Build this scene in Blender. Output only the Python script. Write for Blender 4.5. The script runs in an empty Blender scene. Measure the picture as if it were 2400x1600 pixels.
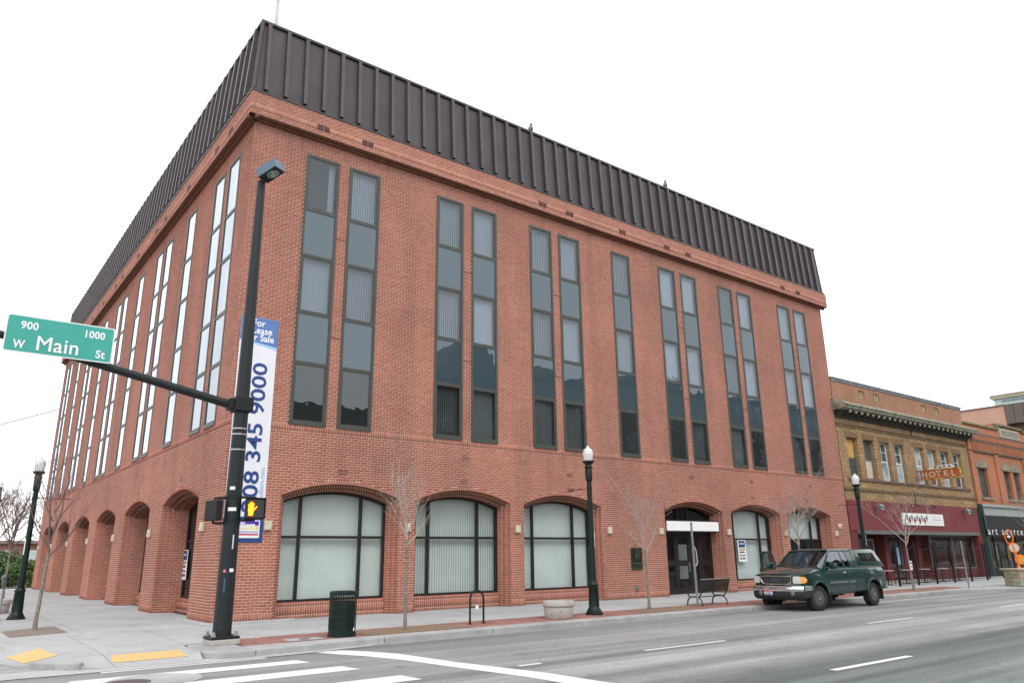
import bpy, bmesh, math, random
import numpy as np
from math import radians, sin, cos, pi, sqrt
from mathutils import Vector, Matrix
from mathutils.geometry import delaunay_2d_cdt

scene = bpy.context.scene
COL = scene.collection

# ------------------------------------------------------------------ camera
cam_d = bpy.data.cameras.new('camera')
cam_d.sensor_width = 36.0
cam_d.lens = 36.0 * 1755.0 / 2400.0
cam_d.clip_start = 0.1
cam_d.clip_end = 3000
cam = bpy.data.objects.new('camera', cam_d)
COL.objects.link(cam)
_y, _p, _r = radians(37.7947), radians(15.9830), radians(-0.7364)
_F = Vector((sin(_y) * cos(_p), cos(_y) * cos(_p), sin(_p)))
_r0 = Vector((cos(_y), -sin(_y), 0))
_u0 = _r0.cross(_F)
_R = cos(_r) * _r0 + sin(_r) * _u0
_U = -sin(_r) * _r0 + cos(_r) * _u0
cam.matrix_world = Matrix(((_R.x, _U.x, -_F.x, -6.618), (_R.y, _U.y, -_F.y, -21.958), (_R.z, _U.z, -_F.z, 1.680), (0, 0, 0, 1)))
scene.camera = cam

# ------------------------------------------------------------------ sky, overcast
SUN_EL, SUN_AZ = 48, 205
world = bpy.data.worlds.new('World')
scene.world = world
world.use_nodes = True
nt = world.node_tree
for n in list(nt.nodes):
    nt.nodes.remove(n)
wo = nt.nodes.new('ShaderNodeOutputWorld')
bg = nt.nodes.new('ShaderNodeBackground')
sky = nt.nodes.new('ShaderNodeTexSky')
sky.sky_type = 'NISHITA'
sky.sun_disc = False
sky.sun_elevation = radians(SUN_EL)
sky.sun_rotation = radians(SUN_AZ)
hs = nt.nodes.new('ShaderNodeHueSaturation')
hs.inputs['Saturation'].default_value = 0.25
mx = nt.nodes.new('ShaderNodeMix')
mx.data_type = 'RGBA'
mx.inputs['Factor'].default_value = 0.85
# a closed cloud deck hides most of the clear sky; soft, very low contrast
tc = nt.nodes.new('ShaderNodeTexCoord')
nz = nt.nodes.new('ShaderNodeTexNoise')
nz.inputs['Scale'].default_value = 2.2
nz.inputs['Detail'].default_value = 4
cr = nt.nodes.new('ShaderNodeValToRGB')
cr.color_ramp.elements[0].position = 0.3
cr.color_ramp.elements[0].color = (11.6, 11.75, 12.1, 1)
cr.color_ramp.elements[1].position = 0.7
cr.color_ramp.elements[1].color = (13.4, 13.4, 13.5, 1)
nt.links.new(tc.outputs['Generated'], nz.inputs['Vector'])
nt.links.new(nz.outputs['Fac'], cr.inputs['Fac'])
nt.links.new(sky.outputs['Color'], hs.inputs['Color'])
nt.links.new(hs.outputs['Color'], mx.inputs['A'])
nt.links.new(cr.outputs['Color'], mx.inputs['B'])
nt.links.new(mx.outputs['Result'], bg.inputs['Color'])
bg.inputs['Strength'].default_value = 0.12
nt.links.new(bg.outputs['Background'], wo.inputs['Surface'])

sun_d = bpy.data.lights.new('sun', 'SUN')
sun_d.energy = 0.9
sun_d.angle = radians(25)
sun_d.color = (1.0, 0.97, 0.93)
sun = bpy.data.objects.new('sun', sun_d)
COL.objects.link(sun)
_az = radians(SUN_AZ)
_dir = Vector((sin(_az) * cos(radians(SUN_EL)), cos(_az) * cos(radians(SUN_EL)), sin(radians(SUN_EL))))
sun.rotation_euler = (-_dir).to_track_quat('-Z', 'Y').to_euler()

vs = scene.view_settings
vs.view_transform = 'Standard'
vs.look = 'None'
vs.gamma = 1
vs.exposure = 0.38
vs.use_curve_mapping = False
scene.cycles.max_bounces = 8
scene.cycles.use_denoising = True
scene.cycles.sample_clamp_indirect = 6
scene.cycles.glossy_bounces = 4
scene.cycles.transparent_max_bounces = 12

# ------------------------------------------------------------------ helpers
def tag(o, label=None, cat=None, group=None, kind=None):
    if label: o['label'] = label
    if cat: o['category'] = cat
    if group: o['group'] = group
    if kind: o['kind'] = kind
    return o

def empty(name, loc=(0, 0, 0), rz=0, parent=None):
    o = bpy.data.objects.new(name, None)
    COL.objects.link(o)
    o.location = loc
    o.rotation_euler = (0, 0, rz)
    o.empty_display_size = 0.2
    if parent: o.parent = parent
    return o

def copy_tree(o, parent=None):
    c = o.copy()
    COL.objects.link(c)
    c.parent = parent
    for ch in list(o.children):
        copy_tree(ch, c)
    return c

def link(name, me, parent=None, loc=None):
    o = bpy.data.objects.new(name, me)
    COL.objects.link(o)
    if parent: o.parent = parent
    if loc: o.location = loc
    return o

class MB:
    def __init__(s):
        s.v = []; s.f = []; s.mi = []; s.mats = []; s.cur = 0
    def mat(s, m):
        if m not in s.mats: s.mats.append(m)
        s.cur = s.mats.index(m)
        return s
    def face(s, idx):
        s.f.append(tuple(idx)); s.mi.append(s.cur)
    def poly(s, pts):
        b = len(s.v)
        s.v += [tuple(p) for p in pts]
        s.face(range(b, b + len(pts)))
    def box(s, x0, x1, y0, y1, z0, z1):
        b = len(s.v)
        s.v += [(x0, y0, z0), (x1, y0, z0), (x1, y1, z0), (x0, y1, z0), (x0, y0, z1), (x1, y0, z1), (x1, y1, z1), (x0, y1, z1)]
        for q in ((0, 3, 2, 1), (4, 5, 6, 7), (0, 1, 5, 4), (1, 2, 6, 5), (2, 3, 7, 6), (3, 0, 4, 7)):
            s.face([b + i for i in q])
        return s
    def obox(s, c, ax, ay, az):
        # centre and three half-axis vectors
        c = Vector(c); ax = Vector(ax); ay = Vector(ay); az = Vector(az)
        b = len(s.v)
        for sz in (-1, 1):
            for sx, sy in ((-1, -1), (1, -1), (1, 1), (-1, 1)):
                s.v.append(tuple(c + sx * ax + sy * ay + sz * az))
        for q in ((0, 3, 2, 1), (4, 5, 6, 7), (0, 1, 5, 4), (1, 2, 6, 5), (2, 3, 7, 6), (3, 0, 4, 7)):
            s.face([b + i for i in q])
        return s
    def bar(s, p, q, w, h=None, up=(0, 0, 1)):
        p = Vector(p); q = Vector(q); d = (q - p)
        L = d.length
        d = d / L
        u = Vector(up)
        if abs(u.dot(d)) > 0.95: u = Vector((1, 0, 0))
        sx = d.cross(u).normalized(); sz = sx.cross(d).normalized()
        return s.obox((p + q) / 2, sx * (w / 2), d * (L / 2), sz * ((h or w) / 2))
    def tube(s, pts, rad, n=8, caps=True):
        pts = [Vector(p) for p in pts]
        if not hasattr(rad, '__len__'): rad = [rad] * len(pts)
        b = len(s.v)
        ref = None
        for i, p in enumerate(pts):
            if i == 0: d = pts[1] - pts[0]
            elif i == len(pts) - 1: d = pts[-1] - pts[-2]
            else: d = (pts[i + 1] - pts[i]).normalized() + (pts[i] - pts[i - 1]).normalized()
            d = d.normalized() if d.length > 1e-9 else Vector((0, 0, 1))
            if ref is None:
                ref = Vector((1, 0, 0)) if abs(d.x) < 0.8 else Vector((0, 1, 0))
            a = (ref - d * ref.dot(d)).normalized(); c = d.cross(a)
            ref = a
            for k in range(n):
                t = 2 * pi * k / n
                s.v.append(tuple(p + rad[i] * (cos(t) * a + sin(t) * c)))
        for i in range(len(pts) - 1):
            for k in range(n):
                k2 = (k + 1) % n
                s.face((b + i * n + k, b + i * n + k2, b + (i + 1) * n + k2, b + (i + 1) * n + k))
        if caps:
            s.face([b + k for k in range(n)][::-1])
            s.face([b + (len(pts) - 1) * n + k for k in range(n)])
        return s
    def lathe(s, prof, n=20, c=(0, 0, 0), ax='z', rot=0, caps=True):
        # prof: list of (radius, height)
        b = len(s.v)
        for r, h in prof:
            for k in range(n):
                t = 2 * pi * k / n + rot
                if ax == 'z': p = (c[0] + r * cos(t), c[1] + r * sin(t), c[2] + h)
                elif ax == 'y': p = (c[0] + r * cos(t), c[1] + h, c[2] - r * sin(t))
                else: p = (c[0] + h, c[1] + r * cos(t), c[2] + r * sin(t))
                s.v.append(p)
        for i in range(len(prof) - 1):
            for k in range(n):
                k2 = (k + 1) % n
                s.face((b + i * n + k, b + i * n + k2, b + (i + 1) * n + k2, b + (i + 1) * n + k))
        if not caps: return s
        s.face([b + k for k in range(n)][::-1])
        s.face([b + (len(prof) - 1) * n + k for k in range(n)])
        return s
    def prism(s, pts, off):
        # closed flat outline extruded by vector off
        b = len(s.v); n = len(pts); off = Vector(off)
        s.v += [tuple(p) for p in pts] + [tuple(Vector(p) + off) for p in pts]
        s.face(range(b, b + n)); s.face([b + n + i for i in range(n)][::-1])
        for i in range(n):
            j = (i + 1) % n
            s.face((b + j, b + i, b + n + i, b + n + j))
        return s
    def build(s, name, mat=None, parent=None, smooth=None, loc=None, bevel=0, fix=True):
        me = bpy.data.meshes.new(name)
        me.from_pydata(s.v, [], s.f)
        if mat is not None: me.materials.append(mat)
        else:
            for m in s.mats: me.materials.append(m)
            me.polygons.foreach_set('material_index', s.mi)
        if fix or bevel:
            bm = bmesh.new(); bm.from_mesh(me)
            if fix: bmesh.ops.recalc_face_normals(bm, faces=bm.faces)
            if bevel:
                es = [e for e in bm.edges if len(e.link_faces) == 2 and e.calc_face_angle(0) > 0.5]
                bmesh.ops.bevel(bm, geom=es, offset=bevel, segments=1 if bevel < 0.012 else 2, affect='EDGES', profile=0.6, clamp_overlap=True)
            bm.to_mesh(me); bm.free()
        if smooth:
            me.shade_smooth()
            me.set_sharp_from_angle(angle=radians(smooth))
        return link(name, me, parent, loc)

# ------------------------------------------------------------------ materials
def new_mat(name):
    m = bpy.data.materials.new(name)
    m.use_nodes = True
    t = m.node_tree
    b = t.nodes['Principled BSDF']
    return m, t, b

def noise(t, scale, detail=4, vec=None, rough=0.6):
    n = t.nodes.new('ShaderNodeTexNoise')
    n.inputs['Scale'].default_value = scale
    n.inputs['Detail'].default_value = detail
    n.inputs['Roughness'].default_value = rough
    if vec is not None: t.links.new(vec, n.inputs['Vector'])
    return n.outputs['Fac']

def ramp(t, fac, stops):
    r = t.nodes.new('ShaderNodeValToRGB')
    e = r.color_ramp.elements
    while len(e) < len(stops): e.new(0.5)
    for i, (p, c) in enumerate(stops):
        e[i].position = p
        e[i].color = tuple(c) + (1,) if len(c) == 3 else c
    t.links.new(fac, r.inputs['Fac'])
    return r.outputs['Color']

def mixc(t, fac, a, b, mode='MIX'):
    n = t.nodes.new('ShaderNodeMix')
    n.data_type = 'RGBA'; n.blend_type = mode
    for sock, val in ((n.inputs['Factor'], fac), (n.inputs['A'], a), (n.inputs['B'], b)):
        if hasattr(val, 'links'): t.links.new(val, sock)
        elif isinstance(val, (int, float)): sock.default_value = val
        else: sock.default_value = tuple(val) + (1,)
    return n.outputs['Result']

def geo_pos(t):
    return t.nodes.new('ShaderNodeNewGeometry').outputs['Position']

def mapping(t, vec, scale=(1, 1, 1), rot=(0, 0, 0), loc=(0, 0, 0)):
    m = t.nodes.new('ShaderNodeMapping')
    m.inputs['Scale'].default_value = scale
    m.inputs['Rotation'].default_value = rot
    m.inputs['Location'].default_value = loc
    t.links.new(vec, m.inputs['Vector'])
    return m.outputs['Vector']

def bump(t, b, h, strength=0.3, dist=0.01):
    n = t.nodes.new('ShaderNodeBump')
    n.inputs['Strength'].default_value = strength
    n.inputs['Distance'].default_value = dist
    t.links.new(h, n.inputs['Height'])
    t.links.new(n.outputs['Normal'], b.inputs['Normal'])

def simple(name, col, rough=0.6, metal=0.0, var=0.12, scale=3.0, spec=None, coat=0, bmp=0):
    m, t, b = new_mat(name)
    tcn = t.nodes.new('ShaderNodeTexCoord').outputs['Object']
    f = noise(t, scale, 6, tcn)
    lo = [c * (1 - var) for c in col]; hi = [min(1, c * (1 + var)) for c in col]
    t.links.new(ramp(t, f, [(0.3, lo), (0.7, hi)]), b.inputs['Base Color'])
    b.inputs['Roughness'].default_value = rough
    b.inputs['Metallic'].default_value = metal
    if spec is not None: b.inputs['Specular IOR Level'].default_value = spec
    if coat:
        b.inputs['Coat Weight'].default_value = coat
        b.inputs['Coat Roughness'].default_value = 0.04
    if bmp: bump(t, b, noise(t, scale * 12, 4, tcn), bmp, 0.004)
    return m

def brick_mat(name, cols, stain=0.25):
    m, t, b = new_mat(name)
    g = t.nodes.new('ShaderNodeNewGeometry')
    oi = t.nodes.new('ShaderNodeObjectInfo')
    ad = t.nodes.new('ShaderNodeMath'); ad.operation = 'ADD'
    t.links.new(g.outputs['Random Per Island'], ad.inputs[0]); t.links.new(oi.outputs['Random'], ad.inputs[1])
    fr = t.nodes.new('ShaderNodeMath'); fr.operation = 'FRACT'
    t.links.new(ad.outputs[0], fr.inputs[0])
    n = len(cols)
    c = ramp(t, fr.outputs[0], [(i / max(1, n - 1), cols[i]) for i in range(n)])
    big = noise(t, 0.33, 5, g.outputs['Position'])
    c2 = mixc(t, 1.0, c, ramp(t, big, [(0.3, (1 - stain * .55,) * 3), (0.7, (1 + stain * .25, 1 + stain * .2, 1 + stain * .16))]), 'MULTIPLY')
    st = noise(t, 1.0, 6, mapping(t, g.outputs['Position'], (1.3, 1.3, .10)), .6)
    c2 = mixc(t, 1.0, c2, ramp(t, st, [(0.30, (1 - stain * .55,) * 3), (0.5, (1, 1, 1)), (0.75, (1 + stain * .35, 1 + stain * .38, 1 + stain * .42))]), 'MULTIPLY')
    fine = noise(t, 60, 4, g.outputs['Position'])
    c3 = mixc(t, 1.0, c2, ramp(t, fine, [(0.25, (0.86,) * 3), (0.75, (1.1,) * 3)]), 'MULTIPLY')
    t.links.new(c3, b.inputs['Base Color'])
    b.inputs['Roughness'].default_value = 0.88
    bump(t, b, fine, 0.35, 0.003)
    return m

BR = brick_mat('red_brick', [(.325, .114, .081), (.365, .130, .093), (.385, .145, .105), (.34, .120, .085), (.41, .158, .114), (.37, .134, .096)], .42)
BRO = brick_mat('orange_stained_brick', [(.37, .15, .108), (.44, .19, .14), (.41, .17, .12), (.45, .21, .155)])
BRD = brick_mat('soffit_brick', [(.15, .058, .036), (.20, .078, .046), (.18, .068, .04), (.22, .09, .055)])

def mortar_mat(name, col):
    m, t, b = new_mat(name)
    p = geo_pos(t)
    f = noise(t, 0.5, 5, p)
    c = ramp(t, f, [(0.3, [x * .85 for x in col]), (0.7, [min(1, x * 1.1) for x in col])])
    t.links.new(c, b.inputs['Base Color'])
    b.inputs['Roughness'].default_value = 0.95
    return m
MO = mortar_mat('mortar', (.66, .475, .365))
MOB = mortar_mat('stained_mortar', (.52, .32, .25))

def per_object(m, lo, hi):
    t = m.node_tree; b = t.nodes['Principled BSDF']
    l = b.inputs['Base Color'].links[0]; src = l.from_socket
    oi = t.nodes.new('ShaderNodeObjectInfo').outputs['Random']
    t.links.new(mixc(t, 1.0, src, ramp(t, oi, [(0, (lo,) * 3), (1, (hi,) * 3)]), 'MULTIPLY'), b.inputs['Base Color'])
# brick texture for surfaces whose bricks are too small to pick apart
def brick_tex(name, c1, c2, mo, L, H, axis='xz', speck=None, msize=0.010, stain=0.35):
    m, t, b = new_mat(name)
    p = geo_pos(t)
    sp = t.nodes.new('ShaderNodeSeparateXYZ'); t.links.new(p, sp.inputs[0])
    cb = t.nodes.new('ShaderNodeCombineXYZ')
    s0 = t.nodes.new('ShaderNodeMath'); s0.operation = 'ADD'
    t.links.new(sp.outputs[0], s0.inputs[0]); t.links.new(sp.outputs[1], s0.inputs[1])
    t.links.new(s0.outputs[0], cb.inputs[0]); t.links.new(sp.outputs[2], cb.inputs[1])
    bt = t.nodes.new('ShaderNodeTexBrick')
    t.links.new(cb.outputs[0], bt.inputs['Vector'])
    bt.inputs['Scale'].default_value = 1
    bt.inputs['Brick Width'].default_value = L
    bt.inputs['Row Height'].default_value = H
    bt.inputs['Mortar Size'].default_value = msize
    bt.inputs['Mortar Smooth'].default_value = 0.1
    bt.inputs['Bias'].default_value = -0.1
    bt.inputs['Color1'].default_value = tuple(c1) + (1,)
    bt.inputs['Color2'].default_value = tuple(c2) + (1,)
    bt.inputs['Mortar'].default_value = tuple(mo) + (1,)
    col = bt.outputs['Color']
    if speck:
        # scattered bright bricks, one value per brick
        def fl(sock, k, off=0.0):
            a = t.nodes.new('ShaderNodeMath'); a.operation = 'DIVIDE'; t.links.new(sock, a.inputs[0]); a.inputs[1].default_value = k
            c = t.nodes.new('ShaderNodeMath'); c.operation = 'FLOOR'; t.links.new(a.outputs[0], c.inputs[0]); return c.outputs[0]
        cc = t.nodes.new('ShaderNodeCombineXYZ')
        t.links.new(fl(s0.outputs[0], L), cc.inputs[0]); t.links.new(fl(sp.outputs[2], H), cc.inputs[1])
        wn = t.nodes.new('ShaderNodeTexWhiteNoise'); wn.noise_dimensions = '3D'
        t.links.new(cc.outputs[0], wn.inputs['Vector'])
        gt = t.nodes.new('ShaderNodeMath'); gt.operation = 'GREATER_THAN'; gt.inputs[1].default_value = 0.90
        t.links.new(wn.outputs['Value'], gt.inputs[0])
        col = mixc(t, gt.outputs[0], col, speck)
        col = mixc(t, bt.outputs['Fac'], col, mo)
    big = noise(t, 0.45, 5, p)
    col = mixc(t, 1.0, col, ramp(t, big, [(0.3, (1 - stain * .7,) * 3), (0.7, (1 + stain * .3,) * 3)]), 'MULTIPLY')
    t.links.new(col, b.inputs['Base Color'])
    b.inputs['Roughness'].default_value = 0.9
    inv = t.nodes.new('ShaderNodeMath'); inv.operation = 'SUBTRACT'; inv.inputs[0].default_value = 1
    t.links.new(bt.outputs['Fac'], inv.inputs[1])
    bump(t, b, inv.outputs[0], 0.4, 0.006)
    return m

BUFF = brick_tex('buff_brick', (.33, .205, .095), (.22, .13, .062), (.28, .20, .12), .24, .085, speck=(.46, .31, .12))
HRED = brick_tex('parapet_red_brick', (.36, .17, .095), (.28, .125, .07), (.36, .22, .16), .23, .08)
ORNG = brick_tex('orange_brick', (.46, .165, .075), (.36, .13, .07), (.42, .22, .14), .22, .075, msize=.006)
PEACH = brick_tex('peach_brick', (.50, .32, .24), (.47, .29, .22), (.54, .38, .30), .4, .2, msize=.01, stain=.15)
DRED = brick_tex('dark_red_wall', (.16, .03, .03), (.12, .02, .022), (.08, .02, .02), .22, .075, msize=.006)
OPPB = brick_tex('far_brick', (.10, .06, .045), (.08, .05, .04), (.14, .11, .09), .22, .075)
SALB = brick_tex('brick_return', (.33, .118, .085), (.28, .10, .072), (.56, .40, .31), .2355, .0785, msize=.011)

def concrete(name, col, var=0.14, sc=0.8, bmp=0.2, cracks=False):
    m, t, b = new_mat(name)
    p = geo_pos(t)
    oi = t.nodes.new('ShaderNodeObjectInfo').outputs['Random']
    f = noise(t, sc, 7, p, 0.65)
    c = ramp(t, f, [(0.28, [x * (1 - var) for x in col]), (0.72, [min(1, x * (1 + var * .7)) for x in col])])
    c = mixc(t, 1.0, c, ramp(t, oi, [(0, (0.93, .93, .935)), (1, (1.05, 1.05, 1.04))]), 'MULTIPLY')
    fine = noise(t, 70, 4, p)
    c = mixc(t, 1.0, c, ramp(t, fine, [(0.3, (0.9,) * 3), (0.7, (1.07,) * 3)]), 'MULTIPLY')
    sp = noise(t, 5.5, 3, p, .4)
    c = mixc(t, 1.0, c, ramp(t, sp, [(0.60, (1, 1, 1)), (0.74, (0.78, .77, .76))]), 'MULTIPLY')
    gum = t.nodes.new('ShaderNodeTexVoronoi'); gum.inputs['Scale'].default_value = 2.1
    t.links.new(p, gum.inputs['Vector'])
    c = mixc(t, 1.0, c, ramp(t, gum.outputs['Distance'], [(0.0, (.6, .6, .6)), (0.05, (.62, .62, .62)), (0.07, (1, 1, 1))]), 'MULTIPLY')
    wet = noise(t, .35, 6, mapping(t, p, (1, 1, 1), loc=(4, 9, 0)), .7)
    c = mixc(t, 1.0, c, ramp(t, wet, [(0.34, (.84, .84, .85)), (0.5, (1, 1, 1))]), 'MULTIPLY')
    t.links.new(c, b.inputs['Base Color'])
    b.inputs['Roughness'].default_value = 0.9
    bump(t, b, fine, bmp, 0.003)
    return m
CONC = concrete('sidewalk_concrete', (.375, .38, .385))
KERB = concrete('kerb_concrete', (.35, .352, .352), .26, 1.6)
CPOT = concrete('cast_concrete', (.42, .40, .37), .12, 3)
JOINT = simple('joint_dirt', (.17, .16, .15), .95)
PAVE = brick_mat('paving_brick', [(.25, .115, .095), (.30, .14, .115), (.34, .165, .14), (.27, .12, .10)], .35)
DIRT = simple('tree_pit_soil', (.20, .135, .085), 1, var=.35, scale=14, bmp=.8)
PITL = simple('left_pit_grit', (.20, .155, .135), 1, var=.2, scale=20, bmp=.5)

def asphalt():
    m, t, b = new_mat('asphalt')
    p = geo_pos(t)
    st = noise(t, 1.0, 5, mapping(t, p, (0.035, 1.15, 1)), .55)
    c = ramp(t, st, [(0.30, (.115, .118, .118)), (0.46, (.20, .20, .196)), (0.62, (.295, .292, .282))])
    st2 = noise(t, 1.0, 6, mapping(t, p, (0.12, 3.4, 1), loc=(3, 7, 0)), .6)
    c = mixc(t, 1.0, c, ramp(t, st2, [(0.3, (.84,) * 3), (0.7, (1.12,) * 3)]), 'MULTIPLY')
    pa = noise(t, 0.22, 5, p)
    c = mixc(t, 1.0, c, ramp(t, pa, [(0.35, (.86,) * 3), (0.65, (1.1,) * 3)]), 'MULTIPLY')
    gr = noise(t, 22, 7, p, .85)
    c = mixc(t, 1.0, c, ramp(t, gr, [(0.28, (.60,) * 3), (0.72, (1.40,) * 3)]), 'MULTIPLY')
    vo = t.nodes.new('ShaderNodeTexVoronoi'); vo.feature = 'DISTANCE_TO_EDGE'; vo.inputs['Scale'].default_value = .28
    wp = t.nodes.new('ShaderNodeVectorMath'); wp.operation = 'ADD'
    nn = t.nodes.new('ShaderNodeTexNoise'); nn.inputs['Scale'].default_value = 1.3; nn.inputs['Detail'].default_value = 6
    t.links.new(p, nn.inputs['Vector']); t.links.new(p, wp.inputs[0]); t.links.new(nn.outputs['Color'], wp.inputs[1]); t.links.new(wp.outputs[0], vo.inputs['Vector'])
    c = mixc(t, 1.0, c, ramp(t, vo.outputs['Distance'], [(0.0, (.80,) * 3), (0.004, (.85,) * 3), (0.008, (1, 1, 1))]), 'MULTIPLY')
    sp1 = noise(t, 1.7, 3, mapping(t, p, (1, 1, 1), loc=(11, 5, 0)), .5)
    c = mixc(t, 1.0, c, ramp(t, sp1, [(0.66, (1, 1, 1)), (0.74, (.72, .72, .72))]), 'MULTIPLY')
    # newer, darker overlay on the far lane (the near corner of the picture)
    sp = t.nodes.new('ShaderNodeSeparateXYZ'); t.links.new(p, sp.inputs[0])
    w = noise(t, .5, 4, p)
    wm = t.nodes.new('ShaderNodeMath'); wm.operation = 'MULTIPLY_ADD'; wm.inputs[1].default_value = 1.6
    t.links.new(w, wm.inputs[0]); t.links.new(sp.outputs[1], wm.inputs[2])
    dm = ramp(t, wm.outputs[0], [(0, (0, 0, 0)), (1, (1, 1, 1))])
    mr = t.nodes.new('ShaderNodeMapRange'); mr.inputs['From Min'].default_value = -13.4; mr.inputs['From Max'].default_value = -12.6
    t.links.new(wm.outputs[0], mr.inputs['Value'])
    c = mixc(t, mr.outputs['Result'], mixc(t, 1.0, c, (.60, .66, .67), 'MULTIPLY'), c)
    t.links.new(c, b.inputs['Base Color'])
    b.inputs['Roughness'].default_value = 0.85
    bump(t, b, gr, .5, .006)
    return m
ASPH = asphalt()

def paint(name, col, wear=.5):
    m, t, b = new_mat(name)
    p = geo_pos(t)
    f = noise(t, 9, 7, p, .7)
    c = ramp(t, f, [(0.27, (.24, .24, .23)), (0.27 + .12 * wear, col), (1, col)])
    f2 = noise(t, 45, 4, p)
    c = mixc(t, 1.0, c, ramp(t, f2, [(0.3, (.88,) * 3), (0.7, (1.03,) * 3)]), 'MULTIPLY')
    t.links.new(c, b.inputs['Base Color'])
    b.inputs['Roughness'].default_value = .7
    return m
WPAINT = paint('road_paint_white', (.66, .66, .65))
YPAINT = paint('tactile_yellow', (.64, .42, .17), .3)

def glass(name, tint, ior=1.9, rough=0.0, remap=None, base=None):
    m = bpy.data.materials.new(name); m.use_nodes = True
    t = m.node_tree
    t.nodes.remove(t.nodes['Principled BSDF'])
    o = t.nodes['Material Output']
    fr = t.nodes.new('ShaderNodeFresnel'); fr.inputs['IOR'].default_value = ior
    frs = fr.outputs[0]
    if remap:
        mr = t.nodes.new('ShaderNodeMapRange'); mr.interpolation_type = 'SMOOTHSTEP'
        for k_, v_ in zip(('From Min', 'From Max', 'To Min', 'To Max'), remap): mr.inputs[k_].default_value = v_
        t.links.new(frs, mr.inputs['Value']); frs = mr.outputs['Result']
    tr = t.nodes.new('ShaderNodeBsdfTransparent' if base is None else 'ShaderNodeBsdfDiffuse'); tr.inputs['Color'].default_value = tuple(tint if base is None else base) + (1,)
    gl = t.nodes.new('ShaderNodeBsdfGlossy'); gl.inputs['Roughness'].default_value = rough
    gl.inputs['Color'].default_value = (.86, .93, 1, 1)
    mxs = t.nodes.new('ShaderNodeMixShader')
    # gentle waviness of old panes
    p = geo_pos(t)
    bn = t.nodes.new('ShaderNodeBump'); bn.inputs['Strength'].default_value = .15; bn.inputs['Distance'].default_value = .02
    t.links.new(noise(t, 1.3, 2, p), bn.inputs['Height'])
    t.links.new(bn.outputs[0], gl.inputs['Normal'])
    gb = t.nodes.new('ShaderNodeNewGeometry')
    sb = t.nodes.new('ShaderNodeMath'); sb.operation = 'SUBTRACT'; sb.inputs[0].default_value = 1; t.links.new(gb.outputs['Backfacing'], sb.inputs[1])
    ml = t.nodes.new('ShaderNodeMath'); ml.operation = 'MULTIPLY'; t.links.new(sb.outputs[0], ml.inputs[0]); t.links.new(frs, ml.inputs[1])
    t.links.new(ml.outputs[0], mxs.inputs[0]); t.links.new(tr.outputs[0], mxs.inputs[1]); t.links.new(gl.outputs[0], mxs.inputs[2])
    t.links.new(mxs.outputs[0], o.inputs['Surface'])
    return m
GLASS = glass('clear_glass', (.90, .92, .92), 1.55)
GLASSU = glass('upper_tinted_glass', (.70, .74, .77), 2.3, remap=(.15, .50, .085, .80))
GLASSC = glass('car_glass', (.45, .52, .50), 2.3)

def spandrel():
    m, t, b = new_mat('spandrel_glass')
    b.inputs['Base Color'].default_value = (.028, .045, .056, 1)
    b.inputs['Roughness'].default_value = .03
    b.inputs['IOR'].default_value = 2.3
    b.inputs['Specular Tint'].default_value = (.36, .44, .50, 1)
    bump(t, b, noise(t, .9, 2, geo_pos(t)), .10, .02)
    return m
SPAN = glass('spandrel_glass', (0, 0, 0), 2.3, remap=(.15, .50, .085, .80), base=(.045, .07, .085))
SPAND = glass('dark_office_glass', (0, 0, 0), 2.3, remap=(.15, .50, .085, .80), base=(.018, .022, .022))
FRAME = simple('bronze_window_frame', (.052, .056, .047), .5, .1, .15)
DFRAME = simple('dark_brown_frame', (.022, .018, .016), .4, .3, .2)
BLIND = simple('vertical_blind', (.72, .73, .76), .8, var=.05)
PAPER = simple('window_covering', (.72, .77, .735), .9, var=.06, scale=1.2)
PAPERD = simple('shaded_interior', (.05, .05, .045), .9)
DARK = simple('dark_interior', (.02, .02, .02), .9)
ROOFM = simple('brown_roof_metal', (.044, .033, .036), .48, .0, .28, .9)
ROOFS = simple('lit_roof_seam', (.060, .047, .051), .45, .0, .2, 2)  # same roof paint, colour lightened for the light the raised seams catch
ROOFE = simple('roof_flashing', (.045, .05, .052), .4, .4, .12)
VENT = simple('red_vent', (.105, .024, .022), .6)
VENTD = simple('small_vent', (.20, .10, .08), .6)
CREAM = simple('cream_plastic', (.54, .49, .35), .5, var=.08, scale=6)
WHITE = simple('white_sheet', (.80, .80, .78), .5, var=.03)
BLACKP = simple('black_pole_paint', (.010, .013, .015), .5, .0, .3, 5, spec=.3)
DKGRN = simple('dark_green_paint', (.0025, .013, .010), .48, 0, .25, 6, spec=.3)
BLKMET = simple('black_metal', (.009, .010, .011), .55, 0, .3, spec=.3)
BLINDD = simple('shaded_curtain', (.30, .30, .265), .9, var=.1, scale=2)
GALV = simple('galvanised_steel', (.30, .32, .33), .5, .5, .25, 12)
STEEL = simple('steel_band', (.5, .5, .5), .35, .8)
RUBBER = simple('tyre_rubber', (.018, .018, .018), .85, var=.3, scale=20)
CHROME = simple('chrome', (.75, .75, .77), .12, 1.0, .04)
BARK = simple('grey_bark', (.20, .175, .15), .95, 0, .45, 18, bmp=.8)
TWIG = simple('pale_twigs', (.33, .285, .25), .9, 0, .25, 6)
TWIGD = simple('dark_twigs', (.13, .095, .08), .9, 0, .3, 6)
BANW = simple('banner_vinyl_white', (.70, .71, .76), .55, var=.03, scale=1.5)
NAVY = simple('navy_print', (.010, .045, .20), .5, var=.05)
BLUEP = simple('banner_blue', (.085, .17, .42), .5, var=.08)
LBLUE = simple('light_blue_print', (.28, .40, .60), .5, var=.03)
CBLUE = simple('pale_cyan_print', (.30, .55, .80), .5, var=.03)
INK = simple('dark_ink', (.03, .02, .09), .5)
YEL = simple('yellow_print', (.72, .60, .22), .5)
REDP = simple('red_print', (.55, .05, .09), .5)
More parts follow.
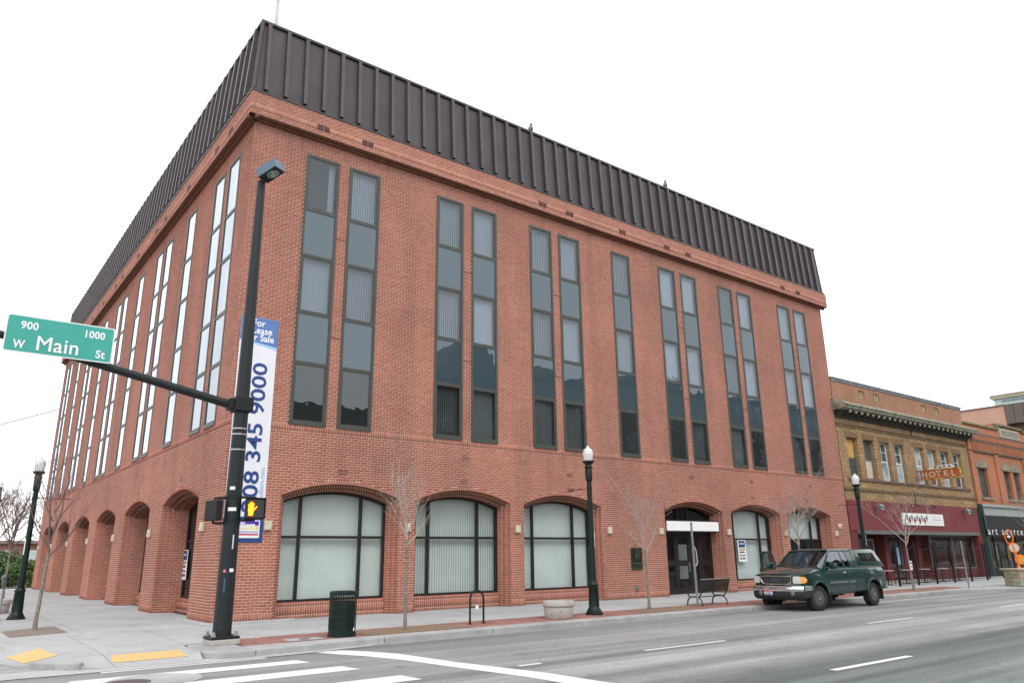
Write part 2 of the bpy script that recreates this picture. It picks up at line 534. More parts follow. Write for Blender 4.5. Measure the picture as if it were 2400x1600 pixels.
PURP = simple('purple_print', (.06, .015, .30), .5, var=.2)
SIGNG = simple('sign_green', (.028, .33, .27), .35, 0, .05, 2)
SIGNW = simple('sign_white', (.78, .78, .80), .4, 0, .03)
BRONZE = simple('dark_bronze', (.035, .045, .035), .4, .6, .4, 6)
STONE = simple('sandstone', (.40, .35, .26), .9, 0, .22, 5, bmp=.3)
ORSC = simple('orange_enamel', (.80, .17, .01), .35, 0, .1)
MAROON = simple('maroon_fascia', (.165, .026, .034), .7, 0, .14, 1.2)
GREYT = simple('grey_trim', (.12, .13, .12), .7, 0, .2)
SILL = simple('brown_stone_sill', (.14, .09, .075), .9, 0, .2)
CORN = simple('weathered_cornice', (.24, .235, .18), .9, 0, .6, 3, bmp=.2)
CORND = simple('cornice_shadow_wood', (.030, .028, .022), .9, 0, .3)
SASHW = simple('white_sash', (.66, .70, .72), .6, 0, .08)
WOODB = simple('plywood_board', (.52, .29, .085), .8, 0, .15, 3)
BEIGE = simple('beige_board', (.52, .44, .36), .8, 0, .08)
FOL = None
def emit(name, col, s):
    m = bpy.data.materials.new(name); m.use_nodes = True
    b = m.node_tree.nodes['Principled BSDF']
    b.inputs['Base Color'].default_value = (0, 0, 0, 1)
    b.inputs['Emission Color'].default_value = tuple(col) + (1,)
    b.inputs['Emission Strength'].default_value = s
    return m
HANDE = emit('lit_hand', (1.0, .42, .01), 2.2)
HANDR = emit('lit_hand_edge', (1.0, .05, .0), 1.2)
WARM = emit('warm_lamp', (1.0, .6, .25), 1.6)

per_object(ROOFM, .82, 1.15); per_object(BLIND, .72, 1.12); per_object(BLINDD, .6, 1.3)
def text(name, s, size, mat, parent, mw, bold=0.0, align='LEFT', depth=0.002, sx=1.0, spacing=1.0, shear=0.0):
    cu = bpy.data.curves.new(name, 'FONT')
    cu.body = s; cu.size = size; cu.offset = bold; cu.extrude = depth
    cu.align_x = align; cu.space_character = spacing; cu.shear = shear
    cu.resolution_u = 3
    o = bpy.data.objects.new('tmp', cu); COL.objects.link(o)
    dg = bpy.context.evaluated_depsgraph_get()
    me = bpy.data.meshes.new_from_object(o.evaluated_get(dg))
    bpy.data.objects.remove(o); bpy.data.curves.remove(cu)
    me.materials.clear(); me.materials.append(mat)
    me.transform(mw @ Matrix.Diagonal((sx, 1, 1, 1)))
    if parent is not None: me.transform(Matrix.Translation(-Vector(parent.matrix_basis.translation)) if parent.parent is None else Matrix.Identity(4))
    return link(name, me, parent)

def face_mat(origin, xdir, ydir):
    x = Vector(xdir).normalized(); y = Vector(ydir).normalized(); z = x.cross(y)
    return Matrix(((x.x, y.x, z.x, origin[0]), (x.y, y.y, z.y, origin[1]), (x.z, y.z, z.z, origin[2]), (0, 0, 0, 1)))
# ------------------------------------------------------------------ main building
CH, BL, JT = 0.0785, 0.2355, 0.0130
PROUD = 0.004
ML, LL = 33.35, 39.2          # facade lengths
ZW0, ZW1 = 5.61, 14.81        # tall window strips
ZROW = [5.61, 7.585, 9.215, 11.175, 12.79, 14.81]
rng = np.random.default_rng(7)
building = tag(empty('brick_office_building'), 'four storey red brick building with strip windows, street arches and ribbed dark metal roof', 'building')

def map_main(s, d, z): return (s, d, z)
def map_left(s, d, z): return (d, s, z)

def bricks_mesh(name, boxes, fm, flip, mat, parent, kind='stuff', jitter=0.0012):
    B = np.array(boxes, float)
    n = len(B)
    s0, s1, z0, z1, d0, d1 = B.T
    d0 = d0 + rng.uniform(-jitter, jitter, n)
    S = np.stack([s0, s1, s1, s0, s0, s1, s1, s0], 1)
    Z = np.stack([z0, z0, z1, z1, z0, z0, z1, z1], 1)
    Dd = np.stack([d0, d0, d0, d0, d1, d1, d1, d1], 1)
    P = np.stack(fm(S, Dd, Z), -1).reshape(-1, 3)
    q = np.array([(0, 1, 2, 3), (0, 4, 5, 1), (3, 2, 6, 7), (0, 3, 7, 4), (1, 5, 6, 2)])
    if flip: q = q[:, ::-1]
    F = (q[None] + (np.arange(n) * 8)[:, None, None]).reshape(-1)
    me = bpy.data.meshes.new(name)
    nf = n * 5
    me.vertices.add(len(P)); me.vertices.foreach_set('co', P.ravel())
    me.loops.add(nf * 4); me.loops.foreach_set('vertex_index', F)
    me.polygons.add(nf); me.polygons.foreach_set('loop_start', np.arange(nf) * 4)
    me.polygons.foreach_set('loop_total', np.full(nf, 4))
    me.update(calc_edges=True)
    me.materials.append(mat)
    o = link(name, me, parent)
    if kind: o['kind'] = kind
    return o

ARC_SP, ARC_AP = 3.5, 3.9
class Arch:
    def __init__(s, s0, s1, door=False):
        s.s0, s.s1, s.door = s0, s1, door
        s.a = (s1 - s0) / 2; s.cx = (s0 + s1) / 2
        h = ARC_AP - ARC_SP
        s.R = (s.a ** 2 + h ** 2) / (2 * h); s.cz = ARC_AP - s.R
    def half(s, z, o=0.0):
        # half width of the opening (inset o) at height z
        R = s.R - o; a = s.a - o
        sp = s.cz + sqrt(max(0, R * R - a * a))
        if z <= sp: return a
        return sqrt(max(0.0, R * R - (z - s.cz) ** 2)) if z < s.cz + R else 0
    def path(s, o, zb=0.0, n=26):
        R = s.R - o; a = s.a - o
        t = math.asin(a / R)
        pts = [(s.cx - a, zb)]
        for i in range(n + 1):
            u = -t + 2 * t * i / n
            pts.append((s.cx + R * sin(u), s.cz + R * cos(u)))
        pts.append((s.cx + a, zb))
        return pts
    def top(s, x, o):
        R = s.R - o
        return s.cz + sqrt(max(0, R * R - (x - s.cx) ** 2))

mw = 3.97
ma = [1.72, 6.285, 10.85]
arches_main = [Arch(a, a + mw) for a in ma] + [Arch(ML - a - mw, ML - a) for a in reversed(ma)]
arches_main[3].door = True
arches_left = [Arch(2.2 + 6.1 * k, 2.2 + 6.1 * k + 4.28) for k in range(6)]
for _k in range(6): arches_left[_k].deep = 1.1 if _k > 1 else .28
def strips(cs):
    out = []
    for c, pair in cs:
        if pair: out += [(c - 1.385, c - 0.185), (c + 0.185, c + 1.385)]
        else: out += [(c - 0.6, c + 0.6)]
    return out
win_main = strips([(3.165, 1), (8.31, 1), (12.76, 1), (16.66, 0), (20.56, 1), (25.02, 1), (30.17, 1)])
win_left = strips([(2.64 + 4.25 * k, k % 2 == 0) for k in range(9)])

def clip(iv, a, b):
    out = []
    for x0, x1 in iv:
        if b <= x0 or a >= x1: out.append((x0, x1)); continue
        if a > x0: out.append((x0, a))
        if b < x1: out.append((b, x1))
    return out

def facade(L, arches, wins, fm, flip, name):
    boxes = []; soldiers = []
    z = 0.0; k = 0
    s_start = -PROUD if not flip else 0.0
    while z < 15.44:
        h = CH
        sold = False
        if k == 0: h = BL; sold = True
        if abs(z - 5.39) < CH / 2 and not sold: h = BL; sold = True
        z1 = min(z + h, 15.45)
        iv = [(s_start, L + PROUD)]
        zm = (z + z1) / 2
        for a in arches:
            hw = a.half(z, 0) if zm < ARC_SP else a.half(max(z, 0), -0.112)
            if zm >= ARC_SP - .02:
                Re = a.R + 0.055
                hw = sqrt(max(0, Re * Re - (z - a.cz) ** 2)) if z < a.cz + Re else 0
                hw = min(hw, a.a)
            if hw > 0: iv = clip(iv, a.cx - hw, a.cx + hw)
        if zm > ZW0 + .03 and zm < ZW1 - .03:
            for w0, w1 in wins: iv = clip(iv, w0, w1)
        if sold:
            for a0, a1 in iv:
                n = max(1, round((a1 - a0) / CH)); w = (a1 - a0) / n
                for i in range(n):
                    boxes.append((a0 + i * w + (JT / 2 if i else 0), a0 + (i + 1) * w - (JT / 2 if i < n - 1 else 0), z + JT / 2, z1 - JT / 2, -PROUD, .0))
        else:
            off = (k % 2) * BL / 2
            for a0, a1 in iv:
                i0 = math.floor((a0 - off) / BL)
                x = i0 * BL + off
                while x < a1:
                    b0, b1 = max(x + JT / 2, a0), min(x + BL - JT / 2, a1)
                    if b1 - b0 > 0.025:
                        boxes.append((b0, b1, z + JT / 2, z1 - JT / 2, -PROUD, 0.0))
                    x += BL
        z = z1; k += 1
    return boxes

def wall_sheet(L, arches, wins, fm, flip, parent, name):
    mb = MB()
    def quad(a, b, c, d, dd=0.0):
        pts = [fm(p[0], dd, p[1]) for p in (a, b, c, d)]
        if flip: pts = pts[::-1]
        mb.poly(pts)
    ZA = 4.3
    # upper field
    xs = sorted({0.0, L, *[w for ww in wins for w in ww]})
    zs = [ZA, ZW0, ZW1, 15.47]
    for i in range(len(xs) - 1):
        for j in range(3):
            mid = (xs[i] + xs[i + 1]) / 2
            if j == 1 and any(w0 < mid < w1 for w0, w1 in wins): continue
            quad((xs[i], zs[j]), (xs[i + 1], zs[j]), (xs[i + 1], zs[j + 1]), (xs[i], zs[j + 1]))
    x = 0.0
    for a in arches:
        quad((x, 0), (a.s0, 0), (a.s0, ZA), (x, ZA))
        p = a.path(0)[1:-1]
        for q0, q1 in zip(p[:-1], p[1:]):
            quad(q0, q1, (q1[0], ZA), (q0[0], ZA))
        x = a.s1
    quad((x, 0), (L, 0), (L, ZA), (x, ZA))
    # window reveals of the upper strips
    for w0, w1 in wins:
        for (p, q) in (((w0, ZW0), (w0, ZW1)), ((w0, ZW1), (w1, ZW1)), ((w1, ZW1), (w1, ZW0)), ((w1, ZW0), (w0, ZW0))):
            mb.poly([fm(p[0], 0, p[1]), fm(q[0], 0, q[1]), fm(q[0], .3, q[1]), fm(p[0], .3, p[1])])
    return mb.build(name, MO, parent, fix=False)

STEPS0 = [(0.0, 0.0, 0.15), (0.10, 0.15, 0.30), (0.20, 0.30, 0.66)]   # inset, depth from, depth to
def arch_surround(a, fm, flip, parent, deep=0.0):
    mb = MB(); rec = 0.005
    STEPS = STEPS0[:2] + [(STEPS0[2][0], STEPS0[2][1], STEPS0[2][2] + deep)]
    for k, (o, d0, d1) in enumerate(STEPS):
        p = a.path(o - rec)
        for q0, q1 in zip(p[:-1], p[1:]):
            mb.poly([fm(q0[0], d0, q0[1]), fm(q1[0], d0, q1[1]), fm(q1[0], d1, q1[1]), fm(q0[0], d1, q0[1])])
        if k < 2:
            pa = a.path(o - rec); pb = a.path(STEPS[k + 1][0] - rec)
            for i in range(len(pa) - 1):
                mb.poly([fm(pa[i][0], d1 + rec, pa[i][1]), fm(pa[i + 1][0], d1 + rec, pa[i + 1][1]), fm(pb[i + 1][0], d1 + rec, pb[i + 1][1]), fm(pb[i][0], d1 + rec, pb[i][1])])
    su = mb.build('arch_reveal', MO, parent)
    # voussoirs: radial bricks for each order, and stacked jamb bricks
    vb = MB()
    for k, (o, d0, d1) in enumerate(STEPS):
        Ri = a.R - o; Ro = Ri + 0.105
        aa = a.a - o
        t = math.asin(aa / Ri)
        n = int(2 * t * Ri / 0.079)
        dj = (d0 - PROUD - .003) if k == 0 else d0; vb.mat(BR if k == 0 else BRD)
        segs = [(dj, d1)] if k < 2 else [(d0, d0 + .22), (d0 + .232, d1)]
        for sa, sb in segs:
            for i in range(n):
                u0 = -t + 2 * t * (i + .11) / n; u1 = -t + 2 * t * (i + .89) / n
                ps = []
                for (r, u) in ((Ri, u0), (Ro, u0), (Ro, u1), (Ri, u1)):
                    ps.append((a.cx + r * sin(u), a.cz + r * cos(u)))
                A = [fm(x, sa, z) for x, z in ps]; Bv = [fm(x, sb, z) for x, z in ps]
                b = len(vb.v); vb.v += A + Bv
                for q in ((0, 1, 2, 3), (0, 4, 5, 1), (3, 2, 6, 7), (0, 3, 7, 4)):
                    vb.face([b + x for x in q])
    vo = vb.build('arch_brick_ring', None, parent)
    vo['kind'] = 'stuff'
    jb = []
    nz = int((ARC_SP + 0.0) / CH)
    for k, (o, d0, d1) in enumerate(STEPS):
        a_ = a.a - o
        zsp = a.cz + sqrt((a.R - o) ** 2 - a_ ** 2)
        z = 0.0; i = 0
        while z < zsp - .03:
            z1 = min(z + CH, zsp)
            zz = (z + JT / 2, z1 - JT / 2)
            cuts = [d0, d1]
            if k == 2:
                cuts = [d0]; c_ = d0 + (.118 if i % 2 else .2355)
                while c_ < d1 - .05: cuts.append(c_); c_ += BL
                cuts.append(d1)
            if k < 2: cuts = [d0, d1]
            for c0, c1 in zip(cuts[:-1], cuts[1:]):
                for sg in (-1, 1):
                    x0, x1 = sorted((a.cx + sg * a_, a.cx + sg * (a_ + .095)))
                    dd0 = c0 + (JT * .5 if c0 != d0 else 0)
                    jb.append((x0, x1, zz[0], zz[1], dd0 if k else c0 + .001, c1 - JT * .5))
            z = z1; i += 1
    return jb

def pane_poly(mbm, pts, fm, d, th=.012):
    A = [fm(x, d, z) for x, z in pts]; Bv = [fm(x, d + th, z) for x, z in pts]
    off = Vector(Bv[0]) - Vector(A[0])
    mbm.prism(A, off)

def arch_window(a, fm, flip, parent, cover, gaps=(0.86, 1.08), lower_dark=False, blinds=False, deep=0.0):
    o = 0.2; d = 0.56 + deep
    zs = 0.46
    x0, x1 = a.s0 + o, a.s1 - o
    m1, m2 = a.s0 + gaps[0], a.s1 - gaps[1]
    f = MB(); w = 0.085
    def bx(s0, s1, z0, z1, d0=d, d1=d + .1):
        p = fm(s0, d0, z0); q = fm(s1, d1, z1)
        f.box(min(p[0], q[0]), max(p[0], q[0]), min(p[1], q[1]), max(p[1], q[1]), z0, z1)
    bx(x0, x1, zs, zs + .07, d - .01, d + .11)
    bx(x0, x1, 2.28, 2.36, d - .004, d + .104)
    zt1, zt2 = a.top(m1, o), a.top(m2, o)
    bx(m1 - w / 2, m1 + w / 2, zs, zt1); bx(m2 - w / 2, m2 + w / 2, zs, zt2)
    pa = a.path(o, zs); pb = a.path(o + .07, zs)
    for i in range(len(pa) - 1):
        A = [pa[i], pa[i + 1], pb[i + 1], pb[i]]
        f.prism([fm(x, d + .003, z) for x, z in A], Vector(fm(0, .1, 0)) - Vector(fm(0, 0, 0)))
    fr = f.build('arch_window', DFRAME, parent)
    # glass: three lower and three upper lights
    cols = [(x0 + .07, m1 - w / 2), (m1 + w / 2, m2 - w / 2), (m2 + w / 2, x1 - .07)]
    for c0, c1 in cols:
        g = MB(); pane_poly(g, [(c0, zs + .07), (c1, zs + .07), (c1, 2.28), (c0, 2.28)], fm, d + .05)
        g.build('pane', GLASS, fr)
        g = MB(); n = 7
        top = [(c1 + (c0 - c1) * i / n, a.top(c1 + (c0 - c1) * i / n, o + .07)) for i in range(n + 1)]
        pane_poly(g, [(c0, 2.36), (c1, 2.36)] + top, fm, d + .05)
        g.build('pane', GLASS, fr)
    # covering behind the glass
    g = MB()
    if blinds or (cover is not None and not lower_dark):
        n = int((x1 - x0) / .095); hw2, dp2 = (.050, .014) if blinds else (.0515, .0035)
        for i in range(n):
            sx = x0 + (i + .5) * (x1 - x0) / n
            tz = a.top(sx, o) - .02
            c = fm(sx, d + .22, (zs + tz) / 2)
            ax = Vector(fm(hw2, dp2, 0)) ; az = Vector((0, 0, (tz - zs) / 2)); ay = Vector(fm(.001, -.002, 0))
            g.obox(c, ax, ay, az)
        g.build('vertical_blinds', PAPER, fr)
        cover = None
    if cover is not None:
        zb = 2.3 if lower_dark else zs
        p = [(x, max(z, zb)) for x, z in a.path(o, zb)]
        pane_poly(g, p, fm, d + .2, .02)
        g.build('window_covering', cover, fr)
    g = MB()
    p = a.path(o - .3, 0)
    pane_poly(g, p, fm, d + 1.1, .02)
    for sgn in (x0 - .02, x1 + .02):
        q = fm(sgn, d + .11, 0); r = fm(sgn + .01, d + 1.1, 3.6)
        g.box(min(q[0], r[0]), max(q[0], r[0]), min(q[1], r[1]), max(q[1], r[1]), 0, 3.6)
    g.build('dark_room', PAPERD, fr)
    return fr

def sill_wall(a, fm, flip, parent, boxes, deep=0.0):
    o = .2 - .005
    d = 0.46 + deep
    x0, x1 = a.s0 + o, a.s1 - o
    mb = MB()
    p = fm(x0, d, 0); q = fm(x1, d + .22, .452)
    mb.box(min(p[0], q[0]), max(p[0], q[0]), min(p[1], q[1]), max(p[1], q[1]), 0, .452)
    mb.build('sill_wall', MO, parent)
    n = round((x1 - x0) / CH); w = (x1 - x0) / n
    for z0, z1 in ((0, .10), (.10, .335), (.335, .46)):
        for i in range(n):
            boxes.append((x0 + i * w + JT / 2, x0 + (i + 1) * w - JT / 2, z0 + JT / 2, z1 - JT / 2 + (.006 if z1 > .4 else 0), d - PROUD, d + (.2 if z1 > .4 else 0.01)))

def strip_window(w0, w1, fm, parent, look, idx):
    f = MB()
    def bx(mb, s0, s1, z0, z1, d0, d1):
        p = fm(s0, d0, 0); q = fm(s1, d1, 0)
        mb.box(min(p[0], q[0]), max(p[0], q[0]), min(p[1], q[1]), max(p[1], q[1]), z0, z1)
    bw = .085
    bx(f, w0, w0 + bw, ZW0, ZW1, -.02, .09); bx(f, w1 - bw, w1, ZW0, ZW1, -.02, .09)
    bx(f, w0 + bw, w1 - bw, ZW0, ZW0 + .12, -.03, .09); bx(f, w0 + bw, w1 - bw, ZW1 - bw, ZW1, -.02, .09)
    for z in ZROW[1:-1]:
        bx(f, w0 + bw, w1 - bw, z - .045, z + .045, -.012, .09)
    # inner bead round the opening lights
    for r in (0, 2, 4):
        a, b = ZROW[r] + (.12 if r == 0 else .045), ZROW[r + 1] - (.085 if r == 4 else .045)
        i0, i1 = w0 + bw, w1 - bw
        bx(f, i0, i0 + .045, a, b, -.004, .07); bx(f, i1 - .045, i1, a, b, -.004, .07)
        bx(f, i0 + .045, i1 - .045, a, a + .045, -.004, .07); bx(f, i0 + .045, i1 - .045, b - .045, b, -.004, .07)
    fr = f.build('strip_window', FRAME, parent)
    for r in range(5):
        a, b = ZROW[r] + (.12 if r == 0 else .045), ZROW[r + 1] - (.085 if r == 4 else .045)
        g = MB()
        if r % 2:
            bx(g, w0 + bw, w1 - bw, a, b, .008, .02)
            g.build('spandrel_pane', SPAN, fr)
        else:
            bx(g, w0 + bw + .045, w1 - bw - .045, a + .045, b - .045, .010, .02)
            g.build('pane', GLASSU, fr)
            lk = look[r // 2]
            if not lk:
                q_ = fr.children[-1]
                q_.data.materials[0] = SPAND
            if lk:
                g = MB()
                i0, i1 = w0 + bw + .03, w1 - bw - .03
                if lk == 's': i0 = i1 - .2
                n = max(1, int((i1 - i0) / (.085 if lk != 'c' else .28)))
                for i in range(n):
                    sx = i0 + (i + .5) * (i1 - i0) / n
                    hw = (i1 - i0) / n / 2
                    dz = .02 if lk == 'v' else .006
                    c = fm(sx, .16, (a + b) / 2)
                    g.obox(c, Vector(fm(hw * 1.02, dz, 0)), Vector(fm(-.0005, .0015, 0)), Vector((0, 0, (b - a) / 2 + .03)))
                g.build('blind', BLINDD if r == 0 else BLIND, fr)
    g = MB()
    bx(g, w0 - .3, w1 + .3, ZW0 - .1, ZW1 + .1, .55, .57)
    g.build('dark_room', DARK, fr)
    return fr

def do_facade(L, arches, wins, fm, flip, first_bricks):
    wall_sheet(L, arches, wins, fm, flip, building, 'wall')
    B = facade(L, arches, wins, fm, flip, 'x')
    J = []
    for a in arches:
        dp = getattr(a, 'deep', 0)
        J += arch_surround(a, fm, flip, building, dp)
        if not a.door: sill_wall(a, fm, flip, building, J, dp)
    B = np.array(B)
    if first_bricks:
        # the ~300 bricks that show largest: round the street corner at eye height
        cx, cz = (B[:, 0] + B[:, 1]) / 2, (B[:, 2] + B[:, 3]) / 2
        full = (B[:, 1] - B[:, 0]) > BL - JT - .003
        score = np.hypot(cx * 1.25, (cz - 1.9) * .9) + (~full) * 100 + ((B[:, 3] - B[:, 2]) > .1) * 100
        idx = np.argsort(score)[:294]
        own = np.zeros(len(B), bool); own[idx] = True
        sel = B[own]; B = B[~own]
        hx, hz = (BL - JT) / 2, (CH - JT) / 2
        mb = MB(); mb.box(-hx, hx, -PROUD, 0.0, -hz, hz)
        proto = mb.build('brick', BR, building, bevel=.0015)
        for i, b in enumerate(sel):
            o = proto if i == 0 else proto.copy()
            if i: COL.objects.link(o)
            o.location = ((b[0] + b[1]) / 2, random.uniform(-.0012, .0012), (b[2] + b[3]) / 2)
    bricks_mesh('brick_courses', B, fm, flip, BR, building)
    bricks_mesh('jamb_bricks', J, fm, flip, BR, building)

random.seed(3)
do_facade(ML, arches_main, win_main, map_main, False, True)
do_facade(LL, arches_left, win_left, map_left, True, False)

LOOK = ['vvs', 'nvv', 'ccv', 'ccc', 'cvv', 'ccv', 'ccc', 'ccc', 'ccv', 'ncc', 'nnc', 'ccc', 'ccc']
looks_main = [(None, 'c', 's'), (None, 'v', 'v'), ('v', 'v', 'v'), ('c', 'c', 'c'), ('c', 'v', 'v'), ('c', 'c', 'c'), (None, 'c', 'v'), (None, 'c', 'c'), ('c', 'c', 'c'),
              ('c', 'v', 'v'), (None, 'c', 'c'), ('c', 'c', 'c'), (None, 'c', 'c')]
for i, (w0, w1) in enumerate(win_main): strip_window(w0, w1, map_main, building, looks_main[i], i)
for i, (w0, w1) in enumerate(win_left): strip_window(w0, w1, map_left, building, ('c', 'c', 'c'), i)

for i, a in enumerate(arches_main):
    if a.door: continue
    arch_window(a, map_main, False, building, PAPER, lower_dark=(i == 5), blinds=(i == 1))
for i, a in enumerate(arches_left):
    arch_window(a, map_left, True, building, None, deep=getattr(a, 'deep', 0))

for _i, (_x, _z) in enumerate(((29.3, 2.72), (29.75, 2.70), (30.15, 2.71))):
    m = MB(); m.lathe([(0, -.05), (.04, -.03), (.045, .02), (0, .05)], 8, (_x, 1.15, _z)); o = m.build('pendant_bulb', WARM, building)
    m = MB(); m.tube([(_x, 1.15, _z + .05), (_x, 1.15, 3.9)], .006, 4); m.build('cord', DARK, o)
# recessed entrance in the fourth arch
def entrance(a):
    f = MB(); y0 = .62; x0, x1 = a.s0 + .2, a.s1 - .2
    def bx(s0, s1, z0, z1, d0=y0, d1=y0 + .1): f.box(s0, s1, d0, d1, z0, z1)
    bx(x0, x0 + .1, 0, 3.4); bx(x1 - .1, x1, 0, 3.4)
    bx(x0 + .1, x1 - .1, 2.5, 2.62)
    ms = [x0 + .1, x0 + 1.12, x0 + 2.05, x0 + 2.72, x1 - .1]
    for m in ms[1:-1]: bx(m - .06, m + .06, 0, 2.5)
    mcx = x0 + 2.0
    bx(mcx - .05, mcx + .05, 2.62, a.top(mcx, .2))
    fr = f.build('entrance_frame', DFRAME, building)
    for i in range(4):
        p0, p1 = ms[i] + (.06 if i else 0), ms[i + 1] - (.06 if i < 3 else 0)
        d = MB()
        w = .09
        for s0, s1, z0, z1 in ((p0, p0 + w, .02, 2.48), (p1 - w, p1, .02, 2.48), (p0 + w, p1 - w, .02, .3), (p0 + w, p1 - w, 2.36, 2.48), (p0 + w, p1 - w, 1.18, 1.42)):
            d.box(s0, s1, y0 + .01, y0 + .07, z0, z1)
        dr = d.build('door' if i in (1, 2) else 'sidelight', DFRAME, fr)
        g = MB(); g.box(p0 + w, p1 - w, y0 + .035, y0 + .045, .3, 1.18); g.box(p0 + w, p1 - w, y0 + .035, y0 + .045, 1.42, 2.36)
        for v in (g,): v.build('pane', GLASS, fr)
        if i in (1, 2):
            hb = MB(); hx = p1 - .13 if i == 1 else p0 + .05
            hb.box(hx, hx + .04, y0 - .05, y0 - .02, .95, 1.3); hb.box(hx + .005, hx + .035, y0 - .02, y0 + .01, 1.0, 1.03); hb.box(hx + .005, hx + .035, y0 - .02, y0 + .01, 1.22, 1.25)
            hb.build('door_handle', STEEL, fr)
    g = MB(); n = 10
    pane_poly(g, [(x0 + .1, 2.62), (x1 - .1, 2.62)] + [(x1 - .1 + (x0 + .2 - x1) * i / n, a.top(x1 - .1 + (x0 + .2 - x1) * i / n, .21)) for i in range(n + 1)], map_main, y0 + .04)
    g.build('pane', GLASS, fr)
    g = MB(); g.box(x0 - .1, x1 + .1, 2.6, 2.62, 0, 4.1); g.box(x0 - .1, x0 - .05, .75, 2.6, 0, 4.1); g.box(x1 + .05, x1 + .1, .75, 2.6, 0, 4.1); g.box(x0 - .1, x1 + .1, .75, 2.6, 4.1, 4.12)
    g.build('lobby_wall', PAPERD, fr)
    g = MB(); g.box(x0 + 2.1, x1 - .2, 1.5, 1.52, .6, 2.1)
    g.build('lobby_panel', PAPER, fr)
    g = MB(); g.box(x0 - .2, x1 + .2, .0, 2.6, .002, .014); g.build('threshold', CONC, fr)
entrance(arches_main[3])
s = MB(); s.box(18.62, 22.22, .06, .34, 2.60, 3.10)
sg = s.build('entrance_sign_box', DFRAME, None, bevel=.01)
tag(sg, 'blank cream sign box across the arched building entrance', 'sign')
s = MB(); s.box(18.67, 22.17, .035, .062, 2.65, 3.05); s.build('sign_face', CREAM if False else WHITE, sg)

# brick band under the roof
def band(L, fm, flip):
    mb = MB()
    z0, z1, dd = 15.46, 16.27, -.29
    e = -.29
    def q(pts):
        mb.poly([fm(*p) for p in (pts[::-1] if flip else pts)])
    q([(e, dd, z0), (L + .29, dd, z0), (L + .29, dd, z1), (e, dd, z1)])
    q([(L + .29, dd, z0), (L + .29, .5, z0), (L + .29, .5, z1), (L + .29, dd, z1)])
    q([(e, dd, z1), (L + .29, dd, z1), (L + .29, .2, z1), (e, .2, z1)])
    mb.build('band_wall', MOB, building, fix=False)
    B = []
    rows = [(15.46, 0), (15.46 + CH, 1)]
    zc = 15.46 + 2 * CH + BL
    rows2 = []
    z = zc; i = 0
    while z < z1 - .02: rows2.append((z, i % 2)); z += CH; i += 1
    st = e - (PROUD if not flip else 0)
    for z, od in rows + rows2:
        x = st - od * BL / 2
        while x < L + .29:
            b0, b1 = max(x + JT / 2, st), min(x + BL - JT / 2, L + .29 + PROUD)
            if b1 - b0 > .03: B.append((b0, b1, z + JT / 2, min(z + CH, z1) - JT / 2, dd - PROUD, dd))
            x += BL
    n = int((L + .58) / CH)
    zs0, zs1 = 15.46 + 2 * CH, zc
    vents = vents_main if not flip else vents_left
    for i in range(n):
        x = st + i * CH
        if any(abs(x + CH / 2 - v) < .225 for v in vents): continue
        B.append((x + JT / 2, x + CH - JT / 2, zs0 + JT / 2, zs1 - JT / 2, dd - PROUD, dd))
    bricks_mesh('band_bricks', B, fm, flip, BRO, building)
    # corbelled underside
    S = []
    x = e
    while x < L + .2:
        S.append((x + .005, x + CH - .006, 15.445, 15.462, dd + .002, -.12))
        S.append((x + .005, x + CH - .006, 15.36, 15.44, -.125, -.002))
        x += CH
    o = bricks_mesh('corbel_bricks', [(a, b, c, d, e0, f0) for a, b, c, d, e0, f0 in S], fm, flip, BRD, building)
    m2 = MB()
    def bx(s0, s1, d0, d1, z0, z1):
        p = fm(s0, d0, 0); r = fm(s1, d1, 0)
        m2.box(min(p[0], r[0]), max(p[0], r[0]), min(p[1], r[1]), max(p[1], r[1]), z0, z1)
    bx(e + .003, L + .285, dd + .004, .05, 15.452, 15.459)
    m2.build('band_soffit', MO, building)
    for v in vents:
        m = MB()
        for a0, a1 in ((v - .215, v - .01), (v + .01, v + .215)):
            p = fm(a0, dd - .012, 0); r = fm(a1, dd + .03, 0)
            X0, X1 = sorted((p[0], r[0])); Y0, Y1 = sorted((p[1], r[1]))
            m.box(X0, X1, Y0, Y1, zs0 + .012, zs0 + .03); m.box(X0, X1, Y0, Y1, zs1 - .03, zs1 - .012)
            for s_ in (a0, a1 - .014):
                p2 = fm(s_, dd - .012, 0); r2 = fm(s_ + .014, dd + .03, 0)
                xx = sorted((p2[0], r2[0])); yy = sorted((p2[1], r2[1]))
                m.box(xx[0], xx[1], yy[0], yy[1], zs0 + .03, zs1 - .03)
            p = fm(a0, dd - .006, 0); r = fm(a1, dd + .03, 0); xx = sorted((p[0], r[0])); yy = sorted((p[1], r[1])); m.box(xx[0], xx[1], yy[0], yy[1], zs0 + .03, zs1 - .03)
            for j in range(6):
                zz = zs0 + .04 + j * .028
                c = fm((a0 + a1) / 2, dd + .002, zz)
                m.obox(c, Vector(fm(.09, 0, 0)), Vector(fm(0, .012, -.008)), Vector((0, 0, .003)))
        m.build('roof_vent', VENT, building)
vents_main = [2.18, 3.85, 11.88, 13.42, 16.6, 19.6, 21.17, 29.15, 30.64]
vents_left = [1.72, 3.25, 6.85, 10.32, 11.87, 15.4, 18.9, 20.6, 24, 27.5, 29.2]
band(ML, map_main, False)
band(LL, map_left, True)
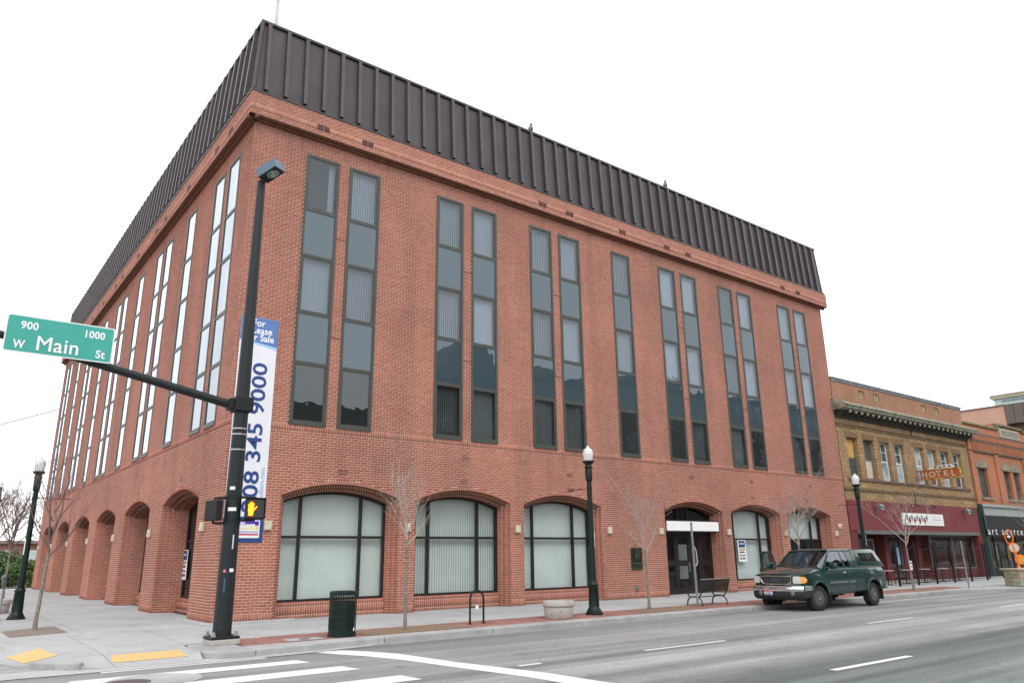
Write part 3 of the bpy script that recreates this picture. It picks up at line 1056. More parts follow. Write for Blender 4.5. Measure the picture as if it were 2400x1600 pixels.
# small wall vents
for fm, lst in ((map_main, [(8.27, 5.01), (3.64, 4.26), (8.22, 4.22), (13.16, 4.69), (13.21, 3.98 + .13), (20.49, 4.99), (24.95, 4.98), (24.9, 4.24), (30.02, 5.0), (29.5, 4.26)]),
                (map_left, [(4.49, 4.24), (11.18, 4.95), (10.6, 4.23), (17.13, 5.0), (16.61, 4.23), (22.45, 5.0), (6.9, 5.0), (22.7, 4.23)])):
    for s_, z_ in lst:
        m = MB()
        p = fm(s_ - .13, -.022, 0); r = fm(s_ + .13, .01, 0)
        X = sorted((p[0], r[0])); Y = sorted((p[1], r[1]))
        m.box(X[0], X[1], Y[0], Y[1], z_ - .05, z_ + .05)
        p = fm(s_ - .145, -.03, 0); r = fm(s_ + .145, .01, 0); X = sorted((p[0], r[0])); Y = sorted((p[1], r[1]))
        m.box(X[0], X[1], Y[0], Y[1], z_ + .05, z_ + .062)
        m.build('wall_vent', VENTD, building)
# thin expansion strips between paired strips at the middle of each spandrel
mm = MB()
for w in range(0, len(win_main) - 1):
    g0, g1 = win_main[w][1], win_main[w + 1][0]
    if g1 - g0 < .5:
        for z_ in (8.55, 12.0): mm.box(g0, g1, -.012, .0, z_ - .02, z_ + .02)
mm.build('expansion_strip', VENTD, building)
# expansion joint right of the second bay (dark line) and downward
mm = MB(); mm.box(6.05, 6.068, -.0075, .0, 4.25, 5.62); mm.build('expansion_joint', JOINT, building)

# plinth apron at the corner
mm = MB(); mm.box(-.28, 2.3, -.28, -.004, -.03, .055); mm.box(-.28, -.004, -.004, 2.4, -.03, .055)
mm.build('corner_plinth', CONC, building, bevel=.01)

# ------------------------------------------------------------------ roof: sloped, ribbed metal band
ZR0, ZR1 = 16.27, 19.05
DB, DT = -.22, -.063
mb = MB()
def rp(s_, t):   # point on main slope
    return Vector((s_, DB + (DT - DB) * t, ZR0 + .1 + (ZR1 - ZR0 - .1) * t))
cor_b = (DB, DB); cor_t = (DT, DT)
XE = ML + .05
pts_b = [(DB, DB), (XE, DB), (XE + .02, 12.0), (DB, LL)]
pts_t = [(DT, DT), (XE - .12, DT), (XE - .10, 12.0), (DT, LL)]
zb, zt = ZR0 + .002, ZR1
mb.poly([(DB, DB, zb), (XE, DB, zb), (XE - .12, DT, zt), (DT, DT, zt)])
mb.poly([(DB, LL, zb), (DB, DB, zb), (DT, DT, zt), (DT, LL, zt)])
mb.poly([(XE, DB, zb), (XE, LL, zb), (XE - .12, LL, zt), (XE - .12, DT, zt)])
mb.poly([(XE, LL, zb), (DB, LL, zb), (DT, LL, zt), (XE - .12, LL, zt)])
mb.poly([(DT, DT, zt), (XE - .12, DT, zt), (XE - .12, LL, zt), (DT, LL, zt)])
roof = mb.build('roof', ROOFM, building)
mb = MB()
mb.box(DT - .09, XE - .05, DT - .09, DT + .12, ZR1 - .0, ZR1 + .1)
mb.box(DT - .09, DT + .12, DT + .12, LL, ZR1 - .0, ZR1 + .1)
mb.box(XE - .26, XE - .05, DT + .12, LL, ZR1, ZR1 + .1)
mb.build('roof_coping', ROOFE, roof, bevel=.012)
mb = MB()
mb.box(DB - .10, XE + .06, DB - .10, DB + .02, ZR0 - .0, ZR0 + .06)
mb.box(DB - .10, DB + .02, DB + .02, LL, ZR0, ZR0 + .06)
mb.build('roof_base_flashing', ROOFE, roof)
PITCH = .667
def slope(fm, flip, n, s0, L):
    for i in range(n):
        a = s0 + i * PITCH; b = a + PITCH - .07
        if a > L: break
        ex = min(b, L)
        m = MB()
        o = -.014
        zl, zh = ZR0 + .10, ZR1 - .03
        P = [fm(a + .07, DB + o, zl), fm(ex, DB + o, zl), fm(ex, DT + o, zh), fm(a + .07, DT + o, zh)]
        m.prism(P, Vector(fm(0, .012, 0)))
        o_ = m.build('roof_panel', ROOFM, roof)
        o_.location = Vector(fm(0, random.uniform(-.002, .001), 0)); o_.rotation_euler = (random.uniform(-.0002, .0002), 0, 0)
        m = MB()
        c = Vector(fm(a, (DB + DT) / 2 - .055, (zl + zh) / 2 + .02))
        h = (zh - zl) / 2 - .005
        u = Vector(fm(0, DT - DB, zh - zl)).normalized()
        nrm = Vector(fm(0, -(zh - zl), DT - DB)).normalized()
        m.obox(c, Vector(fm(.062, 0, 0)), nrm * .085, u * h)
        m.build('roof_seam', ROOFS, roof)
slope(map_main, False, 50, .13, XE - .1)
slope(map_left, True, 58, .40, LL - .1)
m = MB()
m.tube([(DB - .03, DB - .03, ZR0 + .08), (DT - .03, DT - .03, ZR1)], .07, 6)
m.tube([(XE, DB, ZR0 + .08), (XE - .12, DT, ZR1)], .05, 6)
m.build('roof_corner_cap', ROOFM, roof)
# closing walls of the block
mb = MB()
mb.box(ML - .3, ML, .3, LL, 0, 16.2); mb.box(.3, ML, LL - .3, LL, 0, 16.2)
mb.build('side_wall', SALB, building)
mb = MB(); mb.box(2.2, ML - .5, 2.2, LL - .5, 0, 16); mb.build('core', DARK, building)

# wall lamps: cream boxes between the arches
mb = MB()
mb.box(-.11, .11, -.10, -.008, -.135, .135)
lampw = mb.build('wall_lamp', CREAM, None, bevel=.02)
m = MB(); m.box(-.07, .07, -.115, -.098, -.11, -.02); m.build('lens', simple('lamp_lens', (.55, .52, .42), .25), lampw)
wl = []
names_m = ['cream wall lamp on the corner pier beside the hanging banner', 'cream wall lamp between the first and second street arches, behind the slim tree',
           'cream wall lamp on the pier left of the third street arch', 'cream wall lamp right of the third arch, left of the bronze plaque',
           'cream wall lamp just left of the entrance arch', 'cream wall lamp just right of the entrance sign box',
           'cream wall lamp between the last two street arches, behind bare twigs', 'cream wall lamp below the round alarm bell at the far corner']
for i, x in enumerate([1.37, 5.99, 10.53, 15.16, 18.19, 22.79, 27.3, 31.94]):
    o = lampw if i == 0 else copy_tree(lampw)
    o.location = (x, 0, 2.62); tag(o, names_m[i], 'wall lamp', 'cream wall lamps on the brick piers')
names_l = ['cream wall lamp on the side facade nearest the street corner'] + ['cream wall lamp on side facade, between side arches %s and %s from the corner' % p for p in (('one', 'two'), ('two', 'three'), ('three', 'four'), ('four', 'five'), ('five', 'six'))] + ['cream wall lamp at the far end of the side facade']
for i, y in enumerate([1.4, 7.82, 14.07, 20.19, 26.33, 32.4, 38.3]):
    o = copy_tree(lampw)
    o.location = (0, y, 2.62); o.rotation_euler = (0, 0, -pi / 2); tag(o, names_l[i], 'wall lamp', 'cream wall lamps on the brick piers')

# plaque, box, bell, posters, banner
pq = MB(); pq.box(16.33, 16.95, -.05, -.008, 1.1, 1.95)
pl = tag(pq.build('bronze_plaque', BRONZE, None, bevel=.008), 'dark bronze relief plaque on the brick left of the entrance', 'plaque')
m = MB()
for s_ in range(5):
    m.tube([(16.50 + s_ * .07, -.055, 1.40 + .03 * (s_ % 2)), (16.53 + s_ * .055, -.075, 1.55), (16.56 + s_ * .05, -.07, 1.68), (16.60 + s_ * .03, -.055, 1.82 - .03 * abs(s_ - 2))], [.03, .045, .035, .015], 6)
m.lathe([(.0, -.03), (.05, -.02), (.065, .02), (.04, .06), (0, .07)], 8, (16.66, -.06, 1.8))
m.build('relief', BRONZE, pl, smooth=50)
m = MB(); m.box(16.36, 16.92, -.058, -.049, 1.33, 1.36); m.box(16.36, 16.92, -.058, -.049, 1.14, 1.16); m.build('plaque_rail', simple('worn_bronze', (.12, .13, .09), .5, .5), pl)
m = MB(); m.box(16.50, 16.66, -.07, -.007, .30, .47); m.box(16.52, 16.64, -.10, -.07, .32, .45)
tag(m.build('utility_box', simple('grey_box', (.14, .16, .15), .6), None, bevel=.008), 'small grey metal box low on the wall below the plaque', 'box')
m = MB(); m.lathe([(.14, -.0), (.14, -.05), (.12, -.085), (.05, -.10)], 20, (32.42, -.0, 3.0), 'y')
ab = tag(m.build('alarm_bell', simple('bell_white', (.62, .52, .52), .5), None, smooth=40), 'round pale alarm bell on the brick near the red shopfront', 'bell')
m = MB(); m.lathe([(.055, -.10), (.05, -.115)], 14, (32.42, 0, 3.0), 'y'); m.build('bell_badge', REDP, ab)
# lease poster inside arch five
def poster(org, xd, yd, w, h, label, right=True):
    # org: lower left, xd, yd unit vectors
    org = Vector(org); xd = Vector(xd); yd = Vector(yd); n = xd.cross(yd)
    e = None
    m = MB(); P = [org, org + xd * w, org + xd * w + yd * h, org + yd * h]
    m.prism(P, -n * .012)
    o = tag(m.build('lease_poster', WHITE, None), label, 'poster')
    def rect(x0, x1, y0, y1, mt, k=.003, nm='print'):
        r = MB(); Q = [org + xd * (x0 * w) + yd * (y0 * h) + n * k, org + xd * (x1 * w) + yd * (y0 * h) + n * k, org + xd * (x1 * w) + yd * (y1 * h) + n * k, org + xd * (x0 * w) + yd * (y1 * h) + n * k]
        r.prism(Q, -n * .002); r.build(nm, mt, o)
    rect(.1, .9, .66, .97, NAVY, nm='blue_panel'); rect(.1, .9, .60, .645, YEL, nm='yellow_stripe'); rect(.1, .9, .565, .59, BLUEP, nm='blue_stripe'); rect(.1, .9, .53, .555, REDP, nm='red_stripe')
    text('lettering', 'Colliers', w * .19, SIGNW, o, face_mat(org + xd * (.16 * w) + yd * (.8 * h) + n * .005, xd, yd), .002)
    for i, s_ in enumerate(['Available', 'For Lease', '345-9000']):
        text('lettering', s_, w * .19, INK, o, face_mat(org + xd * (.1 * w) + yd * ((.41 - i * .15) * h) + n * .003, xd, yd), .004)
    return o
poster((24.15, .545, 1.30), (1, 0, 0), (0, 0, 1), .62, .98, 'white and blue lease poster in the arched window right of the entrance')
poster((.825, 6.42, 1.05), (0, -1, 0), (0, 0, 1), .58, .98, 'white and blue lease poster in the first dark side arch')

# vertical banner
bx0, bx1, bz0, bz1 = .10, 1.24, 2.15, 8.77
m = MB(); m.prism([(bx0, -.035, bz0), (bx1, -.035, bz0), (bx1, -.035, bz1), (bx0, -.035, bz1)], (0, .02, 0))
ban = tag(m.build('lease_banner', BANW, None), 'tall white and blue lease banner hanging on the corner behind the signal pole', 'banner')
Yb = -.037
def bp_(pts, mt, nm, k=0.0):
    m = MB(); m.prism([(x, Yb - k, z) for x, z in pts], (0, .0015, 0)); return m.build(nm, mt, ban)
n = 12
top = [(bx0 + (bx1 - bx0) * i / n, 8.03 - .13 * (i / n) ** 1.3) for i in range(n + 1)]
bp_(top + [(bx1, bz1), (bx0, bz1)], BLUEP, 'blue_header')
bp_(top + [(x, z - .035 - .05 * (x - bx0)) for x, z in reversed(top)], CBLUE, 'header_edge', .001)
for i, (s_, xx) in enumerate((('For', .44), ('Lease', .44), ('or Sale', .36))):
    text('lettering', s_, .30, SIGNW, ban, face_mat((xx, Yb - .003, 8.50 - i * .23), (1, 0, 0), (0, 0, 1)), .006, sx=.92)
up = lambda x, z: face_mat((x, Yb - .002, z), (0, 0, 1), (-1, 0, 0))
text('lettering', '208 345 9000', .61, NAVY, ban, up(.99, 2.97), .010, sx=1.30, spacing=1.0)
text('lettering', 'www.colliers.com', .20, LBLUE, ban, up(1.16, 2.88), .001, sx=.95)
bp_([(bx0, bz0), (bx1, bz0), (bx1, 2.86), (bx0, 2.86)], NAVY, 'blue_footer')
bp_([(bx0, bz0 + .12), (bx1 - .12, bz0 + .12), (bx1 - .10, bz0 + .14), (bx1 - .10, 2.76), (bx0, 2.76)], SIGNW, 'logo_border', .002)
bp_([(bx0, bz0 + .46), (bx1 - .13, bz0 + .46), (bx1 - .13, 2.735), (bx0, 2.735)], PURP, 'logo_panel', .004)
bp_([(bx0, bz0 + .34), (bx1 - .13, bz0 + .34), (bx1 - .13, bz0 + .44), (bx0, bz0 + .44)], YEL, 'yellow_stripe', .004)
bp_([(bx0, bz0 + .26), (bx1 - .13, bz0 + .26), (bx1 - .13, bz0 + .31), (bx0, bz0 + .31)], LBLUE, 'blue_stripe', .004)
bp_([(bx0, bz0 + .19), (bx1 - .13, bz0 + .19), (bx1 - .13, bz0 + .24), (bx0, bz0 + .24)], REDP, 'red_stripe', .004)
text('lettering', 'Colliers', .24, SIGNW, ban, face_mat((.30, Yb - .007, 2.60 - .06), (1, 0, 0), (0, 0, 1)), .006, sx=.93)
text('lettering', 'INTERNATIONAL', .10, SIGNW, ban, face_mat((.27, Yb - .007, 2.655 - .21), (1, 0, 0), (0, 0, 1)), .001, sx=.98)

# flagpole and birds on the roof
m = MB(); m.tube([(1.0, 2.0, 19.0), (1.0, 2.0, 27.5)], [.075, .05], 10)
m.lathe([(.12, 0), (.12, .05), (.09, .1)], 12, (1.0, 2.0, 19.02))
tag(m.build('flagpole', simple('white_pole', (.50, .48, .55), .4), None, smooth=40), 'plain white flagpole standing on the roof corner', 'flagpole')
def bird(x, y, z, rz, label):
    m = MB()
    m.lathe([(.0, .0), (.06, .03), (.095, .10), (.10, .17), (.075, .235), (.045, .27), (.0, .285)], 12, (0, 0, 0))
    o = m.build('roof_bird', simple('grey_feathers', (.16, .18, .21), .8, 0, .4, 10), None, smooth=60)
    h = MB(); h.lathe([(0, .255), (.04, .265), (.052, .30), (.045, .34), (.02, .365), (0, .37)], 10, (0, -.012, 0)); h.build('head', simple('dark_feathers', (.06, .07, .09), .7), o, smooth=60)
    h = MB(); h.obox((0, -.075, .31), (.008, 0, 0), (0, .025, -.006), (0, 0, .008)); h.build('beak', BLKMET, o)
    h = MB(); h.obox((0, .06, .05), (.035, 0, 0), (0, .02, .05), (0, .05, -.06)); h.build('tail', simple('tail_feathers', (.09, .10, .12), .8), o)
    h = MB(); h.tube([(.025, -.01, -.01), (.025, -.01, .03)], .006, 4); h.tube([(-.025, -.01, -.01), (-.025, -.01, .03)], .006, 4); h.build('leg', BLKMET, o)
    o.location = (x, y, z); o.rotation_euler = (0, 0, rz); o.scale = (1.15, 1.15, 1.15)
    tag(o, label, 'bird', 'birds on the roof edge')
bird(11.55, -.04, ZR1 + .112, .5, 'grey bird on the roof edge above the third pair of strip windows')
bird(20.16, -.04, ZR1 + .112, -.6, 'grey bird on the roof edge further down, towards the far corner')
# ------------------------------------------------------------------ ground, road, pavement
ZRD = -0.17
m = MB(); m.poly([(-900, -900, -.30), (1200, -900, -.30), (1200, 1200, -.30), (-900, 1200, -.30)])
tag(m.build('ground', simple('ground_earth', (.16, .15, .12), .95, var=.2, scale=.1), None), kind='structure')
m = MB(); m.poly([(-150, -21.6, ZRD), (260, -21.6, ZRD), (260, 0.5, ZRD), (-150, .5, ZRD)])
m.poly([(-20, .5, ZRD), (2, .5, ZRD), (2, 160, ZRD), (-20, 160, ZRD)])
m.poly([(-20, -160, ZRD), (2, -160, ZRD), (2, -21.6, ZRD), (-20, -21.6, ZRD)])
tag(m.build('road', ASPH, None), kind='structure')

def sst(x): x = max(0, min(1, x)); return x * x * (3 - 2 * x)
KY = -5.85
def hgt(x, y):
    b = -.007 * max(0, -y) - .006 * max(0, -x)
    # ramp towards the main street crossing
    fx = min(1, max(0, (x + 4.15) / .45)) * (1 if x < -1.84 else 0)
    v = sst((-4.15 - y) / 1.75)
    b1 = b + (-.158 - b) * v * fx
    # ramp towards the side street
    fy = min(1, max(0, (y + 5.1) / .35)) * min(1, max(0, (-2.3 - y) / .5))
    w = sst((-3.6 - x) / 1.5)
    b2 = b + (-.158 - b) * w * fy
    return min(b1, b2)

def clip_poly(P, x0, x1, y0, y1):
    def cut(P, ins, inter):
        out = []
        for i in range(len(P)):
            a, b = P[i], P[(i + 1) % len(P)]
            if ins(a):
                out.append(a)
                if not ins(b): out.append(inter(a, b))
            elif ins(b): out.append(inter(a, b))
        return out
    def ix(X): return lambda a, b: (X, a[1] + (b[1] - a[1]) * (X - a[0]) / (b[0] - a[0]))
    def iy(Y): return lambda a, b: (a[0] + (b[0] - a[0]) * (Y - a[1]) / (b[1] - a[1]), Y)
    for ins, it in ((lambda p: p[0] >= x0, ix(x0)), (lambda p: p[0] <= x1, ix(x1)), (lambda p: p[1] >= y0, iy(y0)), (lambda p: p[1] <= y1, iy(y1))):
        if len(P) < 3: return []
        P = cut(P, ins, it)
    return P

def slab(P, name, mat, parent, fine=False, zb=-.26):
    # densify the outline, triangulate, drape on hgt()
    step = .22 if fine else 3.0
    out = []
    for i in range(len(P)):
        a, b = Vector(P[i]), Vector(P[(i + 1) % len(P)])
        n = max(1, int((b - a).length / step))
        for k in range(n): out.append(tuple(a + (b - a) * k / n))
    pts = [Vector(p) for p in out]; nb = len(pts)
    if fine:
        xs = [p[0] for p in out]; ys = [p[1] for p in out]
        x = min(xs) + .15
        while x < max(xs):
            y = min(ys) + .15
            while y < max(ys):
                # inside test
                c = False; j = nb - 1
                for i in range(nb):
                    if (out[i][1] > y) != (out[j][1] > y) and x < (out[j][0] - out[i][0]) * (y - out[i][1]) / (out[j][1] - out[i][1]) + out[i][0]: c = not c
                    j = i
                if c: pts.append(Vector((x, y)))
                y += .2
            x += .2
    vv, ee, ff, *_ = delaunay_2d_cdt(pts, [], [list(range(nb))], 1, 1e-5)
    m = MB()
    m.v = [(v.x, v.y, hgt(v.x, v.y)) for v in vv]
    for f in ff: m.face(f)
    b = len(m.v)
    for p in out: m.v.append((p[0], p[1], hgt(*p)))
    for p in out: m.v.append((p[0], p[1], zb))
    for i in range(nb):
        j = (i + 1) % nb
        m.face((b + i, b + j, b + nb + j, b + nb + i)[::-1])
    me = bpy.data.meshes.new(name); me.from_pydata(m.v, [], m.f); me.materials.append(mat)
    bm = bmesh.new(); bm.from_mesh(me); bmesh.ops.remove_doubles(bm, verts=bm.verts, dist=1e-4); bmesh.ops.recalc_face_normals(bm, faces=bm.faces); bm.to_mesh(me); bm.free()
    ups = sum(p.normal.z for p in me.polygons if abs(p.normal.z) > .5)
    if ups < 0: me.flip_normals()
    return link(name, me, parent)

# bed under the slabs
m = MB()
m.poly([(0, KY + .1, -.065), (95, KY + .1, -.065), (95, .6, -.065), (0, .6, -.065)])
m.poly([(-4.8, -2.2, -.065), (0, -2.2, -.065), (0, 41, -.065), (-4.8, 41, -.065)])
pav = tag(m.build('pavement', JOINT, None), kind='structure')
G = .007
def grid(x0, x1, y0, y1, dx, dy, outline=None, fine=False):
    nx = max(1, round((x1 - x0) / dx)); ny = max(1, round((y1 - y0) / dy))
    for i in range(nx):
        for j in range(ny):
            a0, a1 = x0 + (x1 - x0) * i / nx + G, x0 + (x1 - x0) * (i + 1) / nx - G
            b0, b1 = y0 + (y1 - y0) * j / ny + G, y0 + (y1 - y0) * (j + 1) / ny - G
            P = [(a0, b0), (a1, b0), (a1, b1), (a0, b1)]
            if outline: P = clip_poly(outline, a0, a1, b0, b1)
            if len(P) >= 3: slab(P, 'slab', CONC, pav, fine)
def rnd(cx, cy, r, t0, t1, n=6):
    return [(cx + r * cos(radians(t0 + (t1 - t0) * i / n)), cy + r * sin(radians(t0 + (t1 - t0) * i / n))) for i in range(n + 1)]
corner = [(0, 0), (-5.05, 0), (-5.05, -2.6)] + [(-5.03, -3.3), (-4.98, -3.9), (-4.86, -4.5), (-4.62, -5.05), (-4.28, -5.55), (-3.85, -5.9), (-3.4, -6.03)] + [(-3.0, -6.08), (-1.86, -6.10), (-1.84, -5.9), (-1.80, -4.35), (-1.55, -4.05), (-.9, -3.95), (0, -3.95)]
corner = corner[::-1]
grid(-5.05, 0, -6.15, 0, 1.68, 1.54, corner, True)
grid(-4.78, .62, 0, 41, 1.8, 1.86)
grid(0, 34, -3.85, .62, 1.9, 1.5)
grid(34, 92, -3.85, -.005, 3.8, 3.85)
grid(34, 92, KY + .3, -3.85, 3.8, 1.8)
# raised nose with its kerb round the signal pole
def kerb_piece(poly, label=None):
    m = MB()
    n = len(poly)
    m.prism([(x, y, hk(x, y)) for x, y in poly], (0, 0, -.3))
    return m.build('kerb_stone', KERB, kerb, bevel=.022)
def hk(x, y): return -.007 * min(5.85, max(0, -y)) - .002 * max(0, -x)
kerb = tag(empty('kerb'), kind='structure')
nose = [(-.9, -5.36), (-.9, -3.96), (-1.5, -4.06), (-1.72, -4.3), (-1.81, -4.8), (-1.85, -5.4), (-1.78, -5.85), (-1.55, -6.12), (-1.2, -6.2), (-.9, -6.14)]
o = kerb_piece(nose); o.name = 'kerb_corner'
x = -.9
yk = lambda x: KY - .29 * (1 - sst((x + .9) / 2.6)) if x < 1.7 else KY
while x < 31:
    L = 3.03
    x1 = min(x + L, 31.0)
    kerb_piece([(x + .009, yk(x)), (x1 - .009, yk(x1)), (x1 - .009, KY + .52), (x + .009, KY + .52)])
    x = x1
bul = [(31.0, KY), (31.9, KY - .12), (32.8, KY - .55), (33.7, KY - 1.1), (34.7, KY - 1.4), (36.2, KY - 1.5), (39.2, KY - 1.5), (42.2, KY - 1.5), (45.2, KY - 1.5), (48.2, KY - 1.5), (54, KY - 1.5), (60, KY - 1.5), (66, KY - 1.5), (78, KY - 1.5), (92, KY - 1.5)]
for (x0, y0), (x1, y1) in zip(bul[:-1], bul[1:]):
    kerb_piece([(x0 + .008, y0), (x1 - .008, y1), (x1 - .008, y1 + .5), (x0 + .008, y0 + .5)])
slab([(31.2, KY + .4), (34.7, KY - .9)] + [(92, KY - .95), (92, KY + .3), (31.2, KY + .52)][0:3], 'slab', CONC, pav, False)
y = -2.35
while y < 41:
    y1 = min(y + 3.05, 41)
    m = MB(); m.prism([(-5.05, y + .009, -.035), (-4.79, y + .009, -.03), (-4.79, y1 - .009, -.03), (-5.05, y1 - .009, -.035)], (0, 0, -.25)); m.build('kerb_stone', KERB, kerb, bevel=.02)
    y = y1
# low wedge of kerb between the two ramps
m = MB(); P = [(-4.63, -5.05), (-4.30, -5.56), (-3.95, -5.86), (-3.86, -5.74), (-4.2, -5.45), (-4.52, -4.97)]
m.prism([(x, y, -.055) for x, y in P], (0, 0, -.15)); m.build('kerb_wedge', KERB, kerb, bevel=.02)

# brick paving band
B = []
rng2 = random.Random(4)
for i in range(int((34 + .88) / .2)):
    for j in range(14):
        x0 = -.88 + i * .2 + (.1 if j % 2 else 0); y0 = KY + .525 + j * .105
        B.append((x0 + .003, x0 + .197, y0 + .003, y0 + .102))
n = len(B); B = np.array(B)
Zt = -.007 * np.abs(B[:, 2]) + rng.uniform(-.0012, .0012, n) - .001
P = np.zeros((n, 8, 3)); ix = [(0, 2), (1, 2), (1, 3), (0, 3)]
for k, (a, b) in enumerate(ix):
    P[:, k, 0] = P[:, k + 4, 0] = B[:, a]; P[:, k, 1] = P[:, k + 4, 1] = B[:, b]; P[:, k, 2] = Zt; P[:, k + 4, 2] = Zt - .04
q = np.array([(0, 1, 2, 3), (4, 5, 1, 0), (5, 6, 2, 1), (6, 7, 3, 2), (7, 4, 0, 3)])
F = (q[None] + (np.arange(n) * 8)[:, None, None]).reshape(-1, 4)
me = bpy.data.meshes.new('paving_bricks'); me.from_pydata(P.reshape(-1, 3).tolist(), [], F.tolist()); me.materials.append(PAVE)
o = link('paving_bricks', me, pav); o['kind'] = 'stuff'

def sheet(P, mat, name, parent, z):
    m = MB(); m.poly([(x, y, z(x, y) if callable(z) else z) for x, y in P]); o = m.build(name, mat, parent)
    if o.data.polygons[0].normal.z < 0: o.data.flip_normals()
    return o
hz4 = lambda x, y: -.007 * max(0, -y) - .006 * max(0, -x) + .005
sheet([(2.0, -5.28), (5.0, -5.28), (5.0, -4.15), (1.95, -4.2)], DIRT, 'tree_pit', pav, hz4)
sheet([(11.6, -5.2), (14.3, -5.2), (14.3, -4.0), (11.6, -4.0)], DIRT, 'tree_pit', pav, hz4)
sheet([(20.0, -5.2), (22.4, -5.2), (22.4, -4.0), (20.0, -4.0)], DIRT, 'tree_pit', pav, hz4)
sheet([(29.2, -5.2), (31.2, -5.2), (31.2, -4.0), (29.2, -4.0)], DIRT, 'tree_pit', pav, hz4)
sheet([(-4.5, .35), (-3.22, .75), (-3.22, 3.2), (-4.5, 2.5)], PITL, 'tree_pit', pav, hz4)
sheet([(.15, -5.22), (1.0, -5.22), (1.0, -4.72), (.15, -4.72)], CONC, 'utility_pad', pav, hz4)
m = MB(); m.lathe([(.13, 0), (.13, .004)], 16, (.6, -4.97, -.029)); m.build('valve_cover', simple('rust_cover', (.14, .07, .05), .8), pav)

# tactile panels with truncated domes
def tactile(P, label, nu, nv):
    m = MB()
    A, Bq, C_, D_ = [Vector(p) for p in P]
    nn = 8
    for i in range(nn):
        for j in range(nn):
            def pt(u, v):
                p = (A * (1 - u) + Bq * u) * (1 - v) + (D_ * (1 - u) + C_ * u) * v
                return (p.x, p.y, hgt(p.x, p.y) + .006)
            m.poly([pt(i / nn, j / nn), pt((i + 1) / nn, j / nn), pt((i + 1) / nn, (j + 1) / nn), pt(i / nn, (j + 1) / nn)])
    o = m.build('tactile_panel', YPAINT, pav)
    d = MB()
    for i in range(nu):
        for j in range(nv):
            u, v = (i + .5) / nu, (j + .5) / nv
            p = (A * (1 - u) + Bq * u) * (1 - v) + (D_ * (1 - u) + C_ * u) * v
            d.lathe([(.014, 0), (.008, .006)], 5, (p.x, p.y, hgt(p.x, p.y) + .006))
    d.build('domes', YPAINT, o)
tactile([(-3.34, -5.45), (-1.88, -5.42), (-1.86, -4.72), (-3.26, -4.75)], '', 22, 10)
tactile([(-4.66, -4.40), (-4.05, -4.02), (-4.17, -2.5), (-4.82, -2.9)], '', 10, 22)

# concrete gutter apron at the corner, with its dark tar seam against the asphalt
gt_ = [(-20, -6.35), (-4.9, -6.35), (-3.4, -6.42), (-1.4, -6.44), (.2, -6.38), (1.6, -6.12), (2.2, -5.95)]
sheet(gt_ + [(2.2, -5.8), (-1, -5.6), (-6.5, -5.4), (-6.5, -6.0), (-20, -6.0)], CONC, 'gutter_apron', pav, ZRD + .006)
sheet(gt_ + [(x, y - .035) for x, y in gt_[::-1]], JOINT, 'tar_seam', pav, ZRD + .008)
# road markings
mk = tag(empty('road_markings'), kind='structure')
ZM = ZRD + .004
def mark(P, name): return sheet(P, WPAINT, name, mk, ZM)
for (x0, x1), (y0, y1), sl in (((-3.72, -.86), (-6.58, -6.22), .05), ((-4.3, -.52), (-7.75, -7.25), .09), ((-4.6, -.24), (-9.2, -8.62), .1), ((-4.8, .02), (-10.9, -10.3), .06), ((-4.8, .1), (-12.7, -12.1), .1), ((-4.8, .1), (-14.5, -13.9), .1), ((-4.8, .1), (-16.4, -15.8), .1), ((-4.8, .1), (-18.3, -17.7), .1)):
    mark([(x0, y0), (x1 + sl, y0), (x1, y1), (x0 - .02, y1)], 'crossing_bar')
mark([(.22, -6.28), (.85, -6.42), (1.15, -7.0), (1.42, -7.75), (1.58, -9.6), (1.95, -11.7), (2.3, -19.5), (1.75, -19.5), (1.45, -11.9), (1.16, -9.9), (1.02, -8.75), (.72, -7.6), (.50, -7.1)], 'stop_line')
for i in range(9):
    x0 = 5.32 + 8.72 * (i - 1)
    if i: mark([(x0, -10.83), (x0 + 2.6, -10.83), (x0 + 2.6, -10.72), (x0, -10.72)], 'lane_dash')
    else: mark([(2.1, -10.83), (2.62, -10.83), (2.62, -10.72), (2.1, -10.72)], 'lane_dash')
    if i: mark([(x0 + .25, -14.74), (x0 + 2.86, -14.74), (x0 + 2.86, -14.60), (x0 + .25, -14.60)], 'lane_dash')
    if i: mark([(x0 + .05, -18.5), (x0 + 2.62, -18.5), (x0 + 2.62, -18.38), (x0 + .05, -18.38)], 'lane_dash')
m = MB(); m.lathe([(.72, 0), (.72, .002)], 32, (-3.2, -8.02, ZM + .002)); tag(m.build('manhole_collar', KERB, mk))
m = MB(); m.lathe([(.33, 0), (.33, .004)], 28, (-3.6, -8.05, ZM + .005)); m.build('manhole_cover', simple('cast_iron_cover', (.09, .08, .075), .7, .3), mk)
# far pavement (behind the camera)
m = MB(); m.box(2.0, 120, -30, -21.6, -.25, -.02); m.box(-9.2, 2.0, -30, -21.6, -.25, -.02)
tag(m.build('far_pavement', CONC, None, bevel=.02), kind='structure')

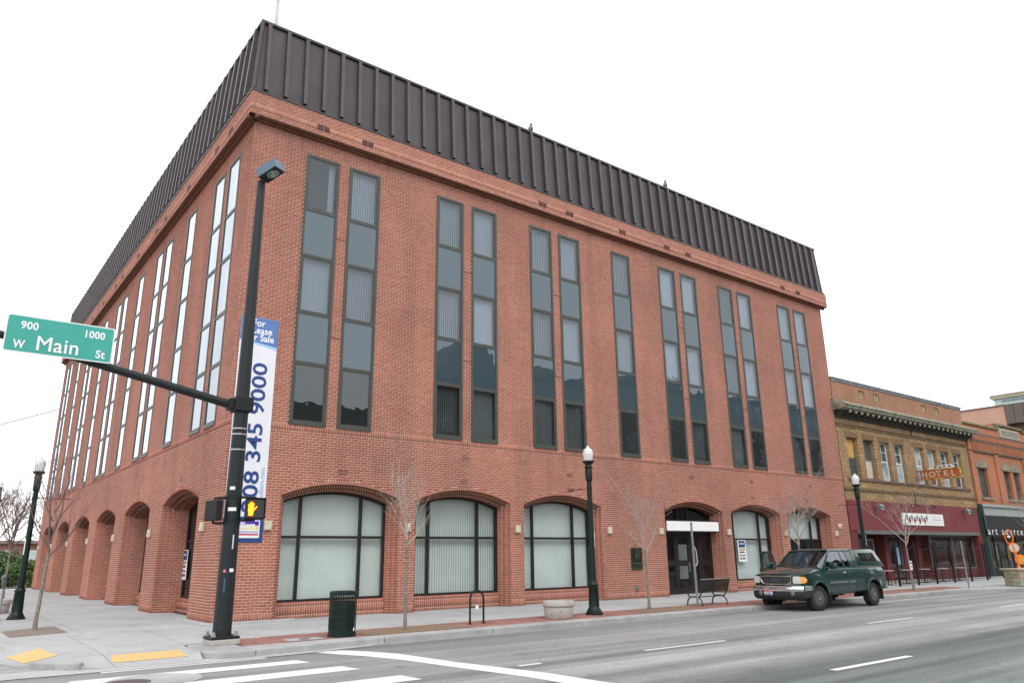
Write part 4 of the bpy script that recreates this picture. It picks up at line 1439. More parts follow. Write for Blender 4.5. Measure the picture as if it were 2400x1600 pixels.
# ------------------------------------------------------------------ street furniture
def street_lamp():
    e = empty('street_lamp')
    m = MB()
    m.lathe([(.26, 0), (.26, .05), (.235, .07), (.235, .10), (.20, .13), (.19, .17), (.165, .20), (.15, .24), (.135, .80), (.155, .83), (.16, .86), (.135, .90), (.12, .95)], 16)
    for k in range(8):
        t = 2 * pi * k / 8
        m.bar((.152 * cos(t), .152 * sin(t), .24), (.132 * cos(t), .132 * sin(t), .78), .022, .02, up=(cos(t), sin(t), 0))
    b = m.build('base', DKGRN, e, smooth=35)
    m = MB(); m.lathe([(.102, .92), (.095, 1.5), (.074, 3.95)], 14); m.build('pole', DKGRN, e, smooth=40)
    m = MB(); m.lathe([(.075, 3.93), (.10, 3.97), (.105, 4.02), (.115, 4.30), (.10, 4.33), (.125, 4.36), (.125, 4.40), (.10, 4.43), (.10, 4.47), (.14, 4.50), (.175, 4.52), (.18, 4.56), (.15, 4.58)], 16)
    for k in range(14):
        t = 2 * pi * k / 14
        m.lathe([(.0, -.02), (.022, 0), (0, .03)], 5, (.165 * cos(t), .165 * sin(t), 4.565))
    m.build('capital', DKGRN, e, smooth=40)
    m = MB(); m.lathe([(.125, 4.58), (.135, 4.62), (.165, 4.78), (.168, 4.84), (.15, 4.87), (.155, 4.88), (.125, 4.94), (.07, 4.985), (.045, 4.99), (.05, 5.01), (.03, 5.05), (0, 5.07)], 18)
    gm, t, bb = new_mat('lamp_globe')
    bb.inputs['Base Color'].default_value = (.86, .87, .88, 1); bb.inputs['Roughness'].default_value = .18
    bb.inputs['Transmission Weight'].default_value = .35
    st = t.nodes.new('ShaderNodeTexWave'); st.inputs['Scale'].default_value = 60
    bump(t, bb, st.outputs['Fac'], .15, .01)
    m.build('globe', gm, e, smooth=50)
    m = MB(); m.tube([(0, .05, 3.72), (0, 1.02, 3.72)], .013, 6); m.lathe([(.085, 3.66), (.085, 3.78)], 12); m.build('banner_arm', BLKMET, e)
    return e
lp = street_lamp()
GRL = 'green acorn street lamps'
lp.location = (9.87, -4.56, -.03); tag(lp, 'dark green acorn street lamp beside the round concrete planter, before the third arch', 'street lamp', GRL)
s = MB(); s.box(-.016, .016, -.008, .0, 1.95, 2.42); st = s.build('sticker', WHITE, lp); st.location = (.055, -.075, 0); st.rotation_euler = (0, 0, radians(40))
l2 = copy_tree(lp); l2.location = (-3.75, 7.22, -.03); l2.rotation_euler = (0, 0, -pi / 2); tag(l2, 'dark green acorn street lamp on the side street pavement at the left', 'street lamp', GRL)
l3 = copy_tree(lp); l3.location = (26.05, -4.6, -.03); tag(l3, 'dark green acorn street lamp behind the green pickup truck', 'street lamp', GRL)

# signal pole ---------------------------------------------------------------
px, py = -1.12, -4.62
sp_ = tag(empty('signal_pole', (px, py, -.04)), 'tall black traffic signal pole with mast arm and box light on the corner', 'signal pole')
m = MB(); m.box(-.30, .30, -.30, .30, 0, .11); m.build('footing', CPOT, sp_, bevel=.02)
m = MB(); m.box(-.30, .30, -.28, .28, .11, .17); m.build('base_plate', BLKMET, sp_, bevel=.006)
for sx in (-1, 1):
    for sy in (-1, 1):
        m = MB(); m.lathe([(.05, 0), (.05, .05), (.03, .055), (.03, .09), (0, .095)], 6, (sx * .235, sy * .215, .17)); m.build('anchor_bolt', GALV, sp_)
m = MB(); m.tube([(0, 0, .17), (0, 0, 5.0), (0, 0, 10.86)], [.195, .158, .098], 18)
polem, t_, b_ = new_mat('pole_paint_worn')
pp = geo_pos(t_)
wn = noise(t_, 7, 7, pp, .75)
zz = t_.nodes.new('ShaderNodeSeparateXYZ'); t_.links.new(pp, zz.inputs[0])
mr_ = t_.nodes.new('ShaderNodeMapRange'); mr_.inputs['From Min'].default_value = 2.2; mr_.inputs['From Max'].default_value = .3
t_.links.new(zz.outputs[2], mr_.inputs['Value'])
ml_ = t_.nodes.new('ShaderNodeMath'); ml_.operation = 'MULTIPLY'
t_.links.new(ramp(t_, wn, [(.62, (0, 0, 0)), (.68, (1, 1, 1))]), ml_.inputs[0]); t_.links.new(mr_.outputs[0], ml_.inputs[1])
t_.links.new(mixc(t_, ml_.outputs[0], (.009, .013, .016), (.15, .16, .16)), b_.inputs['Base Color'])
b_.inputs['Roughness'].default_value = .5; b_.inputs['Specular IOR Level'].default_value = .35
m.build('pole', polem, sp_, smooth=40)
for k, (z_, r_) in enumerate(((4.60, .164), (4.47, .165), (4.12, .168))):
    m = MB(); m.lathe([(r_, -.012), (r_ + .006, -.012), (r_ + .006, .012), (r_, .012)], 20, (0, 0, z_)); m.build('steel_band', STEEL, sp_)
m = MB(); m.box(-.21, .21, -.205, .205, 4.99, 5.33); m.box(-.33, -.19, -.14, .14, 5.02, 5.28); m.build('arm_clamp', BLKMET, sp_, bevel=.025)
arm0 = Vector((-.30, 0, 5.15)); arm1 = Vector((-8.9, 0, 6.86))
m = MB(); m.tube([arm0, arm1], [.098, .06], 14); m.build('mast_arm', polem, sp_, smooth=40)
# street name sign on the arm
sx0, sx1, sz0, sz1 = -4.76, -2.84, 5.69, 6.45
sgn = tag(empty('street_name_sign', (px, py, -.04)), 'green street name sign hung on the mast arm over the crossing', 'street sign')
def rrect(x0, x1, z0, z1, r, y, n=5):
    P = []
    for cx, cz, t0 in ((x1 - r, z1 - r, 0), (x0 + r, z1 - r, 90), (x0 + r, z0 + r, 180), (x1 - r, z0 + r, 270)):
        for i in range(n + 1):
            t = radians(t0 + 90 * i / n); P.append((cx + r * cos(t), y, cz + r * sin(t)))
    return P
m = MB(); m.prism(rrect(sx0, sx1, sz0, sz1, .05, -.20), (0, .012, 0)); m.build('sign_panel', SIGNW, sgn)
m = MB(); m.prism(rrect(sx0 + .022, sx1 - .022, sz0 + .022, sz1 - .022, .04, -.2025), (0, .002, 0)); m.build('green_face', SIGNG, sgn)
for bx_ in (-4.35, -3.2):
    m = MB(); za = 5.15 + (-.30 - bx_) * (6.86 - 5.15) / 8.6
    m.box(bx_ - .02, bx_ + .02, -.188, -.06, za - .03, za + .03); m.lathe([(.105, -.02), (.105, .02)], 12, (bx_, 0, za), 'x'); m.build('sign_clamp', BLKMET, sgn)
    m = MB(); m.lathe([(.012, -.204), (.008, -.209)], 8, (bx_ + .05, 0, 6.13), 'y'); m.build('bolt', GALV, sgn)
W_, H_ = sx1 - sx0, sz1 - sz0
def st_(s_, fx, fz, size, bold=.004, sx=1.0, fwd=0):
    me = text('lettering', s_, size, SIGNW, None, face_mat((sx0 + fx * W_, -.205 - fwd, sz1 - fz * H_), (1, 0, 0), (0, 0, 1)), bold, sx=sx, spacing=1.04)
    me.parent = sgn
st_('900', .125, .355, .215, .005, .92); st_('1000', .70, .355, .215, .005, .90); st_('W', .085, .885, .235, .005, .78)
st_('Main', .275, .885, .42, 0, .93); st_('Main', .280, .885, .42, 0, .93, .004); st_('Main', .2775, .880, .42, 0, .93, .008); st_('Main', .2775, .890, .42, 0, .93, .012); st_('St', .838, .885, .235, .005, .9)
# signal head light on top (floodlight box)
m = MB(); e0 = Vector((.12, -.22, 11.30))
fl = tag(empty('pole_floodlight', (px, py, -.04)), 'square grey blue floodlight on top of the signal pole', 'street light')
dx = Vector((.45, -.89, 0)).normalized(); dy = Vector((.89, .45, 0)).normalized()
hm = simple('lamp_housing_blue', (.075, .125, .18), .4, .2)
up_ = (-dx * .34 + Vector((0, 0, 1))).normalized(); fw_ = dx - up_ * dx.dot(up_)
fw_.normalize()
c0 = dx * .34 + dy * -.06 + Vector((0, 0, 11.06))
m.obox(c0 + up_ * .03, fw_ * .29, dy * .18, up_ * .13); m.build('housing', hm, fl, bevel=.012)
m = MB(); m.obox(c0 - up_ * .104, fw_ * .275, dy * .165, up_ * .008); m.build('lens_frame', DARK, fl)
m = MB(); mat4 = Matrix.Translation(c0 - up_ * .125 + fw_ * .05)
rr = []
for k in range(20):
    t = 2 * pi * k / 20; rr.append(c0 - up_ * .114 + fw_ * (.05 + .165 * cos(t)) + dy * .14 * sin(t))
m.prism(rr, up_ * .012); m.build('reflector_lens', simple('lens_grey_green', (.20, .24, .22), .15, .2, .3, 14), fl)
for kx, ky, rr_ in ((.10, -.05, .055), (.02, .05, .06), (.13, .07, .035)):
    m = MB(); P = [c0 - up_ * .116 + fw_ * (kx + rr_ * cos(2 * pi * k / 14)) + dy * (ky + rr_ * sin(2 * pi * k / 14)) for k in range(14)]; m.prism(P, -up_ * .01); m.build('bulb_ring', simple('lens_bright', (.42, .48, .45), .15, .3), fl)
m = MB(); m.tube([(0, 0, 10.75), c0 - fw_ * .2 - up_ * .09], [.035, .03], 8); m.lathe([(.10, 0), (.10, .04), (.06, .06)], 12, (0, 0, 10.85)); m.build('mounting_arm', BLKMET, fl)
# pedestrian signals
ps = tag(empty('pedestrian_signal', (px, py, -.04)), 'black pedestrian signal showing the lit orange hand', 'pedestrian signal', 'pedestrian signals on the corner pole')
pd = Vector((-.22, -.975, 0)).normalized(); pr_ = Vector((.975, -.22, 0))
cpt = Vector((.455, -.12, 2.82))
m = MB(); m.obox(cpt, pr_ * .215, pd * .10, Vector((0, 0, .235))); m.build('housing', BLKMET, ps, bevel=.03)
m = MB()
for sg in (-1, 1): m.obox(cpt + pr_ * sg * .205 + pd * .14, pr_ * .008, pd * .06, Vector((0, 0, .22)))
m.obox(cpt + pd * .14 + Vector((0, 0, .225)), pr_ * .21, pd * .06, Vector((0, 0, .008))); m.build('visor', BLKMET, ps)
m = MB(); m.obox(cpt + pd * .102, pr_ * .185, pd * .004, Vector((0, 0, .195))); m.build('dark_screen', simple('screen_black', (.012, .01, .01), .2), ps)
hc = cpt + pd * .107 - pr_ * .085 + Vector((0, 0, -.0))
def hand(mt, g, k, nm):
    m = MB()
    def P(a, b): return hc + pr_ * a + Vector((0, 0, b)) + pd * k
    def capsule(p, q, r):
        d = Vector((q[0] - p[0], q[1] - p[1])).normalized(); nn = Vector((-d.y, d.x)); L = []
        for i in range(7):
            t = -pi / 2 + pi * i / 6; v = d * cos(t) * r + nn * sin(t) * r; L.append((q[0] + v.x, q[1] + v.y))
        for i in range(7):
            t = pi / 2 + pi * i / 6; v = d * cos(t) * r + nn * sin(t) * r; L.append((p[0] + v.x, p[1] + v.y))
        return L
    def add(L): m.prism([P(a, b) for a, b in L], -pd * .003)
    add([(-.055 - g, -.155 - g), (.035 + g, -.155 - g), (.04 + g, -.10), (.055 + g, -.03), (.045 + g, .035 + g), (-.06 - g, .035 + g), (-.07 - g, -.03), (-.055 - g, -.10)])
    w = .0125 + g
    for (a, b, c, d) in ((-.052, .03, -.062, .085), (-.024, .03, -.027, .125), (.006, .03, .006, .135), (.033, .03, .042, .105)): add(capsule((a, b), (c, d), w))
    add(capsule((.04, -.045), (.108, .035), .013 + g))
    m.build(nm, mt, ps)
hand(HANDR, .009, 0.0, 'hand_edge'); hand(HANDE, .0, .004, 'hand_symbol')
for dz in (.25, -.25):
    m = MB()
    m.tube([(.05, 0, 2.82 + dz), (.30, -.06, 2.82 + dz), cpt + Vector((0, 0, dz)), cpt + Vector((0, 0, dz * .8))], .028, 8)
    m.lathe([(.19, -.03), (.19, .03)], 14, (0, 0, 2.82 + dz))
    m.build('bracket', BLKMET, ps, smooth=40)
ps2 = tag(empty('pedestrian_signal', (px, py, -.04)), 'black pedestrian signal facing away, left side of the corner pole', 'pedestrian signal', 'pedestrian signals on the corner pole')
m = MB(); m.obox((-.40, .03, 2.77), (.08, .03, 0), (-.07, .20, 0), (0, 0, .225)); m.build('housing', BLKMET, ps2, bevel=.03)
for dz in (.27, -.27):
    m = MB(); m.tube([(-.05, 0, 2.77 + dz), (-.28, .05, 2.77 + dz), (-.39, .04, 2.77 + dz), (-.40, .03, 2.77 + dz * .8)], .028, 8)
    m.build('bracket', BLKMET, ps2, smooth=40)
# small stickers wrapped on the pole
def sticker(ang, z_, w, h, mt, nm='sticker'):
    r_ = .195 - (z_ - .17) * (.037 / 4.83) + .002
    m = MB(); A = []
    for i in range(5):
        t = radians(ang) + (i / 4 - .5) * w / r_
        A.append((r_ * cos(t), r_ * sin(t)))
    for (a, b), (c, d) in zip(A[:-1], A[1:]): m.poly([(a, b, z_), (c, d, z_), (c, d, z_ + h), (a, b, z_ + h)])
    m.build(nm, mt, sp_)
sticker(-112, 2.76, .18, .075, WHITE); sticker(-122, 3.22, .11, .07, WHITE); sticker(-80, 1.47, .09, .07, WHITE)
sticker(-125, 1.46, .05, .06, simple('pink_sticker', (.7, .12, .35), .5)); sticker(-86, 1.95, .03, .30, simple('scrawl_white', (.55, .55, .55), .6, var=.5, scale=60))
sticker(-118, 1.05, .03, .3, simple('blue_scrawl', (.02, .10, .16), .5))

# litter bin ------------------------------------------------------------------
tb = tag(empty('litter_bin', (1.50, -4.95, -.034)), 'dark green slatted steel litter bin on the brick paving near the corner', 'litter bin')
R0 = .31
m = MB(); m.lathe([(R0 + .015, 0), (R0 + .015, .07), (R0, .075), (R0, .17), (R0 - .02, .17), (R0 - .02, .01)], 32); m.build('base_band', DKGRN, tb, smooth=30)
m = MB(); m.lathe([(R0, .90), (R0 + .012, .905), (R0 + .012, .965), (R0 - .02, .985), (R0 - .1, .985), (R0 - .1, .965), (R0 - .02, .90)], 32); m.build('top_ring', DKGRN, tb, smooth=30)
for k in range(34):
    t = 2 * pi * k / 34
    m = MB(); m.obox((R0 * cos(t), R0 * sin(t), .535), (-.0135 * sin(t), .0135 * cos(t), 0), (.003 * cos(t), .003 * sin(t), 0), (0, 0, .37))
    if k == 0: slat0 = m.build('slat', DKGRN, tb)
    else:
        c = slat0.copy(); COL.objects.link(c); c.rotation_euler = (0, 0, t)
m = MB(); m.lathe([(R0 - .035, .08), (R0 - .035, .76), (R0 - .045, .76), (R0 - .045, .08)], 24); m.build('liner', simple('liner_dark', (.006, .02, .016), .6), tb, smooth=40)
m = MB()
for z_ in (.42, .60): m.lathe([(R0 - .006, z_), (R0 + .004, z_), (R0 + .004, z_ + .03), (R0 - .006, z_ + .03)], 32)
m.build('hoop', DKGRN, tb, smooth=30)
m = MB(); m.box(-.02, .02, -.004, 0, .12, .19); o = m.build('sticker', WHITE, tb); o.location = (.16, -.275, 0); o.rotation_euler = (0, 0, .5)

# bike rack ------------------------------------------------------------------
m = MB(); P = [(0, 0, 0), (0, 0, .62)] + [(.22 - .22 * cos(radians(a)), 0, .62 + .22 * sin(radians(a))) for a in range(20, 180, 20)] + [(.44, 0, .62), (.44, 0, 0)]
m.tube(P, .028, 8)
rk = tag(m.build('bike_rack', DKGRN, None, smooth=40), 'dark green hoop bicycle rack with a white tag, beside the kerb', 'bike rack')
rk.location = (5.34, -4.57, -.03)
m = MB(); m.tube([(.02, 0, .42), (.42, 0, .42)], .016, 6); m.build('crossbar', DKGRN, rk)
m = MB(); m.box(.165, .255, -.025, -.018, .37, .465); m.build('tag_plate', WHITE, rk)
m = MB(); m.lathe([(.06, 0), (.06, .012)], 12, (0, 0, 0)); m.lathe([(.06, 0), (.06, .012)], 12, (.44, 0, 0)); m.build('foot_plate', DKGRN, rk)

# round planters --------------------------------------------------------------
def planter(x, y, s_, label):
    m = MB(); m.lathe([(.385, 0), (.40, .02), (.425, .27), (.415, .30), (.43, .31), (.46, .34), (.465, .42), (.44, .47), (.37, .47), (.36, .40), (0, .38)], 36)
    o = m.build('concrete_planter', CPOT, None, smooth=35)
    m = MB(); m.lathe([(.365, .385), (.0, .41)], 24); m.build('soil', DIRT, o)
    o.location = (x, y, -.03); o.scale = (s_, s_, 1)
    return tag(o, label, 'planter', 'round concrete planters')
planter(8.32, -4.72, 1.0, 'round empty concrete planter beside the street lamp, before the third arch')
planter(-4.05, 11.2, 1.1, 'round concrete planter on the side street pavement, left picture edge')

# posts -----------------------------------------------------------------------
def post(x, y, h, lean, label, meter=False):
    m = MB(); m.obox((lean * h / 2, 0, h / 2), (.026, 0, 0), (0, .026, 0), (lean * h / 2, 0, h / 2))
    o = m.build('sign_post', GALV, None)
    m = MB()
    for k in range(int(h / .06)):
        z_ = .05 + k * .06; m.box(lean * z_ - .006, lean * z_ + .006, -.0285, -.026, z_, z_ + .014)
    m.build('holes', DARK, o)
    o.location = (x, y, -.03)
    return tag(o, label, 'post')
o = post(14.36, -4.82, 2.75, -.012, 'bare grey perforated post standing beside the metal bench')
m = MB(); m.tube([(0, -.03, 1.95), (.05, -.06, 1.80), (.06, -.07, 1.45), (.02, -.05, 1.32)], .02, 6); m.lathe([(.045, 0), (.045, .025)], 10, (0, 0, 1.34)); m.lathe([(.045, 0), (.045, .025)], 10, (0, 0, 1.62)); m.build('hanging_lock', simple('lock_grey', (.35, .36, .35), .5), o)
o = post(32.9, -5.75, 2.15, -.02, 'bare grey post at the kerb before the patio railing')
# parking meter, left edge
pm = tag(empty('parking_meter', (-4.22, 7.1, -.03)), 'grey parking meter at the left picture edge beside the lamp post', 'parking meter')
m = MB(); m.tube([(0, 0, 0), (0, 0, .98)], .035, 10); m.lathe([(.09, 0), (.09, .02), (.05, .04)], 12); m.build('post', GALV, pm)
m = MB(); m.lathe([(.045, .96), (.055, 1.0), (.075, 1.05), (.082, 1.22), (.075, 1.29), (.055, 1.34), (.03, 1.365), (0, 1.37)], 14); m.build('meter_head', simple('meter_grey', (.10, .115, .115), .45, .3), pm, smooth=50)
m = MB(); m.box(-.04, .04, -.09, -.07, 1.2, 1.28); m.build('display', GLASSC, pm)

# bench -----------------------------------------------------------------------
bn = tag(empty('metal_bench', (15.75, -4.12, -.03)), 'dark metal bench seen from behind, facing the building entrance', 'bench')
BM = simple('bench_metal', (.035, .033, .030), .5, .3, .3, 8)
L2 = .68
for s_ in (-L2, L2):
    m = MB()
    m.tube([(s_, -.33, 0), (s_, -.30, .16), (s_, -.18, .27), (s_, .02, .29), (s_, .20, .27), (s_, .30, .16), (s_, .33, 0)], .024, 7)
    m.tube([(s_, -.20, .28), (s_, -.32, .42), (s_, -.34, .50)], .024, 7)
    m.tube([(s_, .20, .27), (s_, .28, .36), (s_, .28, .44)], .024, 7)
    m.lathe([(.05, 0), (.04, .02)], 8, (s_, -.33, 0)); m.lathe([(.05, 0), (.04, .02)], 8, (s_, .33, 0))
    m.build('leg', BM, bn, smooth=40)
m = MB(); m.tube([(-L2, 0, .27), (L2, 0, .27)], .018, 6); m.build('stretcher', BM, bn)
w0 = L2 + .12
for k in range(9):
    m = MB(); t = k / 8; m.box(-w0, w0, -.26 + t * .56 - .025, -.26 + t * .56 + .025, .43 - .015 * sin(t * pi), .445 - .015 * sin(t * pi)); m.build('seat_slat', BM, bn)
for k in range(8):
    t = k / 7; m = MB(); m.box(-w0, w0, -.30 - t * .12, -.288 - t * .12, .46 + t * .345, .46 + t * .345 + .044); m.build('back_slat', BM, bn)
m = MB()
for s_ in (-w0 + .02, 0, w0 - .02): m.bar((s_, -.275, .44), (s_, -.40, .85), .035, .02)
m.build('back_frame', BM, bn)
m = MB(); m.tube([(-w0 - .01, -.42, .86), (w0 + .01, -.42, .86)], .02, 7); m.build('top_rail', simple('bench_rail_worn', (.17, .16, .14), .5), bn)

# ------------------------------------------------------------------ bare street trees
def bare_tree(x, y, h_fork, H, Rc, seed, label, mt=BARK, mc=TWIG, r0=.05, lean=(0, 0), nb=9, twig=1.0, group='bare young street trees', z0=-.03, cat='tree', depth=3):
    rd = random.Random(seed)
    e = empty('bare_tree', (x, y, z0))
    tag(e, label, cat, group)
    tr = MB()
    P = []; N = 7
    for i in range(N + 1):
        t = i / N
        P.append((lean[0] * t + rd.uniform(-.012, .012), lean[1] * t + rd.uniform(-.012, .012), h_fork * t))
    tr.tube(P, [r0 * (1.35 if i == 0 else 1.05 - .35 * i / N) for i in range(N + 1)], 8)
    tr.build('trunk', mt, e, smooth=50)
    c = MB()
    tip = Vector(P[-1])
    def limb(p, d, L, r, lv):
        n = 5 if lv < 2 else 3
        pts = [Vector(p)]; d = Vector(d).normalized(); rads = [r]
        for i in range(n):
            d = (d + Vector((rd.uniform(-.16, .16), rd.uniform(-.16, .16), rd.uniform(-.02, .16)))).normalized()
            pts.append(pts[-1] + d * L / n); rads.append(max(.0032 * twig, r * (1 - .8 * (i + 1) / n)))
        c.tube(pts, rads, 5 if lv < 2 else 3, caps=False)
        if lv >= depth: return
        k = rd.randint(5, 6) if lv == 0 else rd.randint(2, 3)
        for j in range(k):
            t = rd.uniform(.22, .95); i0 = min(n - 1, int(t * n)); q = pts[i0].lerp(pts[i0 + 1], t * n - i0)
            dd = (pts[i0 + 1] - pts[i0]).normalized()
            side = Vector((rd.uniform(-1, 1), rd.uniform(-1, 1), rd.uniform(-.2, .6))); side = (side - dd * side.dot(dd)).normalized()
            limb(q, dd * .78 + side * .62, L * rd.uniform(.32, .55), max(.0036 * twig, rads[i0] * .6), lv + 1)
    # leader
    limb(tip, (lean[0] * .1 + rd.uniform(-.05, .05), rd.uniform(-.05, .05), 1), (H - h_fork) * 1.0, r0 * .62, 0)
    for i in range(nb):
        t = i / nb
        az = i * 2.4 + rd.uniform(-.4, .4)
        zz = h_fork - .12 + (H - h_fork) * .5 * t
        el = rd.uniform(.55, .95) - .25 * t
        p = Vector((tip.x, tip.y, zz)) if zz > h_fork else Vector((P[-1][0], P[-1][1], zz))
        limb(p, (sin(el) * cos(az), sin(el) * sin(az), cos(el)), Rc * rd.uniform(.9, 1.35) * (1.25 - .5 * t), r0 * (.5 - .2 * t), 0)
    c.build('crown', mc, e, fix=False)
    return e
bare_tree(3.28, -4.74, 2.15, 4.25, 1.0, 5, 'bare slim tree between the litter bin and the bike rack', nb=8, r0=.042, depth=2)
bare_tree(12.49, -4.36, 1.85, 4.5, 1.05, 12, 'bare slim tree on bare soil between the bronze plaque and the lamp', nb=9, r0=.045, depth=3)
bare_tree(21.0, -4.6, 2.0, 4.9, 1.15, 21, 'bare tree behind the pickup truck, in front of the last two arches', nb=10, depth=3)
bare_tree(30.15, -4.5, 2.05, 4.6, 1.25, 33, 'bare tree with a small notice on its trunk before the dark red shopfront', nb=8, r0=.05, lean=(-.05, .05), depth=3)
bare_tree(43.5, -5.3, 2.4, 5.4, 1.6, 41, 'bare tree at the right picture edge before the black awning', nb=8, depth=2)
bare_tree(-3.78, 2.4, 1.95, 5.3, 1.25, 52, 'bare leaning sapling in the grit square on the side pavement', mc=TWIGD, r0=.05, lean=(.10, .25), nb=7, depth=2)
bare_tree(-3.45, 16.0, 2.2, 5.4, 1.3, 63, 'bare tree further along the side street, behind the left lamp', mc=TWIGD, nb=8)
m = MB(); m.box(-.12, .12, -.008, 0, .85, 1.25); o = tag(m.build('paper_notice', WHITE, None), 'small white notice tied to the tree before the patio railing', 'notice'); o.location = (29.98, -4.60, 0)
m = MB(); m.box(-.09, .09, -.011, -.0085, 1.12, 1.2); m.box(-.09, .09, -.011, -.0085, 1.0, 1.03); m.box(-.09, .09, -.011, -.0085, .93, .96); m.build('printed_lines', NAVY, o)
# ------------------------------------------------------------------ pickup truck
# local frame: l runs from the front bumper to the tail, w to the kerb side (+) and the road side (-)
TX, TY = 16.33, -6.53
truck = tag(empty('pickup_truck', (TX, TY, ZRD)), 'dark green pickup truck with camper shell, parked at the kerb with its far door open', 'pickup truck')
def paint_mat():
    m, t, b = new_mat('truck_green_paint')
    tcn = t.nodes.new('ShaderNodeTexCoord').outputs['Object']
    f = noise(t, 2.5, 5, tcn)
    t.links.new(ramp(t, f, [(.3, (.001, .024, .022)), (.7, (.0015, .032, .029))]), b.inputs['Base Color'])
    sp = t.nodes.new('ShaderNodeSeparateXYZ'); t.links.new(tcn, sp.inputs[0])
    d = noise(t, 14, 6, tcn)
    t.links.new(ramp(t, d, [(.35, (.12,) * 3), (.75, (.28,) * 3)]), b.inputs['Roughness'])
    b.inputs['Metallic'].default_value = .0
    b.inputs['Specular IOR Level'].default_value = .25
    b.inputs['Coat Weight'].default_value = 1.0
    b.inputs['Coat Roughness'].default_value = .025
    return m
TG = paint_mat()
TBLK = simple('truck_black_plastic', (.020, .021, .022), .6, 0, .2, 8)
LENS = simple('headlight_lens', (.62, .62, .60), .12, .1, .15, 18, coat=.8)
AMB = simple('amber_lens', (.85, .30, .015), .2, 0, .1, coat=.6)
HB = 1.36     # belt height
def hw(l, z):
    # half width of the lower body
    w = .985 - .10 * max(0, (z - 1.0) / .4) ** 1.5 - .05 * max(0, (.62 - z) / .2)
    if l < .55: w -= .20 * ((.55 - l) / .55) ** 1.8
    if l > 5.0: w -= .04 * ((l - 5.0) / .6)
    return w
def belt(l):
    if l < 1.45: return 1.12 + .22 * sst((l + .25) / 1.7)
    return 1.34
FW, RW, AR = .99, 4.52, .475     # wheel centres and arch radius
WR = .392
def side_outline(n=14):
    P = [(.12, .80)]
    z0 = .60
    P += [(.20, .62), (FW - AR, .60)]
    for i in range(1, n): t = pi - pi * i / n; P.append((FW + AR * cos(t), max(z0, .44 + AR * sin(t) * .96)))
    P += [(FW + AR, .56), (2.2, .52), (RW - AR, .56)]
    for i in range(1, n): t = pi - pi * i / n; P.append((RW + AR * cos(t), max(z0, .44 + AR * sin(t) * .96)))
    P += [(RW + AR, .60), (5.48, .62), (5.52, 1.0), (5.48, 1.30)]
    for l in [5.2, 4.8, 4.4, 4.0, 3.6, 3.2, 2.8, 2.4, 2.0, 1.7, 1.45, 1.2, .95, .7, .45, .25]: P.append((l, belt(l) - .03))
    P.append((.13, 1.10))
    return P
def fill(P, fn, step, inset=.03):
    pts = [Vector(p) for p in P]; nb = len(pts); out = list(P)
    xs = [p[0] for p in out]; ys = [p[1] for p in out]
    x = min(xs) + step / 2
    while x < max(xs):
        y = min(ys) + step / 2
        while y < max(ys):
            c = False; j = nb - 1; near = 9
            for i in range(nb):
                a, b = out[i], out[j]
                if (a[1] > y) != (b[1] > y) and x < (b[0] - a[0]) * (y - a[1]) / (b[1] - a[1]) + a[0]: c = not c
                d = Vector((b[0] - a[0], b[1] - a[1])); L = max(1e-9, d.length_squared); t = max(0, min(1, ((x - a[0]) * d.x + (y - a[1]) * d.y) / L))
                near = min(near, ((x - a[0] - t * d.x) ** 2 + (y - a[1] - t * d.y) ** 2) ** .5)
                j = i
            if c and near > inset: pts.append(Vector((x, y)))
            y += step
        x += step
    vv, ee, ff, *_ = delaunay_2d_cdt(pts, [], [list(range(nb))], 1, 1e-6)
    return [fn(v.x, v.y) for v in vv], [tuple(f) for f in ff]
def mesh_obj(name, V, F, mat, parent, smooth=40, solid=0.0):
    me = bpy.data.meshes.new(name); me.from_pydata(V, [], F); me.materials.append(mat)
    bm = bmesh.new(); bm.from_mesh(me); bmesh.ops.recalc_face_normals(bm, faces=bm.faces)
    if solid: bmesh.ops.solidify(bm, geom=bm.faces[:], thickness=solid)
    bm.to_mesh(me); bm.free()
    if smooth: me.shade_smooth(); me.set_sharp_from_angle(angle=radians(smooth))
    return link(name, me, parent)
body = None
V, F = [], []
for sg in (-1, 1):
    v, f = fill(side_outline(), lambda l, z: (l, sg * (hw(l, z) + .022 * math.exp(-((math.hypot(l - FW, z - .5) - .5) / .09) ** 2) + .022 * math.exp(-((math.hypot(l - RW, z - .5) - .5) / .09) ** 2)), z), .09)
    b = len(V); V += v; F += [tuple(b + i for i in q) for q in f]
# hood and fender tops
nl, nw = 12, 14
def hood(l, k):   # k in -1..1
    w = k * (hw(l, belt(l) - .03))
    crown = .07 * (1 - abs(k) ** 2.4) * (.35 + .65 * sst((l - .05) / .6)) + .012 * max(0, 1 - abs(abs(k) - .6) / .2)
    return (l, w, belt(l) - .03 + .03 * (1 - abs(k) ** 8) + crown)
b = len(V)
for i in range(nl + 1):
    l = .13 + (1.62 - .13) * i / nl
    rowfront = (i == 0)
    for j in range(nw + 1):
        k_ = -1 + 2 * j / nw; p_ = hood(l, k_)
        V.append((p_[0] - .07 * (1 - abs(k_) ** 2.2) * max(0, 1 - (l - .13) / .6), p_[1], p_[2]) if not rowfront else (.16 - .10 * (1 - abs(k_) ** 2.2), k_ * hw(.13, 1.1), p_[2]))
for i in range(nl):
    for j in range(nw): a = b + i * (nw + 1) + j; F.append((a, a + 1, a + nw + 2, a + nw + 1))
